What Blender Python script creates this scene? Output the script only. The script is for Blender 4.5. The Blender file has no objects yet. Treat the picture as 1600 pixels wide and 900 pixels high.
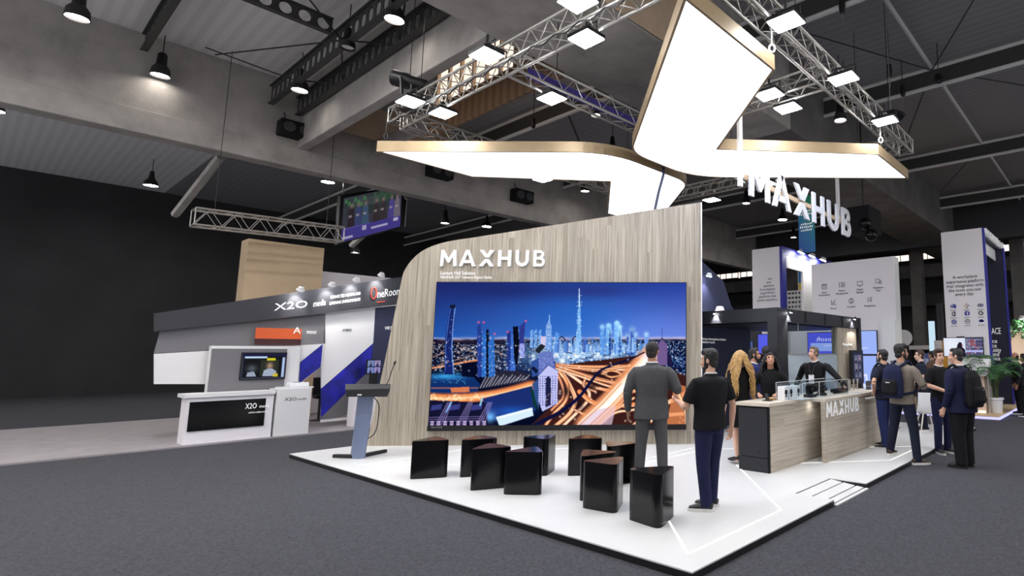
import bpy, bmesh, math, random
import numpy as np
from mathutils import Vector, Matrix
random.seed(7)
RNG = np.random.default_rng(11)
C = bpy.context.scene.collection
PI = math.pi

# ------------------------------------------------------------------ camera
F, CX, CY = 869.95, 1098.23, 441.78
PITCH, ROLL, YAW = 0.12598, -0.00165, 0.64184
HC = 1.77
HP = 0.07          # platform height
def _cam():
    c, s = math.cos(YAW), math.sin(YAW)
    r = Vector((c, s, 0)); f = Vector((-s, c, 0)); u = Vector((0, 0, 1))
    f2 = f*math.cos(PITCH) + u*math.sin(PITCH); u2 = u*math.cos(PITCH) - f*math.sin(PITCH)
    r3 = r*math.cos(ROLL) + u2*math.sin(ROLL); u3 = u2*math.cos(ROLL) - r*math.sin(ROLL)
    return r3, u3, f2
CR, CU, CF = _cam()
CO = Vector((0, 0, HC))
cd = bpy.data.cameras.new('camera'); cam = bpy.data.objects.new('camera', cd); C.objects.link(cam)
cam.matrix_world = Matrix(((CR.x, CU.x, -CF.x, CO.x), (CR.y, CU.y, -CF.y, CO.y), (CR.z, CU.z, -CF.z, CO.z), (0, 0, 0, 1)))
cd.sensor_width = 36; cd.lens = F/1600*36
cd.shift_x = (800-CX)/1600; cd.shift_y = (CY-450)/1600
cd.clip_end = 300
bpy.context.scene.camera = cam

# where a sight line of the survey meets a real plane of the hall
def ray(px, py): return CR*((px-CX)/F) - CU*((py-CY)/F) + CF
def G(px, py, z=0.0):
    d = ray(px, py); return CO + d*((z-HC)/d.z)
def PL(px, py, p0, n):
    d = ray(px, py); return CO + d*((p0-CO).dot(n)/d.dot(n))
def VX(px, py, x): return PL(px, py, Vector((x, 0, 0)), Vector((1, 0, 0)))
def VY(px, py, y): return PL(px, py, Vector((0, y, 0)), Vector((0, 1, 0)))
def AD(px, depth, z=0.0):   # ground point under a column at a depth along the view axis
    d = ray(px, 552); d = Vector((d.x, d.y, 0)); f = Vector((CF.x, CF.y, 0)).normalized()
    p = d*(depth/d.dot(f)); return Vector((p.x, p.y, z))

# ------------------------------------------------------------------ materials
def lin(c):
    return tuple((v/255/12.92 if v/255 <= .04045 else ((v/255+.055)/1.055)**2.4) for v in c[:3])
def sc3(c): return (*lin(c), 1)
class NT:
    def __init__(s, name):
        s.m = bpy.data.materials.new(name); s.m.use_nodes = True
        s.t = s.m.node_tree; s.n = s.t.nodes; s.l = s.t.links
        s.b = s.n['Principled BSDF']; s.o = s.n['Material Output']
    def add(s, kind, **kw):
        q = s.n.new(kind)
        for k, v in kw.items():
            if k in q.inputs: q.inputs[k].default_value = v
            else: setattr(q, k, v)
        return q
    def link(s, a, b): s.l.new(a, b)
def ramp(nt, fac, stops):
    r = nt.add('ShaderNodeValToRGB'); e = r.color_ramp.elements
    while len(e) < len(stops): e.new(.5)
    for q, (p, c) in zip(e, stops): q.position = p; q.color = c
    nt.link(fac, r.inputs['Fac']); return r
def mat(name, col, rough=.5, metal=0, emit=0, ecol=None, var=0, vscale=8, bump=0, bscale=60, stretch=(1, 1, 1), spec=.5, alpha=None, trans=0, coat=0):
    nt = NT(name); b = nt.b
    b.inputs['Base Color'].default_value = sc3(col); b.inputs['Roughness'].default_value = rough
    b.inputs['Metallic'].default_value = metal; b.inputs['Specular IOR Level'].default_value = spec
    if coat: b.inputs['Coat Weight'].default_value = coat
    if trans: b.inputs['Transmission Weight'].default_value = trans
    if emit:
        b.inputs['Emission Color'].default_value = sc3(ecol or col); b.inputs['Emission Strength'].default_value = emit
    if var or bump:
        tc = nt.add('ShaderNodeTexCoord'); mp = nt.add('ShaderNodeMapping'); mp.inputs['Scale'].default_value = stretch
        nt.link(tc.outputs['Object'], mp.inputs['Vector'])
    if var:
        no = nt.add('ShaderNodeTexNoise', Scale=vscale, Detail=5.0, Roughness=.6); nt.link(mp.outputs[0], no.inputs['Vector'])
        a = [max(0, v*(1-var)) for v in lin(col)]; c2 = [min(1, v*(1+var)) for v in lin(col)]
        r = ramp(nt, no.outputs['Fac'], [(.3, (*a, 1)), (.7, (*c2, 1))]); nt.link(r.outputs[0], b.inputs['Base Color'])
    if bump:
        n2 = nt.add('ShaderNodeTexNoise', Scale=bscale, Detail=4.0); nt.link(mp.outputs[0], n2.inputs['Vector'])
        bp = nt.add('ShaderNodeBump', Strength=bump, Distance=.02); nt.link(n2.outputs['Fac'], bp.inputs['Height'])
        nt.link(bp.outputs[0], b.inputs['Normal'])
    return nt.m
def emat(name, col, strength):
    nt = NT(name); e = nt.add('ShaderNodeEmission'); e.inputs['Color'].default_value = sc3(col); e.inputs['Strength'].default_value = strength
    nt.link(e.outputs[0], nt.o.inputs['Surface']); return nt.m
def picmat(name, strength):
    nt = NT(name); e = nt.add('ShaderNodeEmission'); a = nt.add('ShaderNodeAttribute'); a.attribute_name = 'pic'
    e.inputs['Strength'].default_value = strength; nt.link(a.outputs['Color'], e.inputs['Color'])
    nt.link(e.outputs[0], nt.o.inputs['Surface']); return nt.m
def woodmat(name, cols, axis, rough=.55, plank=.19):
    # long-grained laminate: planks across the grain, streaks and knots along it
    nt = NT(name); tc = nt.add('ShaderNodeTexCoord'); sep = nt.add('ShaderNodeSeparateXYZ'); nt.link(tc.outputs['Object'], sep.inputs[0])
    if axis == 'z':      # grain vertical; across = along the wall
        q = nt.add('ShaderNodeMath', operation='ADD'); nt.link(sep.outputs['X'], q.inputs[0]); nt.link(sep.outputs['Y'], q.inputs[1])
        across, along = q.outputs[0], sep.outputs['Z']
    else:
        q = nt.add('ShaderNodeMath', operation='ADD'); nt.link(sep.outputs['X'], q.inputs[0]); nt.link(sep.outputs['Y'], q.inputs[1])
        across, along = sep.outputs['Z'], q.outputs[0]
    dv = nt.add('ShaderNodeMath', operation='DIVIDE'); nt.link(across, dv.inputs[0]); dv.inputs[1].default_value = plank
    fl = nt.add('ShaderNodeMath', operation='FLOOR'); nt.link(dv.outputs[0], fl.inputs[0])
    wn = nt.add('ShaderNodeTexWhiteNoise', noise_dimensions='1D'); nt.link(fl.outputs[0], wn.inputs['W'])
    # board ends staggered along the grain
    of = nt.add('ShaderNodeMath', operation='MULTIPLY'); nt.link(wn.outputs['Value'], of.inputs[0]); of.inputs[1].default_value = 7.0
    al = nt.add('ShaderNodeMath', operation='ADD'); nt.link(along, al.inputs[0]); nt.link(of.outputs[0], al.inputs[1])
    ad = nt.add('ShaderNodeMath', operation='DIVIDE'); nt.link(al.outputs[0], ad.inputs[0]); ad.inputs[1].default_value = 2.6
    af = nt.add('ShaderNodeMath', operation='FLOOR'); nt.link(ad.outputs[0], af.inputs[0])
    cb = nt.add('ShaderNodeCombineXYZ'); nt.link(fl.outputs[0], cb.inputs[0]); nt.link(af.outputs[0], cb.inputs[1])
    w2 = nt.add('ShaderNodeTexWhiteNoise', noise_dimensions='3D'); nt.link(cb.outputs[0], w2.inputs['Vector'])
    c1 = nt.add('ShaderNodeCombineXYZ')
    m1 = nt.add('ShaderNodeMath', operation='MULTIPLY'); nt.link(across, m1.inputs[0]); m1.inputs[1].default_value = 24
    m2 = nt.add('ShaderNodeMath', operation='MULTIPLY'); nt.link(al.outputs[0], m2.inputs[0]); m2.inputs[1].default_value = .7
    m3 = nt.add('ShaderNodeMath', operation='MULTIPLY'); nt.link(w2.outputs['Value'], m3.inputs[0]); m3.inputs[1].default_value = 30
    nt.link(m1.outputs[0], c1.inputs[0]); nt.link(m2.outputs[0], c1.inputs[1]); nt.link(m3.outputs[0], c1.inputs[2])
    no = nt.add('ShaderNodeTexNoise', Scale=1.0, Detail=8.0, Roughness=.62, Distortion=.6); nt.link(c1.outputs[0], no.inputs['Vector'])
    r = ramp(nt, no.outputs['Fac'], [(.26, sc3(cols[0])), (.42, sc3(cols[1])), (.55, sc3(cols[2])), (.75, sc3(cols[3]))])
    tone = nt.add('ShaderNodeMapRange'); nt.link(w2.outputs['Value'], tone.inputs['Value']); tone.inputs['To Min'].default_value = .86; tone.inputs['To Max'].default_value = 1.06
    mx = nt.add('ShaderNodeMixRGB', blend_type='MULTIPLY', Fac=1.0); nt.link(r.outputs[0], mx.inputs['Color1']); nt.link(tone.outputs[0], mx.inputs['Color2'])
    nt.link(mx.outputs[0], nt.b.inputs['Base Color']); nt.b.inputs['Roughness'].default_value = rough
    return nt.m
def stripemat(name, c0, c1, axis, period, rough=.6, duty=.5):
    nt = NT(name); tc = nt.add('ShaderNodeTexCoord'); sep = nt.add('ShaderNodeSeparateXYZ'); nt.link(tc.outputs['Object'], sep.inputs[0])
    d = nt.add('ShaderNodeMath', operation='DIVIDE'); nt.link(sep.outputs[axis], d.inputs[0]); d.inputs[1].default_value = period
    fr = nt.add('ShaderNodeMath', operation='FRACT'); nt.link(d.outputs[0], fr.inputs[0])
    r = ramp(nt, fr.outputs[0], [(duty-.08, sc3(c0)), (duty, sc3(c1))]); nt.link(r.outputs[0], nt.b.inputs['Base Color'])
    nt.b.inputs['Roughness'].default_value = rough
    bp = nt.add('ShaderNodeBump', Strength=.6, Distance=.03); nt.link(fr.outputs[0], bp.inputs['Height']); nt.link(bp.outputs[0], nt.b.inputs['Normal'])
    return nt.m

def glassmat(name, col, clear=.85, rough=.03):
    nt = NT(name); tr = nt.add('ShaderNodeBsdfTransparent'); tr.inputs['Color'].default_value = sc3(col)
    gl = nt.add('ShaderNodeBsdfGlossy', Roughness=rough); mx = nt.add('ShaderNodeMixShader')
    lw = nt.add('ShaderNodeLayerWeight', Blend=.25); fr = nt.add('ShaderNodeMath', operation='POWER'); nt.link(lw.outputs['Facing'], fr.inputs[0]); fr.inputs[1].default_value = 3
    ad = nt.add('ShaderNodeMath', operation='MULTIPLY_ADD'); nt.link(fr.outputs[0], ad.inputs[0]); ad.inputs[1].default_value = .35; ad.inputs[2].default_value = (1-clear)*.4
    nt.link(ad.outputs[0], mx.inputs['Fac']); nt.link(tr.outputs[0], mx.inputs[1]); nt.link(gl.outputs[0], mx.inputs[2])
    nt.link(mx.outputs[0], nt.o.inputs['Surface']); return nt.m
def frostmat(name, col, milky=.75):
    nt = NT(name); tr = nt.add('ShaderNodeBsdfTransparent'); tr.inputs['Color'].default_value = (1, 1, 1, 1)
    tl = nt.add('ShaderNodeBsdfTranslucent'); tl.inputs['Color'].default_value = sc3(col)
    df = nt.add('ShaderNodeBsdfDiffuse'); df.inputs['Color'].default_value = sc3(col)
    a = nt.add('ShaderNodeMixShader', Fac=.5); nt.link(tl.outputs[0], a.inputs[1]); nt.link(df.outputs[0], a.inputs[2])
    b = nt.add('ShaderNodeMixShader', Fac=milky); nt.link(tr.outputs[0], b.inputs[1]); nt.link(a.outputs[0], b.inputs[2])
    nt.link(b.outputs[0], nt.o.inputs['Surface']); return nt.m

M = {}
M['carpet'] = mat('carpet', (79, 79, 84), .95, var=.3, vscale=38, bump=.6, bscale=260, spec=.1)
M['deck'] = mat('deck', (214, 213, 211), .38, var=.02, vscale=2, spec=.4)
M['black'] = mat('black_paint', (14, 14, 17), .45)
M['black_gloss'] = mat('black_lacquer', (8, 8, 10), .17, spec=.32)
M['black_matte'] = mat('black_matte', (22, 22, 26), .8, spec=.3)
M['frame_black'] = mat('frame_black', (30, 31, 37), .5)
M['white'] = mat('white_paint', (226, 224, 224), .5)
M['white_gloss'] = mat('white_gloss', (235, 235, 236), .25)
M['warm_white'] = mat('warm_white', (236, 226, 214), .6)
M['offwhite'] = mat('off_white_panel', (236, 231, 234), .6)
M['grey'] = mat('grey_paint', (120, 120, 124), .5)
M['dgrey'] = mat('dark_grey_paint', (58, 58, 62), .6)
M['alu'] = mat('aluminium', (186, 182, 176), .38, .85)
M['steel'] = mat('dark_steel', (60, 60, 62), .5, .5)
M['steel_tube'] = mat('grey_steel_tube', (214, 212, 210), .5)
M['gold'] = mat('brushed_gold', (160, 138, 106), .45, .3, var=.06, vscale=3)
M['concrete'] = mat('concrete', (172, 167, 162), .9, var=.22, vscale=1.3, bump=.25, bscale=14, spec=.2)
M['concrete_shade'] = mat('concrete_painted_shade', (112, 109, 106), .9, var=.22, vscale=1.3, bump=.25, bscale=14, spec=.2)  # same concrete with the shade of the rear hall put into its colour
M['concrete_warmlit'] = mat('concrete_painted_glow', (196, 172, 146), .9, var=.18, vscale=1.1, bump=.25, bscale=14, spec=.2)  # concrete tinted tan, warm lamplight put into the colour
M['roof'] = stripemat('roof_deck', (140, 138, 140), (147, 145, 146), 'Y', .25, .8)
M['roof_lit'] = stripemat('roof_deck_painted_lit', (222, 219, 218), (232, 229, 228), 'Y', .25, .8)  # same deck, brighter lighting of the left bay painted in
M['roofsteel'] = mat('roof_steel', (62, 62, 60), .6)
M['brown_deck'] = stripemat('brown_corrugated', (128, 98, 72), (150, 118, 88), 'X', .3, .7)
M['walldark'] = mat('dark_wall', (52, 52, 54), .85, var=.2, vscale=.6)
M['navy'] = mat('navy_panel', (26, 28, 54), .5)
M['navy_dark'] = mat('midnight_panel', (40, 44, 72), .55)
M['blue'] = mat('royal_blue', (42, 44, 150), .5)
M['blue_print'] = mat('blue_print', (26, 28, 150), .5, var=.75, vscale=2.2)
M['header'] = mat('header_charcoal', (48, 48, 54), .55)
M['charcoal'] = mat('charcoal_panel', (44, 44, 50), .6)
M['greypanel'] = mat('grey_panel', (112, 110, 113), .6)
M['text_dark'] = mat('dark_lettering', (40, 40, 52), .6)
M['text_white'] = mat('white_lettering', (240, 240, 240), .5, emit=.25, ecol=(255, 255, 255))
M['white_letter'] = mat('white_letter', (236, 236, 238), .4, emit=.12, ecol=(255, 255, 255))
M['hung_letter'] = mat('hanging_letter_white', (216, 216, 220), .5)
M['red'] = mat('red_print', (196, 60, 44), .5)
M['orange'] = mat('orange_print', (214, 92, 40), .5)
M['yellow'] = mat('yellow_print', (226, 168, 60), .5)
M['wood_z'] = woodmat('grey_oak_vertical', [(104, 93, 80), (152, 141, 125), (172, 161, 145), (192, 183, 168)], 'z')
M['wood_h'] = woodmat('grey_oak_horizontal', [(140, 127, 111), (176, 164, 147), (190, 179, 163), (204, 194, 180)], 'h')
M['wood_top'] = mat('pale_oak_top', (206, 194, 178), .4, var=.08, vscale=4, stretch=(1, 6, 1))
M['tan_wood'] = mat('tan_plywood', (196, 170, 138), .6, var=.06, vscale=2)
M['lect'] = mat('lectern_grey_blue', (122, 134, 162), .4, .3)
M['lect_dark'] = mat('lectern_dark', (50, 50, 52), .5)
M['glass'] = glassmat('clear_glass', (236, 242, 244), .9)
M['acrylic'] = glassmat('clear_acrylic', (244, 248, 250), .86)
M['frost'] = frostmat('frosted_glass', (206, 218, 226), .8)
M['sign_face'] = emat('sign_light', (228, 235, 255), 3.6)
M['flood'] = emat('flood_light', (246, 249, 255), 62)
M['bay'] = emat('bay_light', (255, 246, 236), 26)
M['bay_fill'] = emat('bay_light_added_fill', (252, 250, 248), 300)  # fill brightness of the added lamps
M['spot'] = emat('spot_light', (250, 252, 255), 60)
M['strip'] = emat('led_strip', (255, 255, 252), 1.15)
M['strip_b'] = emat('led_strip_blue', (170, 170, 255), 1.6)
M['lightbox'] = emat('window_light', (255, 240, 222), 1.3)
M['skylight'] = emat('skylight_glow', (255, 232, 212), 1.1)
M['soft_warm'] = emat('warm_glow', (255, 226, 200), 1.6)
M['screen_blue'] = emat('screen_blue', (84, 92, 222), .9)
M['screen_blue2'] = emat('screen_pale_blue', (150, 172, 238), .95)
M['screen_white'] = emat('screen_white', (214, 220, 250), .95)
M['pic'] = picmat('screen_picture', .9)
M['leaf'] = mat('palm_leaf', (66, 112, 66), .5, var=.3, vscale=10)
M['stem'] = mat('palm_stem', (70, 84, 40), .7)
M['floor_oak'] = mat('oak_floor', (196, 170, 134), .5, var=.08, vscale=3)
M['beige'] = mat('beige_panel', (232, 206, 186), .6)
M['banner'] = None

# ------------------------------------------------------------------ mesh tools
WM = {}
def setp(o, label=None, cat=None, group=None, kind=None):
    if label: o['label'] = label
    if cat: o['category'] = cat
    if group: o['group'] = group
    if kind: o['kind'] = kind
    return o
def empty(name, loc=(0, 0, 0), rz=0, label=None, cat=None, group=None, kind=None):
    o = bpy.data.objects.new(name, None); C.objects.link(o); o.empty_display_size = .1
    o.location = loc; o.rotation_euler = (0, 0, rz)
    WM[o.name] = Matrix.Translation(Vector(loc)) @ Matrix.Rotation(rz, 4, 'Z')
    return setp(o, label, cat, group, kind)
def wmat(o): return WM.get(o.name, Matrix.Identity(4)) if o else Matrix.Identity(4)
class MB:
    """collects shapes in world (or proto-local) coordinates, builds ONE mesh"""
    def __init__(s): s.v = []; s.f = []; s.m = []
    def add(s, vs, fs, mi=0):
        k = len(s.v); s.v += [Vector(q) for q in vs]; s.f += [[k+i for i in f] for f in fs]; s.m += [mi]*len(fs); return s
    def box(s, lo, hi, mi=0):
        x0, y0, z0 = [min(a, b) for a, b in zip(lo, hi)]; x1, y1, z1 = [max(a, b) for a, b in zip(lo, hi)]
        return s.add([(x0, y0, z0), (x1, y0, z0), (x1, y1, z0), (x0, y1, z0), (x0, y0, z1), (x1, y0, z1), (x1, y1, z1), (x0, y1, z1)],
                     [(0, 3, 2, 1), (4, 5, 6, 7), (0, 1, 5, 4), (1, 2, 6, 5), (2, 3, 7, 6), (3, 0, 4, 7)], mi)
    def obox(s, c, ax, ay, az, mi=0):  # oriented box: centre and three half vectors
        c, ax, ay, az = Vector(c), Vector(ax), Vector(ay), Vector(az)
        vs = [c+ax*i+ay*j+az*k for k in (-1, 1) for i, j in ((-1, -1), (1, -1), (1, 1), (-1, 1))]
        return s.add(vs, [(0, 3, 2, 1), (4, 5, 6, 7), (0, 1, 5, 4), (1, 2, 6, 5), (2, 3, 7, 6), (3, 0, 4, 7)], mi)
    def prism(s, pts, off, mi=0):      # polygon (3D points) pushed along off
        pts = [Vector(p) for p in pts]; n = len(pts); off = Vector(off)
        return s.add(pts+[p+off for p in pts], [list(range(n))[::-1], list(range(n, 2*n))]+[(i, (i+1) % n, n+(i+1) % n, n+i) for i in range(n)], mi)
    def ring(s, outer, inner, off, mi=0):
        outer = [Vector(p) for p in outer]; inner = [Vector(p) for p in inner]; n = len(outer); off = Vector(off)
        vs = outer+inner+[p+off for p in outer]+[p+off for p in inner]; fs = []
        for i in range(n):
            j = (i+1) % n
            fs += [(i, n+i, n+j, j), (2*n+i, 2*n+j, 3*n+j, 3*n+i), (i, j, 2*n+j, 2*n+i), (n+i, 3*n+i, 3*n+j, n+j)]
        return s.add(vs, fs, mi)
    def tube(s, pts, r, n=8, mi=0, closed=False):
        pts = [Vector(p) for p in pts]; rs = r if isinstance(r, (list, tuple)) else [r]*len(pts); k0 = len(pts); vs = []; up = None
        for i, p in enumerate(pts):
            a = pts[i-1] if (i or closed) else p; b = pts[(i+1) % k0] if (i < k0-1 or closed) else p
            t = (b-a).normalized() if (b-a).length > 1e-9 else Vector((0, 0, 1))
            if up is None: up = t.orthogonal().normalized()
            up = (up - t*up.dot(t)); up = up.normalized() if up.length > 1e-6 else t.orthogonal().normalized()
            w = t.cross(up)
            vs += [p+(up*math.cos(q*2*PI/n)+w*math.sin(q*2*PI/n))*rs[i] for q in range(n)]
        fs = []
        for i in range(k0-1 if not closed else k0):
            j = (i+1) % k0
            fs += [(i*n+q, i*n+(q+1) % n, j*n+(q+1) % n, j*n+q) for q in range(n)]
        if not closed: fs += [list(range(n))[::-1], list(range((k0-1)*n, k0*n))]
        return s.add(vs, fs, mi)
    def lathe(s, prof, c, n=20, mi=0, M4=None):
        vs = []; k = len(prof); c = Vector(c)
        for r, z in prof:
            for q in range(n):
                p = Vector((max(r, 1e-4)*math.cos(q*2*PI/n), max(r, 1e-4)*math.sin(q*2*PI/n), z))
                vs.append(c+(M4 @ p if M4 else p))
        fs = [(i*n+q, i*n+(q+1) % n, (i+1)*n+(q+1) % n, (i+1)*n+q) for i in range(k-1) for q in range(n)]
        fs += [list(range(n))[::-1], list(range((k-1)*n, k*n))]
        return s.add(vs, fs, mi)
    def sph(s, c, r, mi=0, nu=14, nv=9, M3=None):
        c = Vector(c); r = (r, r, r) if isinstance(r, (int, float)) else r; vs = []; 
        def P(p): return c+(M3 @ Vector(p) if M3 else Vector(p))
        vs.append(P((0, 0, -r[2])))
        for j in range(1, nv):
            t = -PI/2+PI*j/nv
            vs += [P((r[0]*math.cos(t)*math.cos(2*PI*i/nu), r[1]*math.cos(t)*math.sin(2*PI*i/nu), r[2]*math.sin(t))) for i in range(nu)]
        vs.append(P((0, 0, r[2]))); L = len(vs)-1; fs = []
        for i in range(nu):
            j = (i+1) % nu; fs.append((0, 1+j, 1+i)); fs.append((L, L-nu+i, L-nu+j))
            for q in range(nv-2): fs.append((1+q*nu+i, 1+q*nu+j, 1+(q+1)*nu+j, 1+(q+1)*nu+i))
        return s.add(vs, fs, mi)
    def mesh(s, name, mats, inv=None, smooth=False, fix=True):
        me = bpy.data.meshes.new(name); inv = inv or Matrix.Identity(4)
        me.from_pydata([tuple(inv @ v) for v in s.v], [], s.f)
        for m in (mats if isinstance(mats, (list, tuple)) else [mats]): me.materials.append(m)
        me.polygons.foreach_set('material_index', s.m)
        if fix:
            bm = bmesh.new(); bm.from_mesh(me); bmesh.ops.recalc_face_normals(bm, faces=bm.faces); bm.to_mesh(me); bm.free()
        if smooth: me.polygons.foreach_set('use_smooth', [True]*len(me.polygons))
        me.update(); return me
    def build(s, name, mats, parent=None, bevel=0, smooth=False, label=None, cat=None, group=None, kind=None, seg=2, fix=True, origin=None):
        W = wmat(parent); L = Matrix.Identity(4)
        if parent is None and s.v:   # a free-standing mesh keeps its origin at its own base
            if origin is None:
                xs = [v.x for v in s.v]; ys = [v.y for v in s.v]; zs = [v.z for v in s.v]
                origin = ((min(xs)+max(xs))/2, (min(ys)+max(ys))/2, min(zs))
            L = Matrix.Translation(Vector(origin)); W = L
        o = bpy.data.objects.new(name, s.mesh(name, mats, W.inverted(), smooth, fix)); C.objects.link(o)
        if parent is not None: o.parent = parent
        else: o.location = origin or (0, 0, 0)
        WM[o.name] = W
        if bevel:
            b = o.modifiers.new('bevel', 'BEVEL'); b.width = bevel; b.segments = seg; b.limit_method = 'ANGLE'; b.angle_limit = .6
        if smooth:
            try: o.data.set_sharp_from_angle(angle=.7)
            except Exception: pass
        return setp(o, label, cat, group, kind)
def copy_tree(o, parent=None):
    c = o.copy(); C.objects.link(c)
    if parent: c.parent = parent
    for ch in list(o.children): copy_tree(ch, c)
    return c
def xf(parent, me, name):
    o = bpy.data.objects.new(name, me); C.objects.link(o); o.parent = parent; WM[o.name] = wmat(parent); return o
DG = None
def text(name, s, size, p, right, up, m, parent=None, depth=.004, align='CENTER', mirror=False, width=None, **tags):
    """lettering laid on a surface: p = centre (or left) of the base line"""
    cu = bpy.data.curves.new('t', 'FONT'); cu.body = s; cu.size = size; cu.align_x = align; cu.extrude = depth/2; cu.resolution_u = 2
    cu.space_line = .95
    ob = bpy.data.objects.new('t', cu); C.objects.link(ob)
    dg = bpy.context.evaluated_depsgraph_get(); dg.update()
    me = bpy.data.meshes.new_from_object(ob.evaluated_get(dg)); bpy.data.objects.remove(ob); bpy.data.curves.remove(cu)
    r = Vector(right).normalized(); u = Vector(up).normalized(); n = r.cross(u)
    if mirror: r = -r
    k = 1
    if width and len(me.vertices):
        xs = [v.co.x for v in me.vertices]; k = width/max(1e-6, max(xs)-min(xs))
    W = wmat(parent).inverted(); p = Vector(p)
    for v in me.vertices: v.co = W @ (p+r*v.co.x*k+u*v.co.y+n*v.co.z)
    if mirror: me.flip_normals()
    me.name = name; me.materials.clear(); me.materials.append(m)
    o = bpy.data.objects.new(name, me); C.objects.link(o)
    if parent: o.parent = parent
    WM[o.name] = wmat(parent)
    return setp(o, **tags)

def offset_poly(pts, d):
    n = len(pts); out = []
    A = sum(pts[i][0]*pts[(i+1) % n][1]-pts[(i+1) % n][0]*pts[i][1] for i in range(n)); sg = 1 if A > 0 else -1
    for i in range(n):
        a, b, c = Vector(pts[i-1]), Vector(pts[i]), Vector(pts[(i+1) % n])
        e1 = (b-a).normalized(); e2 = (c-b).normalized(); n1 = Vector((e1.y, -e1.x))*sg; n2 = Vector((e2.y, -e2.x))*sg
        k = 1+n1.dot(n2); q = (n1+n2)/max(k, .25); out.append(tuple(b+q*d))
    return out
def fillet(pts, radii, n=7):
    out = []; k = len(pts)
    for i in range(k):
        r = radii.get(i, 0); b = Vector(pts[i])
        if not r: out.append(tuple(b)); continue
        a, c = Vector(pts[i-1]), Vector(pts[(i+1) % k]); e1 = (a-b).normalized(); e2 = (c-b).normalized()
        p0 = b+e1*r; p1 = b+e2*r
        for j in range(n+1):
            t = j/n; out.append(tuple(p0*(1-t)**2+b*2*t*(1-t)+p1*t*t))
    return out

# the six letters of the wordmark, unit cap height
def arc(cx, cy, r, a0, a1, n=10): return [(cx+r*math.cos(a0+(a1-a0)*i/n), cy+r*math.sin(a0+(a1-a0)*i/n)) for i in range(n+1)]
def ringpoly(cx, cy, ro, ri, a0, a1, n=10):
    o = arc(cx, cy, ro, a0, a1, n); i = arc(cx, cy, ri, a0, a1, n); return [[o[k], o[k+1], i[k+1], i[k]] for k in range(n)]
R_ = lambda x0, y0, x1, y1: [(x0, y0), (x1, y0), (x1, y1), (x0, y1)]
GLYPH = {
 'M': (0, [[(0, 0), (.04, 1), (.2, 1), (.53, .47), (.86, 1), (1.02, 1), (1.06, 0), (.87, 0), (.84, .62), (.58, .22), (.48, .22), (.22, .62), (.19, 0)]]),
 'A': (1.24, [[(0, 0), (.2, 0), (.62, 1), (.43, 1)], [(.87, 0), (1.07, 0), (.64, 1), (.45, 1)], [(.25, .2), (.82, .2), (.75, .37), (.32, .37)]]),
 'X': (2.55, [[(.03, 1), (.29, 1), (.53, .7), (.69, 1), (.985, 1), (.66, .55), (.4, .55)], [(0, 0), (.27, 0), (.5, .28), (.72, 0), (.985, 0), (.64, .45), (.4, .45)]]),
 'H': (3.81, [R_(0, 0, .2, 1), R_(.66, 0, .86, 1), R_(.2, .4, .66, .58)]),
 'U': (4.98, [R_(0, .42, .2, 1), R_(.67, .42, .87, 1)]+ringpoly(.435, .43, .435, .235, PI, 2*PI, 12)),
 'B': (6.16, [R_(0, 0, .2, 1), R_(.2, 0, .47, .17), R_(.2, .83, .45, 1), R_(.2, .43, .47, .59)]
       + ringpoly(.44, .745, .255, .09, -PI/2, PI/2, 8)+ringpoly(.46, .285, .3, .13, -PI/2, PI/2, 8)),
}
def wordmark(parent, p, right, up, height, width, depth, m, name='letter', bevel=0, bold=0):
    """six letters as parts; p = lower left corner; depth grows towards the reader"""
    r = Vector(right).normalized(); u = Vector(up).normalized(); n = r.cross(u); p = Vector(p); kx = width/6.93
    for ch in 'MAXHUB':
        ox, polys = GLYPH[ch]; b = MB()
        for q in polys:
            A = sum(q[i][0]*q[(i+1) % len(q)][1]-q[(i+1) % len(q)][0]*q[i][1] for i in range(len(q)))
            if A < 0: q = q[::-1]
            if bold: q = offset_poly(q, bold)
            b.prism([p+r*((ox+x)*kx)+u*(y*height) for x, y in q], n*depth)
        b.build(name, m, parent, bevel=bevel)
def picture(name, arr, c00, c10, c01, m, parent=None, **tags):
    """a lit screen: colour per grid point; corners top-left, top-right, bottom-left"""
    h, w, _ = arr.shape; c00, c10, c01 = Vector(c00), Vector(c10), Vector(c01)
    a = np.clip(arr, 0, 255)/255.; a = np.where(a <= .04045, a/12.92, ((a+.055)/1.055)**2.4)
    W = np.array(wmat(parent).inverted())
    u = np.linspace(0, 1, w)[None, :, None]; v = np.linspace(0, 1, h)[:, None, None]
    P = np.array(c00)+u*np.array(c10-c00)+v*np.array(c01-c00); P = P.reshape(-1, 3); P = P @ W[:3, :3].T+W[:3, 3]
    i = np.arange(h*w).reshape(h, w); q = np.stack([i[:-1, :-1], i[1:, :-1], i[1:, 1:], i[:-1, 1:]], -1).reshape(-1, 4)
    me = bpy.data.meshes.new(name); me.vertices.add(h*w); me.vertices.foreach_set('co', P.ravel())
    nq = len(q); me.loops.add(nq*4); me.loops.foreach_set('vertex_index', q.ravel().astype(np.int32))
    me.polygons.add(nq); me.polygons.foreach_set('loop_start', np.arange(0, nq*4, 4, dtype=np.int32))
    at = me.color_attributes.new('pic', 'FLOAT_COLOR', 'POINT')
    at.data.foreach_set('color', np.concatenate([a.reshape(-1, 3), np.ones((h*w, 1))], 1).astype(np.float32).ravel())
    me.materials.append(m); me.update(calc_edges=True)
    o = bpy.data.objects.new(name, me); C.objects.link(o)
    if parent: o.parent = parent
    WM[o.name] = wmat(parent)
    return setp(o, **tags)
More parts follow.
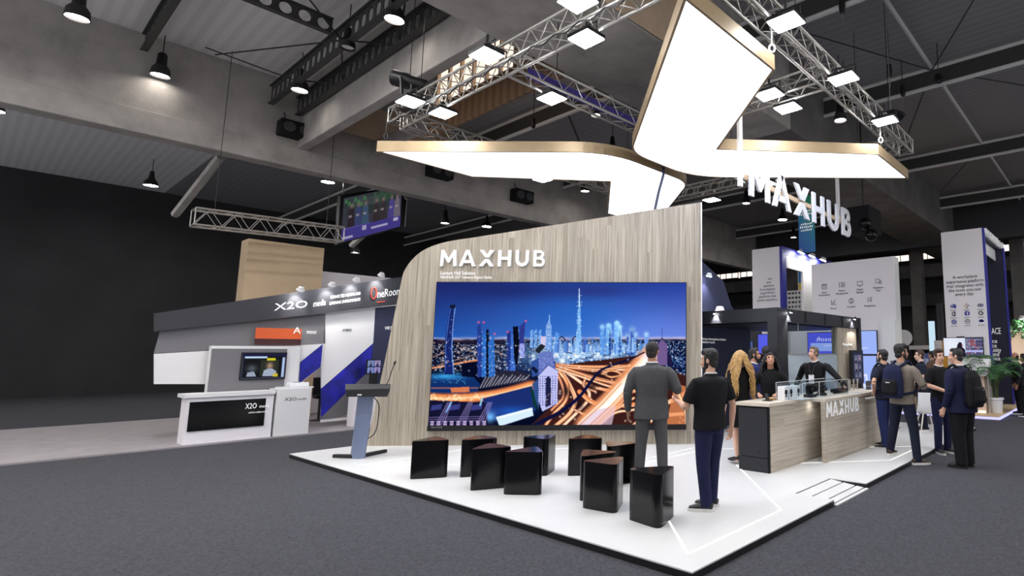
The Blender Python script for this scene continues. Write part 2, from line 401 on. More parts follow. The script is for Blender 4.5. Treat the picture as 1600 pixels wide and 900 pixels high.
class Paint:
    def __init__(s, w, h, col=(0, 0, 0)):
        s.w, s.h = w, h; s.a = np.zeros((h, w, 3)); s.a[:] = col; s.Y, s.X = np.mgrid[0:h, 0:w].astype(float)
    def mix(s, al, col): s.a = s.a*(1-al[..., None])+np.array(col, float)*al[..., None]
    def poly(s, pts, col, al=1.0):
        pts = np.array(pts, float); x0, y0 = np.floor(pts.min(0)).astype(int); x1, y1 = np.ceil(pts.max(0)).astype(int)+1
        x0, y0 = max(x0, 0), max(y0, 0); x1, y1 = min(x1, s.w), min(y1, s.h)
        if x1 <= x0 or y1 <= y0: return
        X = s.X[y0:y1, x0:x1]; Y = s.Y[y0:y1, x0:x1]; ins = np.zeros(X.shape, bool); n = len(pts)
        for i in range(n):
            xa, ya = pts[i]; xb, yb = pts[(i+1) % n]
            if ya == yb: continue
            ins ^= ((ya > Y) != (yb > Y)) & (X < (xb-xa)*(Y-ya)/(yb-ya)+xa)
        s.a[y0:y1, x0:x1][ins] = s.a[y0:y1, x0:x1][ins]*(1-al)+np.array(col, float)*al
    def rect(s, x0, y0, x1, y1, col, al=1.0): s.poly([(x0, y0), (x1, y0), (x1, y1), (x0, y1)], col, al)
    def line(s, pts, wd, col, al=1.0, soft=.6):
        for (xa, ya), (xb, yb) in zip(pts[:-1], pts[1:]):
            pad = wd*2+3; x0, x1 = int(max(min(xa, xb)-pad, 0)), int(min(max(xa, xb)+pad, s.w)); y0, y1 = int(max(min(ya, yb)-pad, 0)), int(min(max(ya, yb)+pad, s.h))
            if x1 <= x0 or y1 <= y0: continue
            X = s.X[y0:y1, x0:x1]; Y = s.Y[y0:y1, x0:x1]; dx, dy = xb-xa, yb-ya; L2 = dx*dx+dy*dy+1e-9
            t = np.clip(((X-xa)*dx+(Y-ya)*dy)/L2, 0, 1); d = np.hypot(X-xa-t*dx, Y-ya-t*dy)
            k = np.clip((wd/2+soft-d)/(2*soft), 0, 1)*al
            s.a[y0:y1, x0:x1] = s.a[y0:y1, x0:x1]*(1-k[..., None])+np.array(col, float)*k[..., None]
    def glow(s, x, y, r, col, al=1.0, ry=None):
        k = np.exp(-(((s.X-x)/r)**2+((s.Y-y)/(ry or r))**2))*al; s.mix(k, col)
    def dots(s, x0, y0, x1, y1, n, cols, al=.9, size=1):
        for _ in range(n):
            x = int(RNG.uniform(x0, x1)); y = int(RNG.uniform(y0, y1))
            if 0 <= x < s.w-size and 0 <= y < s.h-size:
                c = np.array(cols[RNG.integers(len(cols))], float); s.a[y:y+size, x:x+size+RNG.integers(0, 2)] = s.a[y:y+size, x:x+size+1][:, :1]*(1-al)+c*al
def curve(pts, n=10):
    """smooth polyline through points"""
    P = [np.array(p, float) for p in pts]; P = [2*P[0]-P[1]]+P+[2*P[-1]-P[-2]]; out = []
    for i in range(1, len(P)-2):
        for k in range(n):
            t = k/n; out.append(tuple(.5*((2*P[i])+(-P[i-1]+P[i+1])*t+(2*P[i-1]-5*P[i]+4*P[i+1]-P[i+2])*t*t+(-P[i-1]+3*P[i]-3*P[i+1]+P[i+2])*t**3)))
    out.append(tuple(P[-2])); return out
X3, Y3, Z3 = Vector((1, 0, 0)), Vector((0, 1, 0)), Vector((0, 0, 1))
# ------------------------------------------------------------------ world + setting
w = bpy.data.worlds.new('hall_air'); bpy.context.scene.world = w; w.use_nodes = True
w.node_tree.nodes['Background'].inputs[0].default_value = (.92, .94, 1, 1); w.node_tree.nodes['Background'].inputs[1].default_value = .8
ST = dict(kind='structure')
XL, YF = -36.0, 37.0
MB().box((XL, -9, -.2), (16, YF, 0)).build('floor', M['carpet'], **ST)
b = MB(); b.box((XL, 5.3, 9.4), (16, YF, 9.7)); b.box((-8.75, -9, 9.4), (16, 5.299, 9.7)); b.box((XL, -9, 9.4), (-8.751, 5.299, 9.7), 1); b.build('ceiling', [M['roof'], M['roof_lit']], **ST)  # left bay gets the lighter deck in place of stronger light
MB().box((XL-.4, -9, -.2), (XL, YF+.4, 9.7)).build('wall_left', M['walldark'], **ST)
# far wall with a clerestory band
b = MB(); b.box((XL, YF, -.2), (16, YF+.4, 7.72)); b.box((XL, YF, 8.2), (16, YF+.4, 9.7)); b.build('wall_far', M['walldark'], **ST)
for i in range(6):
    x0 = -30+i*6.0
    f = MB()
    for z0 in (7.72, 8.16): f.box((x0+.1, YF-.06, z0), (x0+5.9, YF+.02, z0+.05))
    for k in range(11): f.box((x0+.1+k*.575, YF-.05, 7.74), (x0+.14+k*.575, YF+.02, 8.2))
    wn = f.build(f'window_{i+1}', M['dgrey'], **ST)
    MB().box((x0+.05, YF+.05, 7.73), (x0+5.95, YF+.1, 8.19)).build('window_pane', M['lightbox'], wn)
# mezzanine ledge and dark openings under the clerestory
MB().box((XL, YF-2.2, 4.6), (16, YF-.02, 5.3)).build('trim_1', M['dgrey'], **ST)
MB().box((XL, YF-1.6, 6.4), (16, YF-.02, 7.2)).build('trim_2', M['concrete_shade'], **ST)
k = 3
def beam(lo, hi, m='concrete', lip=None):
    global k
    b = MB().box(lo, hi)
    if lip: b.box(*lip)
    b.build(f'trim_{k}', M[m], bevel=.02, **ST); k += 1
# great concrete beams
beam((-18.65, -8, 6.95), (-18.2, YF, 9.4), lip=((-18.2, -8, 6.95), (-18.16, YF, 7.53)))
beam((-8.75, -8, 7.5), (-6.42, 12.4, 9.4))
beam((-8.75, 12.41, 7.5), (-6.42, YF, 9.4), 'concrete_shade')  # rear length of the same beam, its dimness painted as darker concrete
beam((-18.2, 5.25, 7.52), (-8.75, 5.47, 9.4), 'concrete', lip=((-18.2, 5.23, 7.5), (-8.75, 5.47, 7.56)))
beam((-14.6, 7.05, 7.52), (-9.0, 7.15, 8.3), 'brown_deck')
beam((-18.2, 7.16, 7.9), (-9.0, 7.3, 8.3), 'concrete')
beam((-18.15, 5.5, 8.35), (-18.1, 9.6, 9.4), 'concrete_warmlit')  # added sheet, warm skylight glow on the beam face painted as tan
beam((-6.41, 3.6, 7.52), (-6.37, 8.8, 9.4), 'concrete_warmlit')  # added sheet, warm flood light on this beam side painted as tan
beam((-36, 20.5, 7.5), (-20, 21.2, 9.4))
beam((-18.2, 30, 7.3), (16, 30.7, 9.4), 'dgrey')
# columns
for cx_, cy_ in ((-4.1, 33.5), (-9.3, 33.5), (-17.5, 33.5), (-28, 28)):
    beam((cx_-.32, cy_-.32, 0), (cx_+.32, cy_+.32, 9.4), 'concrete_shade')
# warm-lit skylight box between the beams
f = MB().box((-14.2, 7.1, 8.3), (-10.6, 7.9, 8.36)); f.box((-14.2, 7.1, 9.3), (-10.6, 7.9, 9.4))
for i in range(7): f.box((-14.2+i*.58, 7.06, 8.3), (-14.14+i*.58, 7.2, 9.4))
wn = f.build('window_7', M['tan_wood'], **ST)
MB().box((-14.15, 7.15, 8.36), (-10.65, 7.2, 9.32)).build('window_pane', M['skylight'], wn)

# castellated roof girders: plates with round-ended holes
def castellated(p, q, z0, h, nh, name_m='roofsteel'):
    global k
    p, q = Vector(p), Vector(q); L = (q-p).length; d = (q-p)/L; n = d.cross(Z3); b = MB(); cell = L/nh
    for i in range(nh):
        c = p+d*((i+.5)*cell)+Z3*(z0+h/2); outer = []; inner = []
        for a in range(12):
            t = a*PI/6+PI/12; ca, sa = math.cos(t), math.sin(t); s_ = 1/max(abs(ca), abs(sa))
            outer.append(c+d*(ca*s_*cell/2)+Z3*(sa*s_*h/2)-n*.008); inner.append(c+d*(ca*cell*.33)+Z3*(sa*h*.36)-n*.008)
        b.ring(outer, inner, n*.016)
    for z in (z0, z0+h):
        b.obox((p+q)/2+Z3*z, d*L/2, n*.07, Z3*.012)
    b.build(f'trim_{k}', M[name_m], **ST); k += 1
castellated((-18.0, 4.5, 0), (-9, 4.5, 0), 8.5, .5, 26)
castellated((-18.0, 5.12, 0), (-9, 5.12, 0), 8.4, .5, 26)
castellated((-13.4, -4, 0), (-13.4, 4.3, 0), 8.75, .34, 24)
castellated((-18.0, 2.0, 0), (-9, 2.0, 0), 8.9, .4, 22)
# tie rods in the left bay
def rods(pairs, r, m='steel'):
    global k
    b = MB()
    for p, q in pairs: b.tube([p, q], r, 6)
    b.build(f'trim_{k}', M[m], **ST); k += 1
rods([((-13.4, 4.5, 8.7), (-11.2, 2.0, 9.2)), ((-13.4, 4.5, 8.7), (-17.6, 3.2, 9.2)), ((-13.4, 4.5, 8.7), (-12.2, 5.2, 8.5)), ((-13.4, 4.5, 8.7), (-15.2, 5.2, 8.5)),
      ((-16.4, 4.5, 8.7), (-17.6, 3.0, 9.3)), ((-16.4, 4.5, 8.7), (-15.2, 5.2, 8.5)), ((-10.4, 4.5, 8.7), (-12.2, 5.2, 8.5)), ((-10.4, 4.5, 8.7), (-9.2, 5.2, 8.5))], .018)
# tubular purlin girders across the bays
def purlin(y, x0, x1, z0=8.6, h=.5):
    global k
    b = MB(); b.tube([(x0, y, z0), (x1, y, z0)], .055, 8); b.tube([(x0, y, z0+h), (x1, y, z0+h)], .055, 8)
    n = int((x1-x0)/1.3)
    for i in range(n): 
        pass
    b.build(f'trim_{k}', M['steel_tube'], **ST); k += 1
    MB().box((x0, y-.008, z0+.05), (x1, y+.008, z0+h-.05)).build(f'trim_{k}', M['roofsteel'], **ST); k += 1
for y in (9.9, 14.5, 21.0, 27.5, 34.0):
    purlin(y, -6.42, 16); purlin(y, -18.05, -8.75)
for y in (9.9, 16.5, 26.0): purlin(y, -36, -20)
rods([((-3.4, y, 9.1), (-3.4, y+6.5, 9.1)) for y in (8, 14.5, 21, 27.5)], .05, 'steel_tube')
rods([((-3.4, 14.5, 9.05), (-6.2, 9.9, 9.3)), ((-3.4, 14.5, 9.05), (-.5, 9.9, 9.3)), ((-3.4, 14.5, 9.05), (-6.2, 20.9, 9.3)), ((-3.4, 14.5, 9.05), (1.0, 21, 9.3)),
      ((-3.4, 21, 9.05), (-6.2, 27, 9.3)), ((-3.4, 21, 9.05), (1.0, 27, 9.3)), ((-3.4, 14.5, 9.05), (3.5, 14.6, 9.35)), ((1.0, 9.9, 9.3), (3.5, 6, 9.3))], .015)
rods([((-12.5, 9.9, 9.1), (-12.5, 14.5, 9.1)), ((-12.5, 14.5, 9.1), (-12.5, 21, 9.1)), ((-12.5, 9.9, 9.1), (-16.5, 14.5, 9.2)), ((-12.5, 9.9, 9.1), (-9.2, 14.5, 9.2))], .03, 'roofsteel')
# diagonal strut seen through the left gap under the first beam
rods([((-21, 4.2, 7.6), (-25, 4.0, 6.4)), ((-21, 9.6, 7.6), (-24, 9.0, 6.0))], .12, 'concrete')

# ------------------------------------------------------------------ lamps of the hall
def bay_lamp(px, py, where, z=8.35, lit=True, s=1.0):
    p = G(px, py, z); r = .19*s
    t = empty('high_bay_or_added_fill_lamp', p, 0, where, 'ceiling lamp', 'high bay lamps of the hall')
    MB().lathe([(.02, .62*s), (.06, .6*s), (.09, .55*s), (.1, .3*s), (.13, .26*s)], p, 16).build('lamp_housing', M['black'], t, smooth=True)
    MB().lathe([(.12*s, .27*s), (.17*s, .2*s), (r, .02), (r-.012, .02), (.15*s, .2*s)], p, 20).build('reflector', M['steel'], t, smooth=True)
    MB().lathe([(r-.03, .06), (r-.03, .08)], p, 20).build('lamp_glass', M['bay'] if lit else M['white'], t)
    top = 9.4
    MB().tube([p+Z3*.6*s, Vector((p.x, p.y, top))], .012, 6).build('hanger_rod', M['steel'], t)
bay_lamp(616, 33, 'lit round high bay lamp beside the perforated roof girder at upper left')
bay_lamp(543, 77, 'unlit round high bay lamp between the two lit ones on the left girder', lit=False, s=.8)
bay_lamp(468, 143, 'lit round high bay lamp at the low end of the perforated girder')
bay_lamp(931, 182, 'lit round high bay lamp just left of the tall arm of the light sign', s=.75)
bay_lamp(914, 300, 'lit round high bay lamp under the left arm of the light sign')
bay_lamp(1313, 190, 'lit round high bay lamp behind the right truss above the light sign', z=7.6, s=.85)
bay_lamp(1467, 130, 'small unlit round lamp under the purlin at upper right', lit=False, s=.4)
bay_lamp(1166, 319, 'lit round high bay lamp below the first hanging letter', z=8.2)
bay_lamp(1240, 372, 'lit round high bay lamp left of the blue and green banner', z=8.0)
bay_lamp(1445, 341, 'lit round high bay lamp left of the tall white pillar with app icons')
bay_lamp(695, 350, 'lit round high bay lamp in the dark left of the wooden wall top', z=7.2)
bay_lamp(1101, 393, 'small lit lamp just right of the wooden wall', z=8.0)
bay_lamp(555, 396, 'lit lamp above the neighbouring stand behind the hanging screen', z=6.4)
bay_lamp(1590, 430, 'half hidden lit lamp at the right edge beyond the tall pillar', z=6.0)
bay_lamp(250, 120, 'lit round high bay lamp farthest left under the roof')
bay_lamp(120, 30, 'lit round high bay lamp at the far upper left corner of the view')

# loudspeakers hung along the concrete beams
def speaker(p, wv, n, wd, ht, dp, label):
    p, wv, n = Vector(p), Vector(wv), Vector(n)
    t = empty('loudspeaker', p, 0, label, 'loudspeaker', 'black loudspeakers on the beams')
    MB().obox(p+n*dp/2, wv*wd/2, n*dp/2, Z3*ht/2).build('cabinet', M['black_matte'], t, bevel=.02)
    for s in (-.25, .25):
        q = p+n*(dp+.005)+wv*wd*s; b = MB(); r = ht*.34
        Rm = Matrix((wv, Z3, n)).transposed()
        b.lathe([(r, 0), (r, .02), (r*.85, .02), (r*.3, -.03+.03), (.01, .01)], q, 18, M4=Rm); b.build('speaker_cone', M['dgrey'], t, smooth=True)
    MB().tube([p+Z3*ht/2+n*dp/2-wv*wd*.3, p+Z3*(ht/2+.3)-n*.02-wv*wd*.3], .015, 6).build('bracket', M['steel'], t)
speaker((-18.2, 5.1, 7.95), (0, 1, 0), (1, 0, 0), .75, .42, .4, 'black loudspeaker on the concrete beam at far upper left')
speaker((-18.2, 9.25, 7.85), (0, 1, 0), (1, 0, 0), .8, .4, .4, 'black loudspeaker on the beam under the left arm of the light sign')
speaker((-18.2, 12.5, 7.75), (0, 1, 0), (1, 0, 0), .8, .46, .4, 'black loudspeaker on the beam just above the sloped wooden wall')
speaker((-8.9, 14.4, 8.7), (0, 1, 0), (1, 0, 0), .8, .46, .14, 'black loudspeaker behind the pole of the hanging letters')
# ball speakers in a black cluster at right
p = VX(1360, 362, -6.2)
t = empty('loudspeaker', p, 0, 'black box with two round loudspeakers hanging below the right end of the letters', 'loudspeaker', 'black loudspeakers on the beams')
MB().box((p.x-.55, p.y-.6, p.z-.1), (p.x+.2, p.y+.5, p.z+.75)).build('cabinet', M['black_matte'], t, bevel=.04)
for i, (dx, dz) in enumerate(((.12, .1), (.3, -.28))): MB().sph((p.x+dx, p.y-.75, p.z+dz), .2).build('ball_speaker', M['black_gloss'], t, smooth=True)
MB().tube([(p.x-.2, p.y, p.z+.7), (p.x-.2, p.y, 9.4)], .03).build('hanger_rod', M['steel'], t)

# ------------------------------------------------------------------ light sign: two halves of a great X
ZS = 5.6
A_ = [(-3.5, 4.36), (-3.5, 6.33), (-5.83, 8.29), (-3.5, 10.4), (-3.5, 12.3), (-7.3, 9.33), (-7.3, 7.42)]
B_ = [(-11.1, 4.46), (-11.1, 6.42), (-8.95, 8.47), (-11.1, 10.44), (-11.1, 12.4), (-7.56, 9.62), (-7.56, 7.18)]
def light_half(poly, rad, label):
    out = fillet(poly, rad); inn = offset_poly(out, -.035)
    t = empty('light_sign', (poly[2][0], poly[2][1], ZS), 0, label, 'sign', 'two halves of the hanging X sign')
    b = MB(); P = [Vector((x, y, ZS)) for x, y in out]; I = [Vector((x, y, ZS)) for x, y in inn]
    b.ring(P, I, Z3*.21); b.build('fascia', M['gold'], t)
    MB().prism([Vector((x, y, ZS+.012)) for x, y in inn], Z3*.03).build('light_panel', M['sign_face'], t)
    MB().prism([Vector((x, y, ZS+.17)) for x, y in inn], Z3*.02).build('back_cover', M['dgrey'], t)
light_half(A_, {5: .75, 6: .45}, 'glowing white V shaped half of the hanging sign with gold rim nearest the letters')
light_half(B_, {5: .45, 6: .75}, 'glowing white V shaped half of the hanging sign with gold rim above the wooden wall')
t = empty('sign_cable', (-7.43, 8.6, ZS+.2), 0, 'dark cable hanging from the gap of the light sign to the wooden wall', 'cable')
q = PL(1018, 328, G(573, 696.7, HP), Vector((-.623, .782, 0)))
MB().tube([(-7.43, 8.55, ZS+.18), (-7.43, 8.57, ZS-.1), tuple(Vector((-7.43, 8.57, ZS-.1)).lerp(q, .5)+Vector((.02, 0, -.03))), tuple(q+Vector((-.05, .06, -.3)))], .03, 8).build('cable', M['navy'], t, smooth=True)

# ------------------------------------------------------------------ box trusses
TRUSS = []
def truss(p, q, label, s=.29, pitch=.42):
    p, q = Vector(p), Vector(q); L = (q-p).length; d = (q-p)/L; n = d.cross(Z3).normalized()
    t = empty('lighting_truss', p, 0, label, 'truss', 'aluminium box trusses of the hanging frame')
    cs = [(-n*s/2), (n*s/2), (-n*s/2+Z3*s), (n*s/2+Z3*s)]
    TRUSS.extend([(p+cs[0], q+cs[0]), (p+cs[1], q+cs[1])])
    for c in cs: MB().tube([p+c, q+c], .025, 8).build('chord', M['alu'], t, smooth=True)
    b = MB(); m = max(2, int(L/pitch)); 
    for a_, b_ in ((0, 1), (0, 2), (1, 3), (2, 3)):
        for i in range(m):
            u0 = p+d*(L*i/m); u1 = p+d*(L*(i+.5)/m); u2 = p+d*(L*(i+1)/m)
            b.tube([u0+cs[a_], u1+cs[b_]], .009, 5); b.tube([u1+cs[b_], u2+cs[a_]], .009, 5)
    for e in (p, q):
        for a_, b_ in ((0, 1), (0, 2), (1, 3), (2, 3)): b.tube([e+cs[a_], e+cs[b_]], .014, 6)
    b.build('lattice', M['alu'], t)
    for u in (.12, .88): MB().tube([p.lerp(q, u)+Z3*s, Vector((*p.lerp(q, u).xy, 9.41))], .008, 6).build('hanger_chain', M['steel'], t)
    return t
ZT = 6.2
truss((-11.05, 4.75, ZT), (-3.4, 4.75, ZT), 'front truss running from the left corner up to the near right')
truss((-3.55, 3.2, ZT), (-3.55, 12.4, ZT), 'right hand truss running over the end of the light sign')
truss((-11.05, 4.9, ZT), (-11.05, 12.0, ZT), 'left hand truss over the tip of the left arm of the light sign')
truss((-7.43, 4.9, ZT), (-7.43, 12.0, ZT), 'middle truss between dark concrete beam and tall arm of the light sign')
truss((-10.9, 12.15, ZT), (-3.7, 12.15, ZT), 'rear truss just above the top of the wooden wall')
truss((-7.3, 8.25, ZT), (-3.7, 8.25, ZT), 'short cross truss meeting the right hand truss')
b = MB(); b.box((-7.48, 5.2, ZT+.06), (-7.46, 8.1, ZT+.24)); b.build('blue_drape', mat('violet_drape', (62, 50, 130), .8), label='violet cloth strip behind the middle truss', cat='drape')
b = MB()
for i in range(14):
    pts = [(-11.0+i*.5, 4.58, ZT-.02), (-10.75+i*.5, 4.58, ZT-.09), (-10.5+i*.5, 4.58, ZT-.02)]; b.tube(pts, .012, 6)
b.build('truss_cable', M['black'], label='black cable looped along the front truss', cat='cable')

def flood(px, py, label, z=6.12, s=.21):
    p = G(px, py, z)
    t = empty('flood_light', p, 0, label, 'flood light', 'square flood lights on the trusses')
    MB().box((p.x-s, p.y-s*.8, p.z+.015), (p.x+s, p.y+s*.8, p.z+.07)).build('lamp_body', M['black'], t, bevel=.01)
    MB().box((p.x-s+.012, p.y-s*.8+.012, p.z), (p.x+s-.012, p.y+s*.8-.012, p.z+.014)).build('lamp_panel', M['flood'], t)
    b = MB(); b.tube([(p.x-s, p.y, p.z+.04), (p.x-s, p.y, p.z+.2), (p.x+s, p.y, p.z+.2), (p.x+s, p.y, p.z+.04)], .012, 6); b.tube([(p.x, p.y, p.z+.2), (p.x, p.y, p.z+.34)], .02, 6)
    b.build('yoke', M['steel'], t)
    best = None
    for q0, q1 in TRUSS:      # clamp arm to the nearest lower chord
        dd = q1-q0; tt = max(0, min(1, (p-q0).dot(dd)/dd.dot(dd))); c = q0+dd*tt
        if best is None or (c-p).length < (best-p).length: best = c
    MB().tube([p+Z3*.2, Vector((best.x, best.y, p.z+.22)), best], .016, 8).build('clamp_arm', M['steel'], t)
for px, py, lb in ((903, 4, 'flood light at the top edge above the front truss'), (916, 62, 'flood light hanging below the front truss before the dark concrete'),
    (760, 88, 'flood light where the front truss meets the middle truss'), (641, 160, 'flood light below the black spotlight at the left truss corner'),
    (692, 178, 'flood light below the front truss near the brown corrugated band'), (862, 155, 'flood light under the middle truss'),
    (1228, 36, 'flood light highest on the right hand truss'), (1318, 124, 'flood light halfway along the right hand truss'),
    (1202, 149, 'flood light touching the tall arm of the light sign'), (1231, 170, 'flood light under the short cross truss'),
    (1383, 190, 'flood light at the far end of the right hand truss'), (848, 281, 'flood light peeking under the left arm of the light sign'),
    (1112, 313, 'flood light peeking over the right corner of the wooden wall'), (1198, 288, 'flood light behind the hanging letter M')):
    flood(px, py, 'glowing white square '+lb)
# black profile spotlight standing on the left truss corner
p = G(640, 128, 6.75)
t = empty('stage_spotlight', p, 0, 'black stage spotlight on a yoke above the left corner of the front truss', 'spotlight')
d = (CR*.9-CU*.25).normalized()
MB().tube([p-d*.32, p-d*.3, p-d*.05, p+d*.02, p+d*.3, p+d*.33], [.1, .15, .15, .12, .12, .1], 14).build('lamp_barrel', M['black'], t, smooth=True)
MB().tube([p-CF*.2-d*.05, p-CF*.2-Z3*.45, p+CF*.2-Z3*.45, p+CF*.2-d*.05], .03, 8).build('yoke', M['black'], t)
MB().lathe([(.14, -.56), (.14, -.44), (.05, -.44)], p, 14).build('base_plate', M['black'], t)
MB().tube([p+Z3*.1, Vector((p.x, p.y, 9.4))], .008, 5).build('safety_wire', M['steel'], t)
# rigging hardware
def shackle(p, label, m):
    p = Vector(p); t = empty('rigging_hook', p, 0, label, 'hook')
    MB().tube([p+CR*(.04*math.cos(a*PI/6))+Z3*(.055*math.sin(a*PI/6)) for a in range(12)], .014, 8, closed=True).build('ring', m, t, smooth=True)
    MB().tube([p+Z3*.055, p+Z3*.35], .01, 6).build('strap', m, t)
shackle(G(603, 213, 6.0), 'dark chain hook hanging from the left truss corner', M['steel'])
shackle(G(1376, 219, 5.93), 'white rigging strap at the right end of the light sign', M['white'])
shackle(G(1206, 76, 5.93), 'white rigging strap at the near corner of the light sign', M['white'])
def chain_bag(px, py, z, label):
    p = G(px, py, z); t = empty('chain_hoist', p, 0, label, 'hoist', 'chain hoists under the roof')
    MB().tube([p, p+Z3*.12, p+Z3*.3], [.05, .07, .05], 8).build('hoist_body', M['black'], t, smooth=True)
    MB().tube([p+Z3*.3, Vector((p.x, p.y, 9.4))], .012, 5).build('chain', M['steel'], t)
    MB().tube([p, p-Z3*.25], .008, 5).build('load_chain', M['alu'], t)
chain_bag(1390, 120, 8.2, 'black chain hoist right of the right hand truss')
chain_bag(1411, 150, 8.4, 'small black strap hoist under the purlin right of the chain hoist')
chain_bag(1316, 20, 8.4, 'black strap hoist under the roof tube at the top')
chain_bag(833, 200, 8.2, 'black strap hoist under the tubes left of the middle truss')
p = G(1392, 182, 6.9)
t = empty('hanging_microphone_box', p, 0, 'dark round box hung on a wire behind the last flood light', 'hanging box')
MB().lathe([(.05, .12), (.22, .06), (.3, 0), (.26, -.05), (.1, -.08)], p, 18).build('shell', M['black_matte'], t, smooth=True)
MB().tube([p+Z3*.1, Vector((p.x, p.y, 9.4))], .01, 6).build('wire', M['alu'], t)

# ------------------------------------------------------------------ hanging letters on their rail
XB = -5.1
t = empty('hanging_letter_sign', (XB, 8.2, 4.55), 0, 'white three dimensional letters reading MAXHUB hung from a rail below the light sign', 'sign')
wordmark(t, (XB-.04, 8.24, 4.57), Y3, Z3, .66, 4.66, .045, M['hung_letter'], bevel=.006, bold=.012)
MB().box((XB-.1, 8.2, 4.86), (XB-.045, 12.95, 4.95)).build('rail', M['tan_wood'], t)
MB().box((XB-.16, 8.07, 4.72), (XB-.1, 8.16, ZT+.1)).build('hanger_pole', M['white'], t)
MB().box((XB-.2, 12.5, 4.9), (XB-.14, 12.6, ZT+.1)).build('hanger_pole', M['white'], t)
# hanging fabric banner far behind
nt = NT('banner_print'); tc = nt.add('ShaderNodeTexCoord'); sp = nt.add('ShaderNodeSeparateXYZ'); nt.link(tc.outputs['Object'], sp.inputs[0])
ad = nt.add('ShaderNodeMath', operation='MULTIPLY_ADD'); nt.link(sp.outputs['Z'], ad.inputs[0]); ad.inputs[1].default_value = .35; ad.inputs[2].default_value = .12
a2 = nt.add('ShaderNodeMath', operation='MULTIPLY_ADD'); nt.link(sp.outputs['X'], a2.inputs[0]); a2.inputs[1].default_value = .5; nt.link(ad.outputs[0], a2.inputs[2])
r = ramp(nt, a2.outputs[0], [(.0, sc3((30, 80, 150))), (.35, sc3((34, 110, 160))), (.6, sc3((46, 134, 140))), (.95, sc3((44, 140, 96)))]); nt.link(r.outputs[0], nt.b.inputs['Base Color'])
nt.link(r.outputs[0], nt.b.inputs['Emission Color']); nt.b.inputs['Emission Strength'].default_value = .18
bp = empty('hanging_banner', (-9.25, 19, 5.6), 0, 'blue to green fabric banner hanging behind the letter X', 'banner')
MB().box((-9.6, 18.99, 5.55), (-8.93, 19.01, 7.85)).build('cloth', nt.m, bp)
MB().box((-9.62, 18.97, 7.83), (-8.91, 19.03, 7.89)).build('top_bar', M['alu'], bp)
b = MB()
for z, n0 in ((7.12, 5), (7.0, 6), (6.62, 6), (6.5, 7), (6.38, 6)):
    for i in range(n0):
        x = -9.27-(n0-1)*.04+i*.08; b.box((x-.024, 18.978, z), (x+.024, 18.99, z+random.uniform(.05, .085)))
b.build('banner_lettering', M['text_white'], bp)
for dx in (-.3, .3): MB().tube([(-9.27+dx, 19, 7.88), (-9.27+dx, 19, 9.4)], .008, 5).build('hanger_wire', M['alu'], bp)
# invented fill lamps, mostly out of view, added to brighten platform, stands and roof
for i, (x, y) in enumerate(((3, 12), (4, 16), (5, 9), (-1, 3), (-6, 1), (-9, .8), (-10, -1), (-14, -3), (-12, -1.5), (2, 16), (6, -3), (6, 6), (6, 13), (6, 22), (-4, -4), (-12, -5), (-12, 1.5), (-24, 0), (-24, 8), (-30, 4), (-26, 16), (-13, 12.4), (-13, 24), (0, 26), (8, 30), (11, 4), (11, 14))):
    p = Vector((x, y, 8.3)); seen = {(-24, 8): 'added round fill lamp in the dark just left of the hanging screen', (-30, 4): 'added round fill lamp against the dark wall left of the long beam strut',
        (-26, 16): 'added round fill lamp behind the sloping top of the wooden wall', (-13, 12.4): 'added round fill lamp seen over the wooden wall beside the light sign', (-13, 24): 'added round fill lamp under the first purlin behind the hanging letters', (-24, 0): 'added round fill lamp cut by the left edge of the view'}.get((x, y))
    t = empty('high_bay_or_added_fill_lamp', p, 0, seen or 'added round fill lamp over the aisles outside the picture', 'ceiling lamp', 'high bay lamps of the hall' if seen else 'added fill lamps outside the picture')
    MB().lathe([(.02, .62), (.06, .6), (.1, .3), (.18, .2), (.24, .02), (.22, .02), (.15, .2)], p, 16).build('lamp_housing', M['black'], t, smooth=True)
    MB().lathe([(.21, .03), (.21, .05)], p, 18).build('lamp_glass', M['bay_fill'], t)
    MB().tube([p+Z3*.6, Vector((p.x, p.y, 9.4))], .012, 6).build('hanger_rod', M['steel'], t)
# ------------------------------------------------------------------ platform
PX0, PX1, PY0, PY1 = -11.59, -2.83, 3.64, 14.23
RY0, RY1, RX = 6.34, 7.37, -3.34       # recess of the ramp
t = empty('exhibition_platform', ((PX0+PX1)/2, (PY0+PY1)/2, 0), 0, 'low white exhibition platform with black edge and light lines in its floor', 'platform')
outl = [(PX0, PY0), (PX1, PY0), (PX1, RY0), (RX, RY0), (RX, RY1), (PX1, RY1), (PX1, PY1), (PX0, PY1)]
MB().prism([Vector((x, y, HP-.012)) for x, y in outl], Z3*.012).build('deck', M['deck'], t)
inn = offset_poly(outl, -.004)
MB().prism([Vector((x, y, 0)) for x, y in outl], Z3*(HP-.0125)).build('edge_skirt', M['black'], t)
def strip(pts, w=.022):
    b = MB()
    for p, q in zip(pts[:-1], pts[1:]):
        p, q = Vector((*p, HP+.0015)), Vector((*q, HP+.0015)); d = (q-p).normalized(); n = d.cross(Z3)
        b.obox((p+q)/2, (q-p)/2+d*w/2, n*w/2, Z3*.0015)
    b.build('light_strip', M['strip'], t)
strip([(-6.1, 6.45), (-3.1, 3.93), (-3.12, 5.6), (-4.86, 7.36)])
strip([(-4.86, 7.36), (-3.1, 9.14), (-3.1, 10.8), (-6.1, 8.25)])
strip([(-6.1, 8.25), (-6.1, 6.45)])
strip([(-6.35, 6.45), (-9.54, 3.91), (-9.55, 5.6), (-7.75, 7.2)])
strip([(-6.35, 6.45), (-6.35, 8.15)])
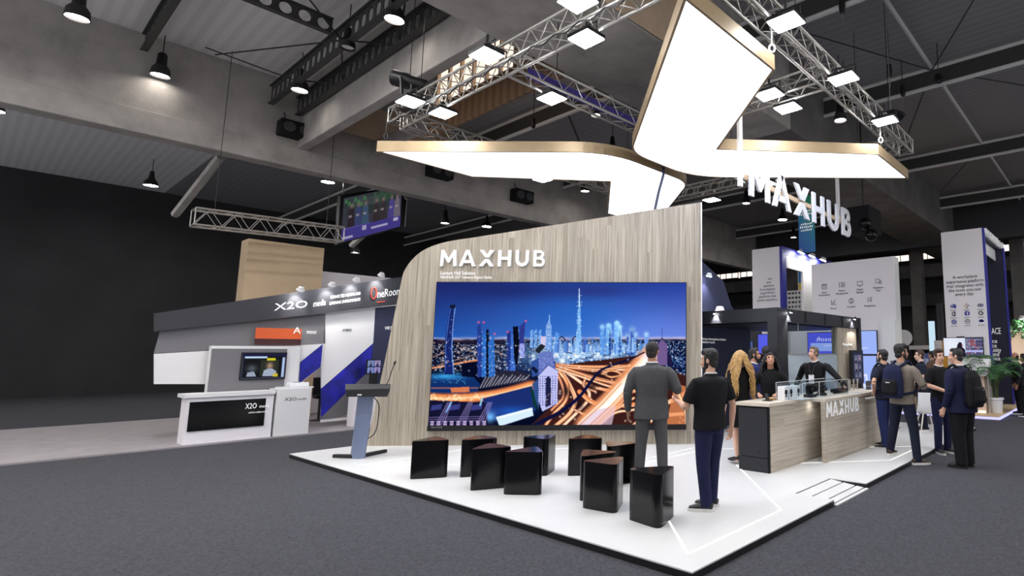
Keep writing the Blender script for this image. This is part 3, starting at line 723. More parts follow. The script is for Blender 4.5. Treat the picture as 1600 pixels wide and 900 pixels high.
# ramp let into the edge
t = empty('access_ramp', ((RX+PX1)/2, (RY0+RY1)/2, 0), 0, 'white access ramp with dark cross lines let into the right edge of the platform', 'ramp')
def rz_(x): return HP-.004-(HP-.012)*(x-RX)/(PX1+.06-RX)
for i in range(3):
    x0 = RX+.022+i*.182; x1 = x0+.158
    if i == 2: x1 = PX1-.03
    MB().prism([(x0, RY0+.02, 0), (x1, RY0+.02, 0), (x1, RY0+.02, rz_(x1)), (x0, RY0+.02, rz_(x0))], Y3*(RY1-RY0-.04)).build('ramp_board', M['deck'], t)
MB().prism([(RX+.002, RY0+.01, 0), (PX1-.01, RY0+.01, 0), (PX1-.01, RY0+.01, rz_(PX1)-.01), (RX+.002, RY0+.01, HP-.02)], Y3*(RY1-RY0-.02)).build('ramp_base', M['navy'], t)
MB().box((PX1-.008, RY0+.012, 0), (PX1+.03, RY1-.012, .014)).build('nosing', M['white'], t)

# ------------------------------------------------------------------ feature wall
WA = G(573, 696.7, HP); WB_ = G(1090, 693.3, HP); WD = (WB_-WA); WD.z = 0; WD.normalize(); WN = Vector((WD.y, -WD.x, 0))   # WN looks to the audience
WA = Vector((WA.x, WA.y, HP))
def WP(px, py, off=0.0):
    p = PL(px, py, WA+WN*off, WN); return p
def ws(px, py): p = WP(px, py); return (p-WA).dot(WD), p.z-HP
def wpt(s, z, off=0.0): return WA+WD*s+Z3*z+WN*off
SR, ZR = ws(1095, 316)
arcpts = curve([(627, 440), (631, 425), (641, 409), (657, 394), (678, 383.5), (704, 376.5), (740, 371)], 6)
outl = [ws(573, 697), ws(600, 569)]+[ws(*p) for p in arcpts]+[ws(1095, 316)]
outl[0] = (outl[0][0], 0); outl.append((SR, 0))
t = empty('feature_wall', wpt(SR/2, 0), 0, 'tall grey oak wall with sloping curved top carrying the video wall', 'wall panel')
MB().prism([wpt(s, z) for s, z in outl], -WN*.22).build('wood_panel', M['wood_z'], t)
MB().obox(wpt(SR+.012, ZR/2, -.11), WD*.012, WN*.112, Z3*(ZR/2)).build('edge_trim', M['white'], t)
s0, z0 = ws(688.5, 416.2); s1, z1 = ws(852.5, 391.5)
wordmark(t, wpt(s0, z0, .002), WD, Z3, z1-z0, s1-s0, .035, M['white_letter'])
s0, z0 = ws(688, 429.2); s1, _ = ws(742, 429)
text('caption_lettering', 'Lecture Hall Solution', .1, wpt(s0, z0, .004), WD, Z3, M['text_white'], t, align='LEFT', width=s1-s0)
s0, z0 = ws(688, 435.2); s1, _ = ws(768, 435)
text('caption_lettering', 'MAXHUB 220" Universe Raptor Series', .08, wpt(s0, z0, .004), WD, Z3, M['text_white'], t, align='LEFT', width=s1-s0)

# ------------------------------------------------------------------ video wall picture: a lit city at night
def city():
    W, H = 520, 300; p = Paint(W, H)
    TL, TR, BL, BR = (685, 442), (1072.5, 443), (673, 664), (1071.5, 662)
    def S(x, y):
        v = (y-442)/(221.); xl = TL[0]+(BL[0]-TL[0])*v; xr = TR[0]+(BR[0]-TR[0])*v
        return ((x-xl)/(xr-xl)*W, v*H)
    def PP(l): return [S(*q) for q in l]
    k = W/390
    yy = p.Y/H*221+442; xx = p.X/W*388+685
    tt = np.clip((yy-442)/92, 0, 1)[..., None]; hx = np.clip((xx-685)/388, 0, 1)[..., None]
    top = np.array([36, 44, 104])*(1-hx)+np.array([46, 66, 150])*hx; bot = np.array([40, 92, 172])*(1-hx)+np.array([112, 132, 214])*hx
    p.a = top*(1-tt)+bot*tt
    p.glow(*S(905, 500), 110*k, (36, 112, 200), .55, 60*k); p.glow(*S(1010, 525), 80*k, (112, 140, 226), .5, 36*k)
    p.glow(*S(800, 455), 80*k, (36, 40, 92), .5, 14*k); p.glow(*S(930, 455), 60*k, (50, 50, 112), .55, 12*k); p.glow(*S(985, 475), 60*k, (70, 100, 180), .3, 8*k)
    # ground
    p.rect(*S(670, 531), *S(1090, 664), (15, 19, 42)); p.glow(*S(905, 560), 100*k, (92, 140, 205), .85, 24*k); p.glow(*S(905, 552), 66*k, (196, 226, 250), .8, 13*k)
    for x in range(676, 1074, 9): p.glow(*S(x, 530.5+RNG.uniform(-1, 1)), RNG.uniform(5, 11)*k, (214, 196, 216), RNG.uniform(.3, .75), RNG.uniform(1.5, 3)*k)
    p.line(PP([(676, 537), (720, 535), (760, 537), (800, 535)]), 2.2*k, (60, 44, 60), .8)
    def sp(x0, y0, x1, y1, n, cols, size=1, al=.85):
        a = S(x0, y0); b = S(x1, y1); p.dots(a[0], a[1], b[0], b[1], n, cols, al, size)
    B_ = [(90, 150, 220), (200, 226, 252), (30, 46, 100), (245, 250, 255), (20, 28, 66), (60, 110, 190)]
    sp(676, 539, 790, 552, 700, [(200, 210, 240), (120, 160, 220), (20, 26, 56), (20, 26, 56), (240, 200, 170)]); sp(676, 550, 790, 582, 620, [(16, 20, 44), (150, 190, 240), (230, 240, 255), (60, 100, 170), (220, 160, 120)])
    for i in range(60):
        x = RNG.uniform(676, 790); y = RNG.uniform(541, 578); p.glow(*S(x, y), 1.5*k, (230, 240, 255), .9)
    for x0, y0, x1, y1 in ((676, 560, 706, 548), (720, 545, 760, 556), (690, 570, 740, 556), (770, 548, 800, 560)): p.line(PP([(x0, y0), (x1, y1)]), 1.2*k, (236, 190, 160), .7)
    sp(790, 532, 1000, 580, 2400, B_); sp(840, 536, 990, 574, 1500, [(240, 246, 255), (150, 214, 245), (255, 255, 255), (30, 50, 110), (110, 170, 230)], 1, .8)
    for i in range(46):
        x = RNG.uniform(830, 1000); y = RNG.uniform(540, 572); p.glow(*S(x, y), RNG.uniform(1.5, 3.5)*k, (240, 248, 255), .85); 
    for i in range(30):
        x = RNG.uniform(850, 995); y = RNG.uniform(545, 572); p.rect(*S(x, y), *S(x+RNG.uniform(4, 12), y+RNG.uniform(1.2, 2.4)), (24, 40, 92), .6)
    sp(1020, 535, 1072, 575, 900, [(90, 140, 220), (220, 232, 255), (24, 40, 100), (24, 40, 100)]); sp(1025, 560, 1072, 590, 300, [(40, 70, 160), (110, 180, 240)])
    p.rect(*S(1035, 585), *S(1075, 612), (26, 32, 80), .8)
    # lake and marina
    p.poly(PP([(672, 586), (742, 590), (752, 600), (748, 614), (672, 622)]), (24, 52, 106)); p.glow(*S(700, 588), 26*k, (60, 160, 220), .9, 5*k); sp(680, 580, 730, 600, 120, [(120, 200, 240), (40, 120, 200)])
    p.poly(PP([(722, 566), (752, 562), (750, 590), (724, 588)]), (16, 20, 44))
    p.line(PP([(675, 576), (700, 572), (730, 566), (760, 562)]), 3*k, (226, 150, 106), .9)
    p.line(PP([(672, 606), (712, 606), (748, 606)]), 2*k, (180, 110, 90), .8)
    p.poly(PP([(748, 608), (765, 584), (800, 578), (826, 584), (830, 596), (790, 602)]), (44, 44, 60))
    for i in range(16): p.line(PP([(752+i*4.6, 606-i*.8), (762+i*4.4, 586+(i % 3)*2)]), 1.2*k, (190, 190, 206), .8)
    p.poly(PP([(706, 606), (734, 604), (736, 612), (708, 613)]), (206, 120, 82))
    # orange boulevard
    rd = curve([(672, 621), (700, 622), (735, 621), (770, 617), (800, 611), (832, 602)], 8)
    p.line(PP(rd), 15*k, (150, 84, 66), .9, 3); p.line(PP(rd), 10*k, (234, 150, 92), .95, 3); p.line(PP(rd), 3*k, (255, 214, 170), .7, 2); sp(675, 614, 780, 626, 60, [(255, 240, 220), (60, 30, 30)])
    # water basin and bright bridge
    p.poly(PP([(756, 622), (832, 603), (838, 640), (792, 662), (762, 650)]), (34, 52, 112)); p.glow(*S(800, 642), 26*k, (40, 96, 190), .8, 8*k)
    p.poly(PP([(776, 650), (832, 636), (834, 648), (782, 664)]), (206, 226, 238)); p.line(PP([(778, 652), (832, 638)]), 1.5*k, (255, 255, 255))
    p.glow(*S(767, 650), 8*k, (120, 190, 250), .9, 8*k)
    # roofs bottom left
    p.poly(PP([(672, 624), (760, 628), (764, 664), (672, 664)]), (28, 28, 56))
    for x in (678, 706, 740): p.poly(PP([(x, 632), (x+16, 630), (x+14, 638), (x-2, 640)]), (62, 66, 128))
    for x0 in (690, 722, 752): 
        for j in range(4): p.line(PP([(x0+12+j*2, 628), (x0-6+j*4, 662)]), 1.2*k, (150, 136, 190), .8)
    for y in (650, 653, 656): p.line(PP([(672, y), (757, y-1)]), 1*k, (136, 124, 176), .8)
    for i in range(9): 
        for j in range(4): p.rect(*S(676+i*10, 656+j*2), *S(681+i*10, 657.2+j*2), (206, 186, 226))
    p.line(PP([(708, 627), (700, 642)]), 2*k, (140, 190, 240)); p.line(PP([(755, 622), (752, 632)]), 2.5*k, (140, 200, 230))
    # towers
    def tower(q, c, n=40, cols=((150, 190, 240), (230, 236, 250), (40, 60, 120))):
        p.poly(PP(q), c); xs = [a for a, b in q]; ys = [b for a, b in q]; sp(min(xs)+1, min(ys)+6, max(xs)-1, max(ys), n, list(cols))
    p.poly(PP([(705, 478), (713.5, 477), (713, 500), (709, 530), (708, 560), (712, 585), (697, 585), (698, 530), (702, 500)]), (30, 44, 104))
    p.line(PP([(706, 482), (702, 510), (699, 540), (698, 580)]), 1*k, (80, 120, 200)); p.line(PP([(713, 482), (710, 510), (708, 545), (711, 584)]), 1.4*k, (120, 160, 226)); p.rect(*S(706, 478), *S(713, 483), (26, 34, 46)); sp(703, 486, 709, 575, 40, [(180, 200, 250), (90, 130, 220)])
    tower([(747, 512), (752, 506), (754, 520), (757, 588), (748, 590), (747, 540)], (44, 66, 142)); tower([(755, 525), (761, 522), (764, 588), (754, 590)], (50, 110, 190), 60)
    tower([(761, 516), (765, 516), (765, 588), (761, 588)], (20, 24, 44), 8); tower([(764, 536), (773, 523), (775, 588), (765, 590)], (52, 108, 186), 60)
    tower([(793, 519), (803, 520), (804, 580), (793, 580)], (40, 58, 130)); tower([(799, 520), (806, 524), (806, 580), (798, 580)], (66, 108, 190), 40)
    tower([(802, 512), (810, 511), (812, 540), (808, 580), (804, 560)], (18, 20, 34), 6); p.poly(PP([(812, 512), (821, 503), (819, 540), (812, 540)]), (52, 62, 136)); tower([(812, 538), (820, 538), (820, 560), (812, 560)], (150, 156, 220), 30)
    for x, y in ((749, 505), (757, 505), (774, 523), (822, 503), (794, 520)): p.glow(*S(x, y), 1.6*k, (255, 90, 140), 1)
    for x in (831, 837, 844): tower([(x-2, 518), (x+2, 516), (x+2.5, 545), (x-2.5, 545)], (110, 160, 220), 24)
    tower([(853, 512), (858, 500), (862, 512), (862, 548), (853, 548)], (120, 160, 220), 50, ((250, 250, 255), (170, 196, 240), (60, 90, 160))); p.line(PP([(858.5, 494), (858.5, 504)]), 1*k, (190, 220, 250))
    tower([(845, 527), (853, 527), (853, 545), (845, 545)], (200, 190, 220), 20); tower([(868, 520), (873, 522), (873, 545), (866, 545)], (90, 150, 220), 24)
    for x in (874, 895): p.line(PP([(x, 545), (x, 530), (x+4, 527), (x+9, 532), (x+9, 545)]), 1.6*k, (26, 36, 76))
    # the needle
    q = [(904.6, 453), (905.6, 470), (907, 490), (907, 510), (908, 530), (908, 546), (899, 546), (899.6, 530), (902, 510), (902.6, 490), (904, 470)]
    p.poly(PP(q), (120, 176, 230)); sp(902, 462, 907.5, 545, 120, [(255, 255, 255), (190, 226, 250), (60, 100, 170)]); p.line(PP([(904.8, 452), (905, 480)]), 1.2*k, (220, 240, 255))
    for a, b, y, c in ((937, 944, 508, (90, 150, 220)), (946, 955, 506, (110, 170, 230)), (959, 968, 502, (120, 176, 236)), (965, 971, 508, (130, 190, 240)), (951, 954, 516, (26, 60, 130)), (966, 969, 520, (40, 80, 150)), (978, 983, 522, (50, 90, 170)), (985, 990, 512, (36, 76, 160)), (991, 994, 520, (90, 140, 210)), (1006, 1013, 520, (110, 150, 220))):
        tower([(a, y+3), ((a+b)/2, y), (b, y+3), (b, 556), (a, 556)], c, 36); p.glow(*S((a+b)/2, y+4), 4*k, (210, 246, 255), .55)
    for _ in range(60):
        x = RNG.uniform(860, 1010); h = RNG.uniform(528, 542); p.rect(*S(x, h), *S(x+RNG.uniform(2, 4), 552), [(90, 140, 210), (150, 190, 236), (60, 90, 170)][int(RNG.integers(3))], .7)
    # motorway junction
    p.poly(PP([(868, 572), (1002, 556), (1072, 590), (1072, 664), (828, 664), (872, 625)]), (64, 36, 34)); p.poly(PP([(868, 576), (900, 578), (880, 630), (860, 640)]), (70, 44, 50))
    LANE = [(255, 206, 168), (244, 160, 104), (255, 236, 214), (206, 118, 72), (255, 182, 130)]
    def road(pts, wd, n=3):
        c = PP(curve(pts, 9)); p.line(c, wd*k+2, (120, 62, 48), .9); p.line(c, wd*k, LANE[int(RNG.integers(2))], .95)
        for j in range(n):
            o = (j-(n-1)/2)*wd/n; p.line(PP(curve([(x+o*.35, y+o) for x, y in pts], 9)), .8*k, LANE[int(RNG.integers(5))], .9)
    road([(862, 574), (890, 580), (930, 592), (975, 602), (1040, 612)], 5, 4); road([(866, 570), (900, 573), (940, 574), (985, 572), (1010, 566)], 3, 3); road([(880, 574), (930, 580), (990, 578)], 3, 2)
    road([(866, 572), (880, 586), (892, 606), (899, 626), (890, 645), (868, 664)], 5, 3); road([(868, 574), (886, 600), (884, 625), (866, 645), (852, 664)], 4, 3); road([(872, 574), (896, 590), (916, 606), (920, 622), (905, 640), (880, 664)], 4, 3)
    road([(916, 600), (938, 608), (970, 612), (1040, 611)], 4, 3); road([(914, 592), (912, 604), (930, 612)], 2.5, 2); road([(905, 612), (925, 628), (955, 634), (990, 632)], 6, 4); road([(940, 585), (955, 580), (970, 586), (955, 590), (940, 585)], 2, 2)
    for pts in ([(864, 572), (905, 577), (950, 578), (1000, 570)], [(866, 576), (910, 590), (960, 606), (1040, 618)], [(870, 572), (905, 584), (950, 597), (1050, 606)], [(898, 640), (925, 650), (960, 640), (990, 622)], [(935, 664), (960, 645), (990, 640), (1030, 630)], [(862, 572), (876, 596), (880, 620), (862, 640)]):
        road(pts, 2.6, 3)
    for x, y, w_, h_ in ((925, 604, 9, 5), (950, 618, 12, 5), (905, 632, 6, 8), (885, 612, 5, 9), (975, 590, 10, 3), (940, 588, 8, 2.5), (1010, 622, 9, 5), (1035, 632, 8, 5)): p.glow(*S(x, y), w_*k, (34, 24, 30), .8, h_*k)
    for i in range(70):
        x = RNG.uniform(870, 1070); y = RNG.uniform(578, 660); p.glow(*S(x, y), 1.4*k, (255, 236, 206), .8)
    big = [(1022, 552), (1000, 575), (978, 600), (950, 630), (912, 664)]
    c = PP(curve(big, 9)); p.line(c, 26*k, (226, 150, 106), .8, 8); p.line(c, 14*k, (255, 226, 200), .95, 5); p.line(c, 5*k, (255, 250, 246), .95, 3)
    p.poly(PP([(930, 640), (962, 634), (955, 664), (900, 664)]), (214, 190, 210), .7)
    for o in (-12, -8, 8, 14, 20): p.line(PP([(x+o, y) for x, y in big[2:]]), 1.2*k, LANE[abs(o) % 5], .8)
    road([(990, 664), (1020, 640), (1060, 622), (1075, 612)], 6, 4); road([(1000, 664), (1035, 650), (1075, 646)], 5, 3); p.poly(PP([(1054, 600), (1075, 606), (1075, 664), (1040, 664)]), (222, 140, 92), .75)
    road([(1050, 590), (1058, 612), (1070, 640), (1072, 664)], 4, 3)
    p.glow(*S(1015, 558), 14*k, (240, 224, 240), .9, 6*k)
    tr = curve([(826, 668), (850, 656), (880, 640), (905, 620), (922, 598), (938, 580), (962, 570), (985, 562), (1006, 552)], 9); c = PP(tr)
    for i in range(len(c)-1): p.line(c[i:i+2], (6.5-4.6*i/len(c))*k, (22, 26, 62), 1)
    for i in range(120):
        x = RNG.uniform(676, 1070); y = RNG.uniform(536, 580); p.glow(*S(x, y), 1.1*k, [(255, 255, 255), (190, 226, 255), (255, 220, 190)][i % 3], .9)
    for i in range(26): p.glow(*S(RNG.uniform(675, 752), RNG.uniform(615, 625)), 1.6*k, (255, 232, 190), .8)
    # twin tower with the arch
    p.poly(PP([(838, 562), (862, 552), (868, 568), (868, 576), (832, 590), (830, 566)]), (56, 84, 150)); tower([(842, 552), (864, 550), (868, 590), (842, 592)], (104, 120, 186), 120, ((190, 200, 236), (60, 70, 140)))
    p.poly(PP([(836, 549), (845, 538.5), (853, 542), (842, 554)]), (38, 44, 52)); p.poly(PP([(830, 576), (834, 573), (842, 580), (838, 585)]), (24, 30, 62))
    p.poly(PP([(841, 588), (857, 571), (872, 580), (871, 630), (848, 642), (841, 625)]), (186, 188, 232)); p.line(PP([(841, 588), (857, 571), (872, 580)]), 1*k, (40, 60, 120))
    for i in range(7):
        for j in range(13): p.rect(*S(843.5+i*3.9, 588+j*3.6), *S(845+i*3.9, 589.8+j*3.6), (70, 72, 140))
    p.poly(PP([(853, 636), (853, 592), (857, 588), (861, 592), (861, 632)]), (38, 40, 74)); sp(853, 615, 861, 634, 24, [(230, 190, 150), (80, 80, 110)])
    p.poly(PP([(828, 604), (836, 612), (840, 640), (834, 634)]), (22, 60, 62)); p.poly(PP([(832, 600), (842, 592), (842, 640), (836, 620)]), (58, 84, 140))
    # pointed tower behind the watching man
    p.line(PP([(1034, 514), (1034, 532)]), 1*k, (70, 84, 150)); p.poly(PP([(1026, 540), (1034, 530), (1042, 539), (1044, 572), (1026, 572)]), (112, 92, 140)); p.line(PP([(1027, 539), (1034, 530), (1041, 538)]), 1.8*k, (58, 60, 96)); p.poly(PP([(1042, 552), (1048, 556), (1052, 580), (1042, 575)]), (36, 34, 70))
    g = p.a; b = (np.roll(g, 1, 1)+np.roll(g, -1, 1)+np.roll(g, 1, 0)+np.roll(g, -1, 0))/4; p.a = np.clip((g*.8+b*.2-118)*1.1+118, 4, 255)
    return p.a
t = empty('video_wall', wpt(*ws(872, 672)), 0, 'huge lit display showing a night city with motorways on the wooden wall', 'screen')
a0 = ws(685, 441); a1 = ws(1073, 442); c0 = ws(671.5, 672); 
SL, SRr = (a0[0]+ws(671.5, 672.3)[0])/2, (a1[0]+ws(1072, 669.6)[0])/2; ZTt, ZB = a0[1], c0[1]; ZPB = ws(673.5, 664)[1]
MB().obox(wpt((SL+SRr)/2, (ZTt+ZB)/2, .045), WD*(SRr-SL)/2, WN*.043, Z3*(ZTt-ZB)/2).build('display_housing', M['black'], t)
MB().obox(wpt((SL+SRr)/2, (ZPB+ZB)/2-.005, .1), WD*(SRr-SL)/2, WN*.02, Z3*(ZPB-ZB)/2).build('lower_bezel', M['black_matte'], t)
picture('display_picture', city(), wpt(SL+.012, ZTt-.012, .092), wpt(SRr-.012, ZTt-.012, .092), wpt(SL+.012, ZPB, .092), M['pic'], t)
wordmark(t, wpt(SL+.08, ZB+.05, .121), WD, Z3, .03, .2, .002, M['grey'], name='bezel_logo_letter')

# ------------------------------------------------------------------ triangular stools
def rtri(R=.315, r=.07):
    tri = [(R*math.cos(PI/2+i*2*PI/3), R*math.sin(PI/2+i*2*PI/3)) for i in range(3)]
    return fillet(tri, {0: r*1.7, 1: r*1.7, 2: r*1.7}, 6)
SH = .505
st_side = MB().prism([Vector((x, y, 0)) for x, y in rtri()], Z3*(SH-.012)).mesh('body', M['black_gloss'])
st_top = MB().prism([Vector((x, y, SH-.012)) for x, y in rtri(.312)], Z3*.012).mesh('seat_top', M['black_gloss'])
def ang(c, p): return math.atan2(p[1]-c[1], p[0]-c[0])
ST_ = [([(643, 689), (704, 687), (679, 682)], 'leftmost black triangular stool in front of the wooden wall'),
 ([(718, 687.5), (780, 684), (749, 680)], 'black triangular stool in the back row, second from the left, partly hidden'),
 ([(738, 702), (799, 698), (765, 692)], 'black triangular stool in the front row left, in front of the hidden one'),
 ([(784, 706), (848, 706), (840, 697)], 'black triangular stool with wide flat face at the middle of the front row'),
 ([(817, 682), (867, 678.5), (855, 686)], 'black triangular stool under the middle of the video wall showing its lit right side'),
 ([(886, 685), (945, 684), (915, 679.5)], 'black triangular stool with orange reflection on its top near the video wall'),
 ([(909, 714), (967, 706), (911, 701)], 'black triangular stool almost wholly behind the bright sided one'),
 ([(909, 720), (961, 726), (976, 713)], 'black triangular stool with bright white reflecting right side, second nearest'),
 ([(951, 699), (993, 691), (955, 688)], 'black triangular stool just left of the legs of the man in the grey suit'),
 ([(983, 732), (1030, 742), (1053, 728)], 'nearest black triangular stool in front of the man in the grey suit')]
proto = None
for pts, lb in ST_:
    Q = [G(*q, HP+SH) for q in pts]; c = sum(Q, Vector())/3
    a = [((ang(c, q)-PI/2) % (2*PI/3)) for q in Q]
    z = sum(complex(math.cos(3*v), math.sin(3*v)) for v in a); rz = math.atan2(z.imag, z.real)/3
    if proto is None:
        t = empty('triangular_stool', (c.x, c.y, HP), rz, lb, 'stool', 'black triangular stools'); WM[t.name] = Matrix.Identity(4)
        xf(t, st_side, 'body'); xf(t, st_top, 'seat_top'); proto = t
    else:
        t = copy_tree(proto); t.location = (c.x, c.y, HP); t.rotation_euler = (0, 0, rz); t['label'] = lb

# ------------------------------------------------------------------ lectern
LM = Vector((-10.2, 4.16, HP)); lf = (WN*-1)      # people behind it look towards the room
t = empty('lectern', LM, 0, 'grey blue lectern with dark tilted top and black feet left of the wooden wall', 'lectern')
pL, pR = G(521, 715, HP), G(603, 707, HP); pL.z = pR.z = HP
for q in (pL, pR):
    d = (q-LM); L = d.length; d.normalize(); n = d.cross(Z3)
    MB().prism([LM-n*.06+d*.02, q-n*.03, q+n*.03, LM+n*.06+d*.02], Z3*.055).build('foot', M['black'], t, bevel=.008)
vw = (CO-LM); vw.z = 0; vw.normalize(); sd = Vector((-vw.y, vw.x, 0))
ax_ = CR.copy(); ax_.z = 0; ax_.normalize()
top = Vector(VX(566, 617, LM.x)); hcol = top.z-HP; cpts = []
b = MB()
def cs(z, wx, dp, ox): return [LM+ax_*(ox+wx*math.cos(a*PI/10)*(1 if abs(math.cos(a*PI/10)) < .8 else 1))+vw*(dp*math.sin(a*PI/10))+Z3*z for a in range(20)]
rings = [cs(.0, .125, .09, .0), cs(hcol*.5, .13, .1, .035), cs(hcol*.72, .135, .1, .05), cs(hcol, .135, .1, .06)]
vs = [p for r_ in rings for p in r_]; fs = [(i*20+j, i*20+(j+1) % 20, (i+1)*20+(j+1) % 20, (i+1)*20+j) for i in range(3) for j in range(20)]+[list(range(20))[::-1], list(range(60, 80))]
b.add(vs, fs); b.build('column', M['lect'], t, smooth=True)
b = MB(); b.tube([p+vw*.002 for p in cs(hcol*.72, .137, .102, .05)], .004, 6, closed=True); b.build('column_joint', M['grey'], t)
tc_ = LM+ax_*.085+Z3*hcol
def tp(u, v, z): return tc_+ax_*u+vw*v+Z3*z
MB().add([tp(-.34, .22, -.02), tp(.33, .22, -.02), tp(.36, -.22, .1), tp(-.36, -.22, .1), tp(-.37, .25, .1), tp(.37, .25, .12), tp(.39, -.24, .17), tp(-.39, -.24, .17)],
         [(0, 3, 2, 1), (4, 5, 6, 7), (0, 1, 5, 4), (1, 2, 6, 5), (2, 3, 7, 6), (3, 0, 4, 7)]).build('desk_top', M['lect_dark'], t, bevel=.008)
MB().obox(tp(-.13, .235, .015), ax_*.035, vw*.012, Z3*.012).build('desk_light', M['white'], t)
mic0 = tp(.3, -.1, .14); mic1 = WP(607, 580, .5)
m1 = tp(.42, -.14, .5)
MB().tube([mic0, mic0.lerp(m1, .3)+ax_*.01, mic0.lerp(m1, .7), m1], .007, 8).build('microphone_neck', M['black'], t, smooth=True)
MB().tube([m1-(m1-mic0)*.0, m1+(m1-mic0)*.06, m1+(m1-mic0)*.16], [.016, .02, .012], 10).build('microphone_head', M['black'], t, smooth=True)
cpts = curve([tp(.1, .12, -.02), tp(.2, .12, -.16), tp(.2, .1, -.45), tp(.16, .08, -.62), tp(.06, .06, -.7)], 6)
MB().tube(cpts, .008, 8).build('cable', M['black'], t, smooth=True)

# ------------------------------------------------------------------ reception counter
t = empty('counter_cabinet', (-4.4, 8.2, HP), 0, 'grey oak front counter unit with black drawer end panel nearest the camera', 'counter')
MB().box((-4.6, 7.16, HP+.002), (-4.14, 9.3, .998)).build('cabinet_body', M['wood_h'], t)
b = MB().box((-4.62, 7.13, HP), (-4.15, 7.158, .998)); b.build('end_panel', M['black_matte'], t)
for z0, z1 in ((HP+.01, .27), (.28, .97)): MB().box((-4.66, 7.116, z0), (-4.17, 7.131, z1)).build('drawer_front', M['frame_black'], t, bevel=.003)
MB().tube([(-4.33, 7.112, .19), (-4.33, 7.1, .19)], .012, 8).build('drawer_lock', M['steel'], t)
MB().tube([(-4.33, 7.112, .36), (-4.33, 7.1, .36)], .012, 8).build('drawer_lock', M['steel'], t)
MB().box((-4.7, 7.1, 1.0), (-4.12, 8.3, 1.05)).build('worktop', M['wood_top'], t, bevel=.004)
MB().lathe([(.03, -.004), (.03, 0)], (-4.05, 8.42, .997), 14).build('downlight', M['spot'], t)
t = empty('lettered_counter', (-4.2, 9.4, HP), 0, 'grey oak counter section with white letters MAXHUB on its front', 'counter')
MB().box((-3.89, 8.31, HP+.002), (-3.82, 11.2, 1.0)).build('front_panel', M['wood_h'], t)
MB().box((-4.66, 8.305, 1.0), (-3.8, 11.22, 1.05)).build('worktop', M['wood_top'], t, bevel=.004)
MB().box((-4.6, 11.1, HP+.002), (-3.9, 11.18, 1.0)).build('end_panel', M['wood_h'], t)
P0 = VX(1291.5, 651, -3.815); P1 = VX(1341, 626, -3.815); PT0 = VX(1291.5, 631, -3.815)
wordmark(t, (-3.818, P0.y, (P0.z+VX(1341, 643, -3.815).z)/2), Y3, Z3, .235, P1.y-P0.y, .012, M['white_letter'])
q = VX(1352, 624, -3.815); text('caption_lettering', 'Meeting Room Solution', .05, (-3.815, q.y, q.z), Y3, Z3, M['text_white'], t, align='LEFT', width=.75)
CT = 1.05
def item(name, x, y, label, cat, group=None): return empty(name, (x, y, CT), 0, label, cat, group)
# three white boxes with a dark camera printed on them
for i, (px, lb) in enumerate(((1226.5, 'left'), (1234.5, 'middle'), (1246, 'right'))):
    p = PL(px, 617, Vector((-4.22, 0, 0)), X3); y = p.y
    t = item('product_box', -4.25, y, f'small white box with black camera print, {lb} of three on the counter', 'box', 'white product boxes on the counter')
    MB().box((-4.32, y-.055, CT), (-4.2, y+.055, CT+.21)).build('carton', M['white_gloss'], t, bevel=.004)
    MB().lathe([(.042, 0), (.042, .003)], (-4.2, y, CT+.12), 16, M4=Matrix(((0, 0, 1), (1, 0, 0), (0, 1, 0)))).build('camera_print', M['black'], t)
    MB().box((-4.2, y-.02, CT+.045), (-4.197, y+.025, CT+.075)).build('camera_foot_print', M['black'], t)
p = PL(1205, 623, Vector((-4.4, 0, 0)), X3)
t = item('wooden_holder', -4.4, p.y, 'small brown holder on the counter before the dark haired woman', 'holder')
MB().box((-4.45, p.y-.1, CT), (-4.33, p.y+.06, CT+.03)).build('tray', mat('brown_wood', (140, 112, 74), .6), t, bevel=.004)
MB().box((-4.42, p.y-.05, CT+.03), (-4.38, p.y+.02, CT+.04)).build('card', M['yellow'], t)
t = item('eyeglasses_stand', -4.35, 7.5, 'thin black tablet stand at the left end of the counter', 'stand')
MB().box((-4.44, 7.44, CT), (-4.3, 7.52, CT+.012)).build('base', M['black'], t); MB().obox((-4.38, 7.48, CT+.06), (0, .05, 0), (.004, 0, 0), (-.012, 0, .05)).build('rest', M['black'], t)
# acrylic display cover with conference cameras beneath
ya, yb = PL(1250, 600, Vector((-4.0, 0, 0)), X3).y, PL(1322, 596, Vector((-4.0, 0, 0)), X3).y
t = item('display_cover', -4.15, (ya+yb)/2, 'long clear acrylic cover over the devices on the counter', 'display case')
x0, x1, zt_ = -4.42, -3.96, CT+.26
for (a, b_) in (((x0, ya, CT+.005), (x0+.006, yb, zt_)), ((x1-.006, ya, CT+.005), (x1, yb, zt_)), ((x0, ya, CT+.005), (x1, ya+.006, zt_)), ((x0, yb-.006, CT+.005), (x1, yb, zt_)), ((x0, ya, zt_-.006), (x1, yb, zt_))):
    MB().box(a, b_).build('acrylic_pane', M['acrylic'], t)
b = MB()
for xx_ in (x0, x1):
    b.tube([(xx_, ya, zt_), (xx_, yb, zt_)], .004, 6)
    for yy_ in (ya, yb, ya+(yb-ya)*.33): b.tube([(xx_, yy_, CT), (xx_, yy_, zt_)], .004, 6)
b.build('polished_edge', M['white'], t)
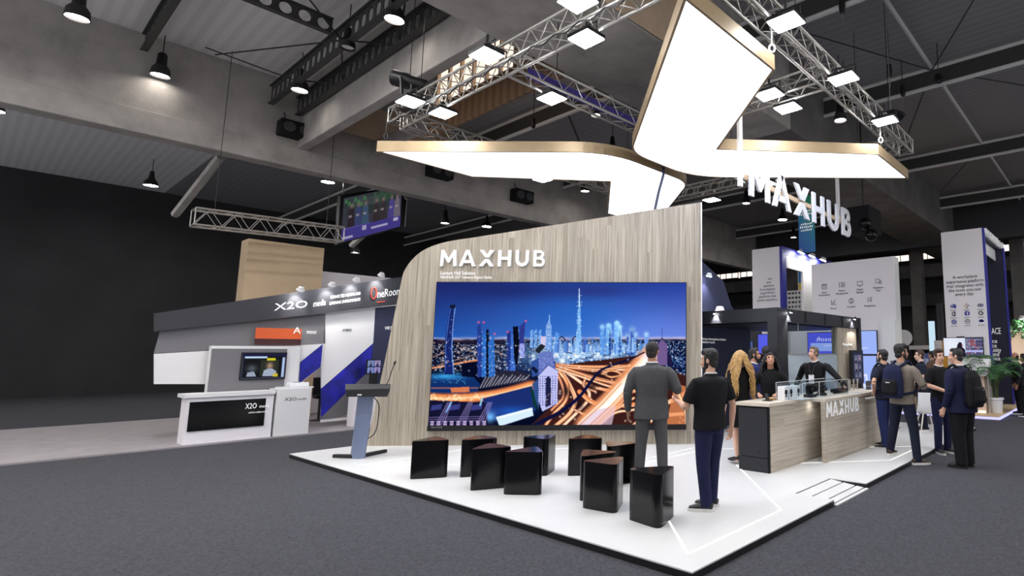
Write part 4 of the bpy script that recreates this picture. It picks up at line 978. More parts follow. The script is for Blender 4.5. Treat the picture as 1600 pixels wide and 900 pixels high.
def device(px, shape, label):
    p = PL(px, 618, Vector((-4.18, 0, 0)), X3); y = p.y; x = -4.18
    t = item('conference_camera', x, y, label, 'camera', 'devices under the acrylic cover')
    if shape == 'ptz':
        MB().lathe([(.085, 0), (.09, .01), (.09, .04), (.06, .05), (.05, .07)], (x, y, CT), 18).build('base', M['black'], t, smooth=True)
        MB().sph((x, y, CT+.115), (.075, .085, .065)).build('camera_head', M['black_gloss'], t, smooth=True)
        MB().lathe([(.036, 0), (.036, .03), (.026, .03), (.01, .02)], (x+.06, y, CT+.115), 16, M4=Matrix(((0, 0, 1), (1, 0, 0), (0, 1, 0)))).build('lens', M['steel'], t, smooth=True)
    elif shape == 'bar':
        MB().box((x-.05, y-.17, CT+.02), (x+.05, y+.17, CT+.085)).build('sound_bar', M['black_matte'], t, bevel=.02)
        MB().box((x-.03, y-.08, CT), (x+.04, y+.08, CT+.02)).build('base', M['black'], t)
        MB().lathe([(.02, 0), (.02, .006)], (x+.05, y, CT+.055), 12, M4=Matrix(((0, 0, 1), (1, 0, 0), (0, 1, 0)))).build('lens', M['steel'], t)
    else:
        MB().box((x-.08, y-.09, CT), (x+.08, y+.09, CT+.05)).build('base', M['black'], t, bevel=.01)
        MB().box((x-.05, y-.08, CT+.05), (x+.03, y+.08, CT+.2)).build('camera_body', M['black_gloss'], t, bevel=.02)
        MB().lathe([(.03, 0), (.03, .015)], (x+.03, y, CT+.13), 14, M4=Matrix(((0, 0, 1), (1, 0, 0), (0, 1, 0)))).build('lens', M['steel'], t)
device(1266, 'box', 'large black conference camera under the left end of the acrylic cover')
device(1284, 'ptz', 'black domed conference camera right of the largest one under the cover')
device(1307, 'bar', 'long black sound bar camera under the right end of the cover')
device(1318, 'bar', 'second black sound bar standing just outside the right end of the cover')
p = PL(1357, 607, Vector((-4.1, 0, 0)), X3)
t = item('desk_speakerphone', -4.1, p.y, 'black mesh speaker cylinder on a base at the right end of the counter', 'speaker')
MB().lathe([(.06, 0), (.06, .015), (.045, .02), (.05, .05), (.05, .16), (.04, .17)], (-4.1, p.y, CT), 16).build('speaker_body', M['dgrey'], t, smooth=True)
MB().lathe([(.052, .06), (.052, .07)], (-4.1, p.y, CT), 16).build('light_ring', M['alu'], t)
for i, px in enumerate((1328, 1334, 1340)):
    p = PL(px, 603, Vector((-4.3, 0, 0)), X3)
    t = item('microphone_post', -4.3, p.y, f'small metal microphone post on the counter, {("leftmost","middle","rightmost")[i]} of the three', 'microphone post', 'microphone posts on the counter')
    MB().lathe([(.03, 0), (.03, .01), (.012, .015), (.012, .13), (.02, .14), (.02, .2), (.01, .21)], (-4.3, p.y, CT), 12).build('post', M['alu'], t, smooth=True)
MB().box((-4.2, 7.9, CT+.001), (-4.0, 8.28, CT+.012)).build('brochure', M['white_gloss'], label='white leaflet lying on the counter beside the product boxes', cat='leaflet')
MB().box((-4.0, 9.75, CT+.001), (-3.86, 10.05, CT+.01)).build('brochure', M['white_gloss'], label='white leaflet lying at the right part of the lettered counter', cat='leaflet')

# ------------------------------------------------------------------ black canopy frame
XC, ZC, YC0, YC1 = -5.4, 2.67, 9.85, 14.1
t = empty('canopy_frame', (XC-1, 12, HP), 0, 'black rectangular canopy frame behind the counter with posts and spotlights', 'canopy')
PW = .24
MB().box((XC-PW*.9, YC0-PW*.8, HP), (XC, YC0+PW, ZC)).build('post', M['frame_black'], t)
MB().box((XC-.14, YC1-.12, HP), (XC, YC1, ZC)).build('post', M['frame_black'], t)
MB().box((-8.2, YC0-.1, HP), (-8.0, YC0+.1, ZC)).build('post', M['frame_black'], t)
MB().box((XC-.16, YC0+PW, ZC-.27), (XC-.02, YC1-.12, ZC)).build('top_beam', M['frame_black'], t)
MB().box((-8.0, YC0-.16, ZC-.27), (XC-PW*.9, YC0-.02, ZC)).build('top_beam', M['frame_black'], t)
MB().box((-8.2, YC1-.1, ZC-.2), (XC-.14, YC1, ZC)).build('top_beam', M['frame_black'], t)
MB().box((-8.2, YC0+.1, ZC-.2), (-8.06, YC1-.1, ZC)).build('top_beam', M['frame_black'], t)
MB().box((-8.0, YC0+.02, ZC-.3), (XC-.2, YC1-.2, ZC-.24)).build('ceiling_raft', M['black'], t)
for k_, y in enumerate((YC0+1.1, YC0+2.1, YC0+3.1)): MB().box((XC-.018, y-.02, ZC-.26), (XC-.002, y+.02, ZC-.01)).build('cable_clip', M['black'], t)
MB().tube([(XC-.05, YC0+.8, ZC-.28), (XC-.05, YC0+.8, ZC-.75)], .006, 6).build('drop_wire', M['alu'], t)
# wood clad pier and monitor at the right post
t = empty('wood_pier', (-5.5, 13.2, HP), 0, 'narrow pale oak clad pier under the right end of the black canopy', 'panel')
MB().box((-5.62, 12.72, HP), (-5.46, 13.9, ZC-.28)).build('wood_panel', M['wood_z'], t)
text('pier_lettering', 'Meeting Room', .1, (-5.455, 13.3, 1.95), Y3, Z3, M['text_white'], t)
t = empty('monitor', (-5.3, 13.5, 1.4), 0, 'upright black monitor showing a video call in front of the oak pier', 'monitor')
MB().box((-5.36, 13.12, 1.02), (-5.28, 13.86, 1.84)).build('monitor_housing', M['black'], t, bevel=.008)
a = Paint(40, 44, (44, 48, 66)); 
for i in range(2):
    for j in range(3): 
        a.rect(6+i*14, 5+j*12, 19+i*14, 16+j*12, [(88, 92, 120), (112, 106, 130), (70, 76, 104)][(i+j) % 3]); a.glow(12+i*14, 11+j*12, 3, (150, 140, 150), .8); a.rect(9+i*14, 13+j*12, 16+i*14, 16+j*12, (40, 40, 60))
picture('monitor_picture', a.a, (-5.275, 13.16, 1.8), (-5.275, 13.82, 1.8), (-5.275, 13.16, 1.06), M['pic'], t)
MB().box((-5.46, 13.4, 1.3), (-5.36, 13.6, 1.5)).build('wall_bracket', M['black'], t)
# frosted screen panels between the posts
t = empty('glass_partition', (-5.5, 11.5, HP), 0, 'pale frosted glass partition between the black canopy posts behind the counter man', 'partition')
MB().box((-5.5, 10.12, HP), (-5.485, 12.7, 1.74)).build('frosted_pane', M['frost'], t)
MB().box((-5.505, 10.12, 1.74), (-5.48, 12.7, 1.76)).build('top_rail', M['alu'], t)
MB().box((-5.496, 10.12, 1.76), (-5.49, 12.7, ZC-.29)).build('clear_pane', M['glass'], t)
# dark navy meeting room wall beside the oak wall
t = empty('meeting_room_wall', (-7.65, 10.6, HP), 0, 'dark navy wall with sloping top and small white caption right of the oak wall', 'wall panel')
MB().prism([(-7.6, 8.9, HP), (-7.6, 12.2, HP), (-7.6, 12.2, 2.36), (-7.6, 11.35, 2.9), (-7.6, 11.0, 3.5), (-7.6, 10.2, 3.85), (-7.6, 8.9, 4.1)], -X3*.12).build('wall_panel', M['navy_dark'], t)
q = VX(1097, 531, -7.59); text('caption_lettering', 'Medium Meeting Room Solution', .07, (-7.595, q.y, q.z), Y3, Z3, M['text_white'], t, align='LEFT', width=.95)
q = VX(1097, 536, -7.59); text('caption_lettering', 'MAXHUB UC P Series Kit', .06, (-7.595, q.y, q.z), Y3, Z3, M['text_white'], t, align='LEFT', width=.5)
# spotlights of the canopy
def spot(p, aim, label, disc=.07, power=60, cone=1.5):
    p = Vector(p); aim = Vector(aim).normalized()
    t = empty('spotlight', p, 0, label, 'spotlight', 'small spotlights of the stands')
    k_ = disc/.1*(.45 if disc > .05 else 1); MB().tube([p-aim*.16*k_, p-aim*.14*k_, p, p+aim*.02], [.02*k_, disc*.6, disc*.8, disc], 12).build('lamp_head', M['white'] if disc > .05 else M['black'], t, smooth=True)
    ld = bpy.data.lights.new('spot_beam', 'SPOT'); ld.energy = power; ld.spot_size = cone; ld.spot_blend = .6; ld.shadow_soft_size = disc*.6; ld.color = (1, .97, .92)
    lo = bpy.data.objects.new('spot_beam', ld); C.objects.link(lo); lo.parent = t; q_ = p+aim*.04
    lo.matrix_parent_inverse = wmat(t).inverted(); lo.matrix_basis = Matrix.Translation(q_) @ aim.to_track_quat('-Z', 'Y').to_matrix().to_4x4()
    MB().tube([p+aim*.021, p+aim*.026], disc*.85, 12).build('lamp_glass', M['spot'], t)
    MB().tube([p-aim*.14*k_, p-aim*.14*k_+Z3*.12*k_], .012*k_, 6).build('stem', M['black'], t)
spot(VX(1125, 486, -7.3)+Z3*.02, (0, 0, -1), 'white dish shaped lamp over the left beam of the black canopy', .13)
spot((XC+.06, YC0+.3, ZC-.06), (-.35, 0, -1), 'tiny spotlight on the canopy beam right of the corner post', .03, 60)
spot((XC+.06, YC1-.55, ZC-.04), (-.35, 0, -1), 'tiny spotlight on the canopy beam above the oak pier', .03, 60)
spot((-6.9, YC0-.22, ZC-.04), (0, .4, -1), 'tiny spotlight on the left canopy beam', .03, 60)
spot(VX(1108, 430, -7.4), (-.3, .1, -1), 'bright spotlight on top of the dark navy wall', .08)
# ------------------------------------------------------------------ workplace stand, right
YW = 18.0
t = empty('neighbour_platform', (-6, 20, 0), 0, 'oak floor platform with violet light edge at right behind the talking men', 'platform')
q = G(1561, 654, .05); XR_, YR_ = q.x, q.y
MB().box((-11.5, YR_, .0), (XR_, 25, .1)).build('oak_floor', M['floor_oak'], t)
MB().box((-11.5, YR_-.03, .02), (XR_+.03, YR_-.002, .075)).build('light_edge', M['strip_b'], t)
MB().box((XR_+.002, YR_-.03, .02), (XR_+.03, 25, .075)).build('light_edge', M['strip_b'], t)
FZ = .1
# totem with a window in its side
a0, a1 = VY(1175, 391, YW), VY(1222, 384, YW); zt1 = (a0.z+a1.z)/2
t = empty('tower_panel', ((a0.x+a1.x)/2, YW+1, FZ), 0, 'tall off white tower with blue edge rising left behind the canopy', 'tower')
MB().box((a0.x, YW, FZ), (a1.x-.12, YW+.15, zt1)).build('front_panel', M['offwhite'], t)
MB().box((a1.x-.119, YW-.005, FZ), (a1.x, YW+.3, zt1)).build('blue_edge', M['blue'], t)
ye = VX(1300, 412, a1.x).y
w0, w1 = VX(1227, 418, a1.x-.05).y, VX(1253, 422, a1.x-.05).y; wz0, wz1 = VX(1240, 487, a1.x-.05).z, VX(1227, 418, a1.x-.05).z
for lo, hi in (((YW+.3), w0), (w1, ye)): MB().box((a1.x-.1, lo, FZ), (a1.x-.01, hi, zt1-.3)).build('side_panel', M['white'], t)
MB().box((a1.x-.1, w0, wz1), (a1.x-.01, w1, zt1-.3)).build('side_panel', M['white'], t); MB().box((a1.x-.1, w0, FZ), (a1.x-.01, w1, wz0)).build('side_panel', M['white'], t)
MB().box((a1.x-.12, YW+.3, zt1-.3), (a1.x, ye, zt1)).build('blue_edge', M['blue'], t)
lines = [(437, 'our', 1203), (442.7, 'wor', 1201), (448, 'xperience', 1201), (453.7, 'A workplace', 1199), (459, 'experience', 1199), (464.7, 'platform that', 1199), (470.3, 'works anywhere.', 1199)]
wds = [.18, .21, .44, .66, .61, .73, .9]
for (py, s, px), wd in zip(lines, wds):
    q = VY(px, py, YW-.006); text('panel_lettering', s, .13, q, X3, Z3, M['text_dark'], t, width=wd)
for i, (px, py) in enumerate(((1252, 394), (1269, 400), (1286, 406))):
    q = VX(px, py, a1.x+.25); spot(q, (-.4, -.2, -1), disc=.16, power=90, label=f'bright spotlight on the blue edged tower, number {("one","two","three")[i]} from the left')
# white panel with little icons
b0, b1 = VY(1268, 414, YW-.4), VY(1394, 400, YW-.4); zt2 = (b0.z+b1.z)/2; YI = YW-.4
t = empty('icon_wall', ((b0.x+b1.x)/2, YI, FZ), 0, 'tall off white wall printed with seven small icons behind the canopy', 'wall panel')
MB().box((b0.x, YI, FZ), (b1.x, YI+.12, zt2)).build('front_panel', M['offwhite'], t)
MB().box((b1.x, YI-.01, FZ), (b1.x+.05, YI+.45, zt2)).build('edge_panel', M['white_gloss'], t)
def icon(px, py, kind, words):
    c = VY(px, py, YI-.006); b = MB(); s = .1
    def P(x, z): return (c.x+x*s, c.y, c.z+z*s)
    def L(pts, closed=False): b.tube([P(*q) for q in pts], .008, 5, closed=closed)
    if kind == 0: L([(-.8, .7), (.8, .7), (.8, -.8), (-.8, -.8)], True); L([(-.8, .3), (.8, .3)]); L([(-.4, .9), (-.4, .5)]); L([(.4, .9), (.4, .5)]); L([(-.2, -.3), (.3, -.3)])
    if kind == 1: L([(-.9, .8), (-.1, .8), (-.1, -.7), (-.9, -.7)], True); L([(.2, .8), (.9, .8), (.9, .1), (.2, .1)], True); L([(.2, -.2), (.9, -.2), (.9, -.7), (.2, -.7)], True)
    if kind == 2: L([(-.9, .7), (.9, .7), (.9, -.6), (-.9, -.6)], True); L([(-.4, -.9), (.4, -.9)])
    if kind == 3: L([(-.9, .8), (.5, .8), (.5, -.4), (-.9, -.4)], True); L([(.3, .2), (.9, .2), (.9, -.8), (.3, -.8)], True)
    if kind == 4: L([(-.7, .8), (-.7, -.8), (.7, -.8)]); L([(-.6, -.6), (.7, .8)]); L([(.1, -.2), (.7, -.6)])
    if kind == 5: L([(-.8, .5), (.8, .5), (.8, -.5), (-.8, -.5)], True); L([(-.4, .8), (.4, .8)]); L([(-.4, -.8), (.4, -.8)]); L([(-.4, 0), (.4, 0)])
    if kind == 6: L([(-.6, -.8), (-.6, .1), (.3, .1), (.3, .8), (.8, .8)]); L([(.8, .2), (.1, -.5), (.6, -.5)]); L([(-.8, .6), (-.3, .6)])
    b.build('icon', M['text_dark'], t)
    for i, wd in enumerate(words):
        q = VY(px, py+10.5+i*4.2, YI-.006); text('icon_caption', wd, .085, q, X3, Z3, M['text_dark'], t)
for a in ((1288, 447.5, 0, ('Space', 'Reservation')), (1315.5, 445, 1, ('Visitor', 'Management')), (1343.5, 443, 2, ('Digital', 'Signage')), (1372.5, 440, 3, ('Employee', 'App')),
          (1302.5, 472.5, 4, ('Sensor',)), (1330, 470, 5, ('Content',)), (1359, 468.5, 6, ('Wayfinding',))): icon(*a)
# screen wall under it
YS = 16.8
t = empty('screen_wall', (-7, YS, FZ), 0, 'low grey wall with white right pier carrying blue screens behind the canopy', 'wall panel')
MB().box((-8.9, YS, FZ), (VY(1379, 503, YS).x, YS+.2, VY(1379, 503, YS).z)).build('grey_panel', M['offwhite'], t)
MB().box((VY(1379, 503, YS).x+.002, YS-.1, FZ), (VY(1399, 500, YS).x, YS+.4, VY(1399, 500, YS).z+.02)).build('white_pier', M['white_gloss'], t)
def scr(px0, py0, px1, py1, label, m, y=YS-.06):
    p, q = VY(px0, py0, y), VY(px1, py1, y)
    t = empty('display', ((p.x+q.x)/2, y, min(p.z, q.z)), 0, label, 'screen')
    MB().box((p.x-.02, y+.002, q.z-.02), (q.x+.02, y+.055, p.z+.02)).build('display_housing', M['black'], t)
    MB().box((p.x, y-.004, q.z), (q.x, y+.001, p.z)).build('screen', m, t)
    return t, p, q
t1, p, q = scr(1262, 520.5, 1315, 553.5, 'blue screen with mirrored white lettering and a pale band behind the counter man', M['screen_blue'])
MB().box((p.x+.1, YS-.066, q.z+.1), (q.x-.02, YS-.0645, q.z+.36)).build('pale_band', M['screen_blue2'], t1)
text('screen_lettering', 'Microsoft', .2, VY(1298, 533, YS-.067), X3, Z3, M['screen_white'], t1, mirror=True, width=.98)
text('screen_lettering', 'Teams Rooms', .1, VY(1300, 541, YS-.068), X3, Z3, M['screen_white'], t1, mirror=True)
t1, p, q = scr(1344, 517.5, 1370.5, 553, 'pale blue upper screen right of the black canopy post', M['screen_blue2'])
text('screen_lettering', 'Teams', .1, VY(1350, 545, YS-.067), X3, Z3, M['screen_white'], t1)
t1, p, q = scr(1262, 557, 1315, 622, 'lower blue screen behind the counter man with dark icon bar', M['screen_blue'])
MB().box((p.x+.3, YS-.066, p.z-.2), (q.x-.05, YS-.0645, p.z-.06)).build('icon_bar', M['navy'], t1)
t1, p, q = scr(1318, 556, 1371.5, 622, 'lower pale blue screen with white step graphic beside the monitor', M['screen_blue2'])
b = MB()
for (u0, v0, u1, v1) in ((.45, .0, .52, .5), (.52, .44, .72, .5), (.66, .44, .72, .75), (.28, .68, .72, .75), (.28, .68, .34, 1.0), (.62, .75, .68, 1)):
    b.box((p.x+(q.x-p.x)*u0, YS-.067, p.z+(q.z-p.z)*v0), (p.x+(q.x-p.x)*u1, YS-.0645, p.z+(q.z-p.z)*v1))
b.build('step_graphic', M['screen_white'], t1)
t1, p, q = scr(1184.5, 523, 1199.5, 552, 'upright blue screen seen through the canopy behind the dark haired visitors', M['screen_blue'], 15.0)
MB().box((p.x+.1, 15.0, HP if p.y < 14 else 0), (q.x-.1, 15.06, q.z)).build('floor_stand', M['black'], t1)
t1, p, q = scr(1163, 534, 1176, 556, 'dim blue grey screen in the meeting room beyond the dark navy wall', mat('dim_screen', (60, 80, 130), .4, emit=.35, ecol=(80, 104, 160)), 14.6)
MB().box((p.x+.05, 14.6, 0), (q.x-.05, 14.65, q.z)).build('floor_stand', M['black'], t1)
MB().box((-11.4, 15.2, 0), (-9.1, 15.3, 2.6)).build('dark_partition', M['charcoal'], label='charcoal partition at the back of the canopied meeting room', cat='wall panel')
# tall pillar with app icons
YP = 18.5
c0, c1 = VY(1470, 364, YP), VY(1537, 355, YP); zp = (c0.z+c1.z)/2; XA, XB2 = c0.x, c1.x
ypb = VX(1567, 392, XB2).y
t = empty('app_pillar', ((XA+XB2)/2, YP+1, FZ), 0, 'tall white pillar with lettering and nine app icons and a navy side', 'pillar')
MB().box((XA, YP, FZ), (XB2-.06, YP+.12, zp)).build('front_panel', M['offwhite'], t)
MB().box((XB2-.059, YP-.004, FZ), (XB2, YP+.14, zp)).build('blue_edge', M['blue'], t)
YB_ = 20.9
MB().box((VY(1538, 500, YB_).x, YB_, FZ), (VY(1574, 500, YB_).x, YB_+.1, zp-.3)).build('navy_side', M['navy'], t)
MB().box((XB2-.12, YP+.14, zp-.32), (XB2-.0, ypb+.05, zp)).build('cornice', M['navy'], t)
MB().prism([(XB2-.13, YP+.14, zp-.72), (XB2-.13, ypb, zp-.72), (XB2-.13, ypb, zp-.34), (XB2-.13, YP+.14, zp-.34)], X3*.03).build('lit_soffit', M['white_gloss'], t)
MB().box((VY(1574, 500, YB_).x+.002, YB_-.03, FZ), (VY(1576.5, 500, YB_).x, YB_+.13, zp-.3)).build('blue_edge', M['blue'], t)
text('cornice_letter', 'WORKPLACE', .36, (XB2+.02, (YP+ypb)/2, zp-.26), Y3, Z3, M['white_letter'], t, depth=.08, width=(ypb-YP)*.96)
for py, s, wd in ((434.5, 'A workplace', .7), (441.5, 'experience platform', 1.08), (448.3, 'that integrates with', 1.06), (455, 'the tools you use', .92), (461.5, 'every day.', .54)):
    q = VY(1507.5, py, YP-.006); text('panel_lettering', s, .14, q, X3, Z3, M['text_dark'], t, width=wd)
def app(px, py, kind):
    c = VY(px, py, YP-.008); b = MB(); s = .085; mats = [M['text_dark'], M['blue'], M['red'], M['yellow'], M['white']]
    def disc(x, z, r, mi, ri=0, a0=0, a1=2*PI, off=0):
        for q in ringpoly(x, z, r, ri, a0, a1, 14): b.prism([(c.x+u*s, c.y-off, c.z+v*s) for u, v in q], Y3*.004, mi)
    def rc(x0, z0, x1, z1, mi, off=0): b.prism([(c.x+u*s, c.y-off, c.z+v*s) for u, v in R_(x0, z0, x1, z1)], Y3*.004, mi)
    if kind == 0: rc(-.9, -.5, .1, .5, 1); disc(.2, .55, .3, 1); disc(.75, .4, .24, 1); rc(.15, -.7, .95, .15, 1); rc(-.7, .15, -.1, .3, 4, .003); rc(-.47, -.3, -.32, .2, 4, .003)
    if kind == 1: 
        for i, mi in enumerate((1, 2, 3, 0)):
            a = i*PI/2; disc(.45*math.cos(a+.5), .45*math.sin(a+.5), .2, mi); disc(.75*math.cos(a), .75*math.sin(a), .18, mi)
    if kind == 2: disc(-.4, 0, .55, 0, .25); disc(.4, 0, .55, 1, .25)
    if kind == 3: b.prism([(c.x+u*s, c.y, c.z+v*s) for u, v in ((-.6, -.6), (.2, -.9), (.6, -.75), (.6, .75), (.2, .9), (-.6, .6))], Y3*.004, 0); rc(-.3, -.45, .2, .5, 4, .003)
    if kind == 4: disc(0, 0, .9, 1); rc(-.05, -.8, .22, .3, 4, .003); rc(-.3, -.05, .45, .15, 4, .003); disc(.3, .3, .34, 4, .14, PI/2, PI, .003)
    if kind == 5: disc(0, 0, .85, 0, .5, PI*.22, 2*PI); rc(0, -.15, .85, .18, 0)
    if kind == 6: disc(0, 0, .9, 1, .62); disc(0, 0, .45, 1, .2)
    if kind == 7: disc(0, 0, .85, 0, .65); b.prism([(c.x+u*s, c.y, c.z+v*s) for u, v in ((-.5, -.1), (-.2, .1), (.1, -.3), (.5, .3), (.1, -.05), (-.2, .35))], Y3*.004, 0)
    if kind == 8: disc(-.4, .05, .4, 1); disc(.1, .2, .42, 1); disc(.5, 0, .38, 1); rc(-.5, -.4, .6, .1, 1)
    b.build('app_icon', mats, t)
    q = VY(px, py+6.5, YP-.008); b = MB(); b.box((q.x-.09, q.y, q.z-.008), (q.x+.09, q.y+.003, q.z+.008)); b.build('icon_caption', M['grey'], t)
for j, py in enumerate((478.5, 490.5, 503)):
    for i, px in enumerate((1489.5, 1510.5, 1532)): app(px+j*.6, py-i*.8, j*3+i)
text('side_lettering', 'ACE', .3, VY(1549.5, 522, YB_-.006), X3, Z3, M['text_white'], t, align='LEFT', width=VY(1564, 522, YB_).x-VY(1549.5, 522, YB_).x)
for py, s_, w_ in ((536, 'ce', 8), (543, 'ce', 7), (550, 'unity', 14), (556.5, 'and', 11), (563, 'ence.', 14)):
    q = VY(1550, py, YB_-.006); text('side_lettering', s_, .2, q, X3, Z3, M['text_white'], t, align='LEFT', width=VY(1550+w_, py, YB_).x-q.x)
# its television
a = Paint(96, 54, (206, 212, 232)); a.rect(54, 0, 96, 54, (70, 72, 104)); a.glow(20, 20, 30, (236, 240, 250), .8)
for i in range(4): a.rect(56, 5+i*11, 95, 7+i*11, (150, 150, 180)); a.dots(57, 7+i*11, 95, 15+i*11, 40, [(190, 80, 90), (90, 110, 180), (60, 50, 80), (200, 190, 210), (120, 60, 90)], .9, 2)
a.rect(54, 36, 96, 42, (170, 176, 226)); a.rect(66, 4, 76, 24, (150, 80, 90), .7); a.rect(80, 8, 94, 26, (60, 66, 104), .6)
a.poly([(25, 54), (27, 36), (32, 30), (34, 20), (38, 13), (44, 13), (47, 20), (47, 28), (52, 34), (54, 54)], (30, 24, 44)); a.poly([(44, 17), (47, 20), (48, 26), (45, 28)], (150, 110, 110))
s0, s1 = VY(1474, 528.5, YP-.06), VY(1536.5, 556.5, YP-.06)
t = empty('television', ((s0.x+s1.x)/2, YP-.05, s1.z), 0, 'wide television showing a dark haired woman on the tall white pillar', 'screen')
MB().box((s0.x-.02, YP-.055, s1.z-.02), (s1.x+.02, YP-.006, s0.z+.02)).build('housing', M['black'], t)
picture('picture', a.a, (s0.x, YP-.058, s0.z), (s1.x, YP-.058, s0.z), (s0.x, YP-.058, s1.z), M['pic'], t)
MB().box(((s0.x+s1.x)/2-.16, YP-.08, s0.z+.02), ((s0.x+s1.x)/2+.06, YP-.02, s0.z+.05)).build('webcam_bar', M['black'], t)
# reception desk of that stand
t = empty('reception_desk', (-3.7, 17.5, FZ), 0, 'white topped reception desk with beige lit base before the tall white pillar', 'desk')
zt, zm = VY(1540, 561, 17.3).z, VY(1540, 588, 17.3).z; xl, xr = VY(1478, 575, 17.3).x, VY(1541, 575, 17.3).x
MB().prism([(xl, 17.3, zm), (xl, 17.3, zm+.06), (xl, 17.9, zt), (xl, 18.1, zt), (xl, 18.1, zm)], X3*(xr-xl)).build('desk_top', M['white_gloss'], t, bevel=.01)
MB().box((xl+.15, 17.45, FZ), (xr-.1, 18.05, zm-.002)).build('desk_base', M['beige'], t)
MB().box((xl+.16, 17.43, FZ+.0), (xr-.11, 17.449, FZ+.06)).build('base_light', M['soft_warm'], t)
MB().tube([(xr-.02, 17.5, FZ), (xr-.02, 17.5, zm-.01)], .03, 12).build('support_pole', M['alu'], t)
# potted palm
pp = Vector((-2.97, 17.75, FZ))
t = empty('potted_palm', pp, 0, 'green palm in a white pot on the oak platform at right', 'plant')
MB().lathe([(.15, 0), (.16, .02), (.19, .36), (.22, .37), (.22, .42), (.19, .42), (.18, .38)], pp, 20).build('pot', M['white'], t, smooth=True)
MB().lathe([(.18, .385), (.02, .39)], pp, 14).build('soil', mat('potting_soil', (50, 38, 30), .95), t)
b = MB()
for i in range(5): b.tube([pp+Vector((.05*math.cos(i*1.3), .05*math.sin(i*1.3), .38)), pp+Vector((.08*math.cos(i*1.3), .08*math.sin(i*1.3), .95))], [.025, .016], 7)
b.build('stems', M['stem'], t, smooth=True)
rr = random.Random(4); b = MB(); bs = MB()
for i in range(26):
    az = i*2.4+rr.uniform(-.3, .3); L = rr.uniform(.6, 1.0); up = rr.uniform(1.0, 2.0); d = Vector((math.cos(az), math.sin(az), 0))
    base = pp+d*.05+Z3*rr.uniform(.6, .95); mid = base+d*L*.45+Z3*up*.55; tip = base+d*L*.95+Z3*up*.3
    c = [base*(1-u)**2+mid*2*u*(1-u)+tip*u*u for u in [j/14 for j in range(15)]]
    bs.tube(c, [.009-.0005*j for j in range(15)], 5)
    for j in range(3, 15):
        tdir = (c[j]-c[j-1]).normalized(); sd_ = tdir.cross(Z3).normalized(); ln = .28*(1-abs(j-8)/11)
        for s in (-1, 1):
            e = c[j]+sd_*s*ln*.8+tdir*ln*.5-Z3*ln*.35; w_ = tdir*.014
            b.add([c[j]-w_, c[j]+w_, c[j].lerp(e, .5)+w_*1.1+Z3*.02, e, c[j].lerp(e, .5)-w_*1.1+Z3*.02], [(0, 1, 2, 3, 4)])
b.build('palm_fronds', M['leaf'], t, fix=False); bs.build('frond_stalks', M['stem'], t)
# warm lit stand at the far right with hanging greenery
t = empty('garden_stand', (-2.6, 26, 0), 0, 'warm white lit stand wall with hanging greenery at the right edge', 'wall panel')
p0, p1 = VY(1566, 520, 25.6), VY(1640, 520, 25.6)
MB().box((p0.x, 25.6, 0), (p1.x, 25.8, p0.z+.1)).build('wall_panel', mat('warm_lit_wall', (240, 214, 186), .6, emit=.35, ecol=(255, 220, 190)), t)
b = MB()
for i in range(420):
    u = rr.random(); c = Vector((p0.x+u*(p1.x-p0.x), 25.45+rr.uniform(-.15, .1), p0.z+.25+rr.uniform(-.35, .3)-.3*(math.sin(u*9)**2)*rr.random())); d1 = Vector((rr.uniform(-1, 1), rr.uniform(-1, 1), rr.uniform(-1, 1))).normalized(); d2 = d1.orthogonal()
    b.add([c-d1*.08, c+d2*.035, c+d1*.08, c-d2*.035], [(0, 1, 2, 3)])
o = b.build('hanging_foliage', M['leaf'], t, fix=False); o['kind'] = 'stuff'
spot(VY(1597, 497, 25.2), (0, .2, -1), 'bright spotlight above the hanging greenery at the right edge', .14)
# stands in the middle distance between the icon wall and the pillar
q = VY(1412, 528, 23)
t = empty('round_sign', (q.x, 23, 0), 0, 'white round sign disc in the dark gap right of the icon wall', 'sign')
MB().lathe([(.33, 0), (.33, .06)], q, 28, M4=Matrix(((1, 0, 0), (0, 0, 1), (0, 1, 0)))).build('disc', M['white_gloss'], t)
MB().tube([(q.x, 23.08, 0), (q.x, 23.08, q.z)], .04).build('post', M['dgrey'], t)
p0, p1 = VY(1420, 540, 24), VY(1456, 546, 24)
t = empty('far_stand', ((p0.x+p1.x)/2, 24.2, 0), 0, 'dark stand with white lintel and lit picture between the talking men', 'stand')
MB().box((p0.x, 24.0, p1.z), (p1.x, 24.3, p0.z)).build('lintel', M['white'], t); MB().box((p0.x, 24.3, 0), (p1.x, 24.35, p0.z)).build('back_wall', M['black_matte'], t)
a = Paint(30, 24, (60, 66, 96)); a.rect(6, 4, 18, 22, (150, 160, 190)); a.rect(9, 6, 16, 18, (70, 60, 70)); a.rect(20, 8, 28, 22, (120, 126, 150))
p2, p3 = VY(1432, 552, 24.2), VY(1452, 578, 24.2); picture('lit_picture', a.a, (p2.x, 24.28, p2.z), (p3.x, 24.28, p2.z), (p2.x, 24.28, p3.z), M['pic'], t)
MB().box((p2.x-.1, 24.05, 0), (p3.x+.2, 24.28, VY(1440, 580, 24.2).z)).build('counter_front', M['charcoal'], t)
MB().box((p2.x-.1, 24.0, VY(1440, 580, 24.2).z), (p3.x+.2, 24.28, VY(1440, 578, 24.2).z+.02)).build('counter_top', M['white'], t)
p0, p1 = VY(1450, 502, 22), VY(1463, 575, 22)
t = empty('light_column', ((p0.x+p1.x)/2, 22, 0), 0, 'pale blue glowing upright panel beside the dark column in the middle distance', 'panel')
MB().box((p0.x, 22, 0), (p1.x, 22.1, p0.z)).build('glowing_panel', emat('pale_cyan', (196, 224, 240), .9), t)
p0, p1 = VY(1462.5, 478, 22.2), VY(1476, 575, 22.2)
MB().box((p0.x, 22.2, 0), (p1.x, 22.5, p0.z+.1)).build('charcoal_column', M['charcoal'], label='charcoal column left of the tall white pillar with icons', cat='column')
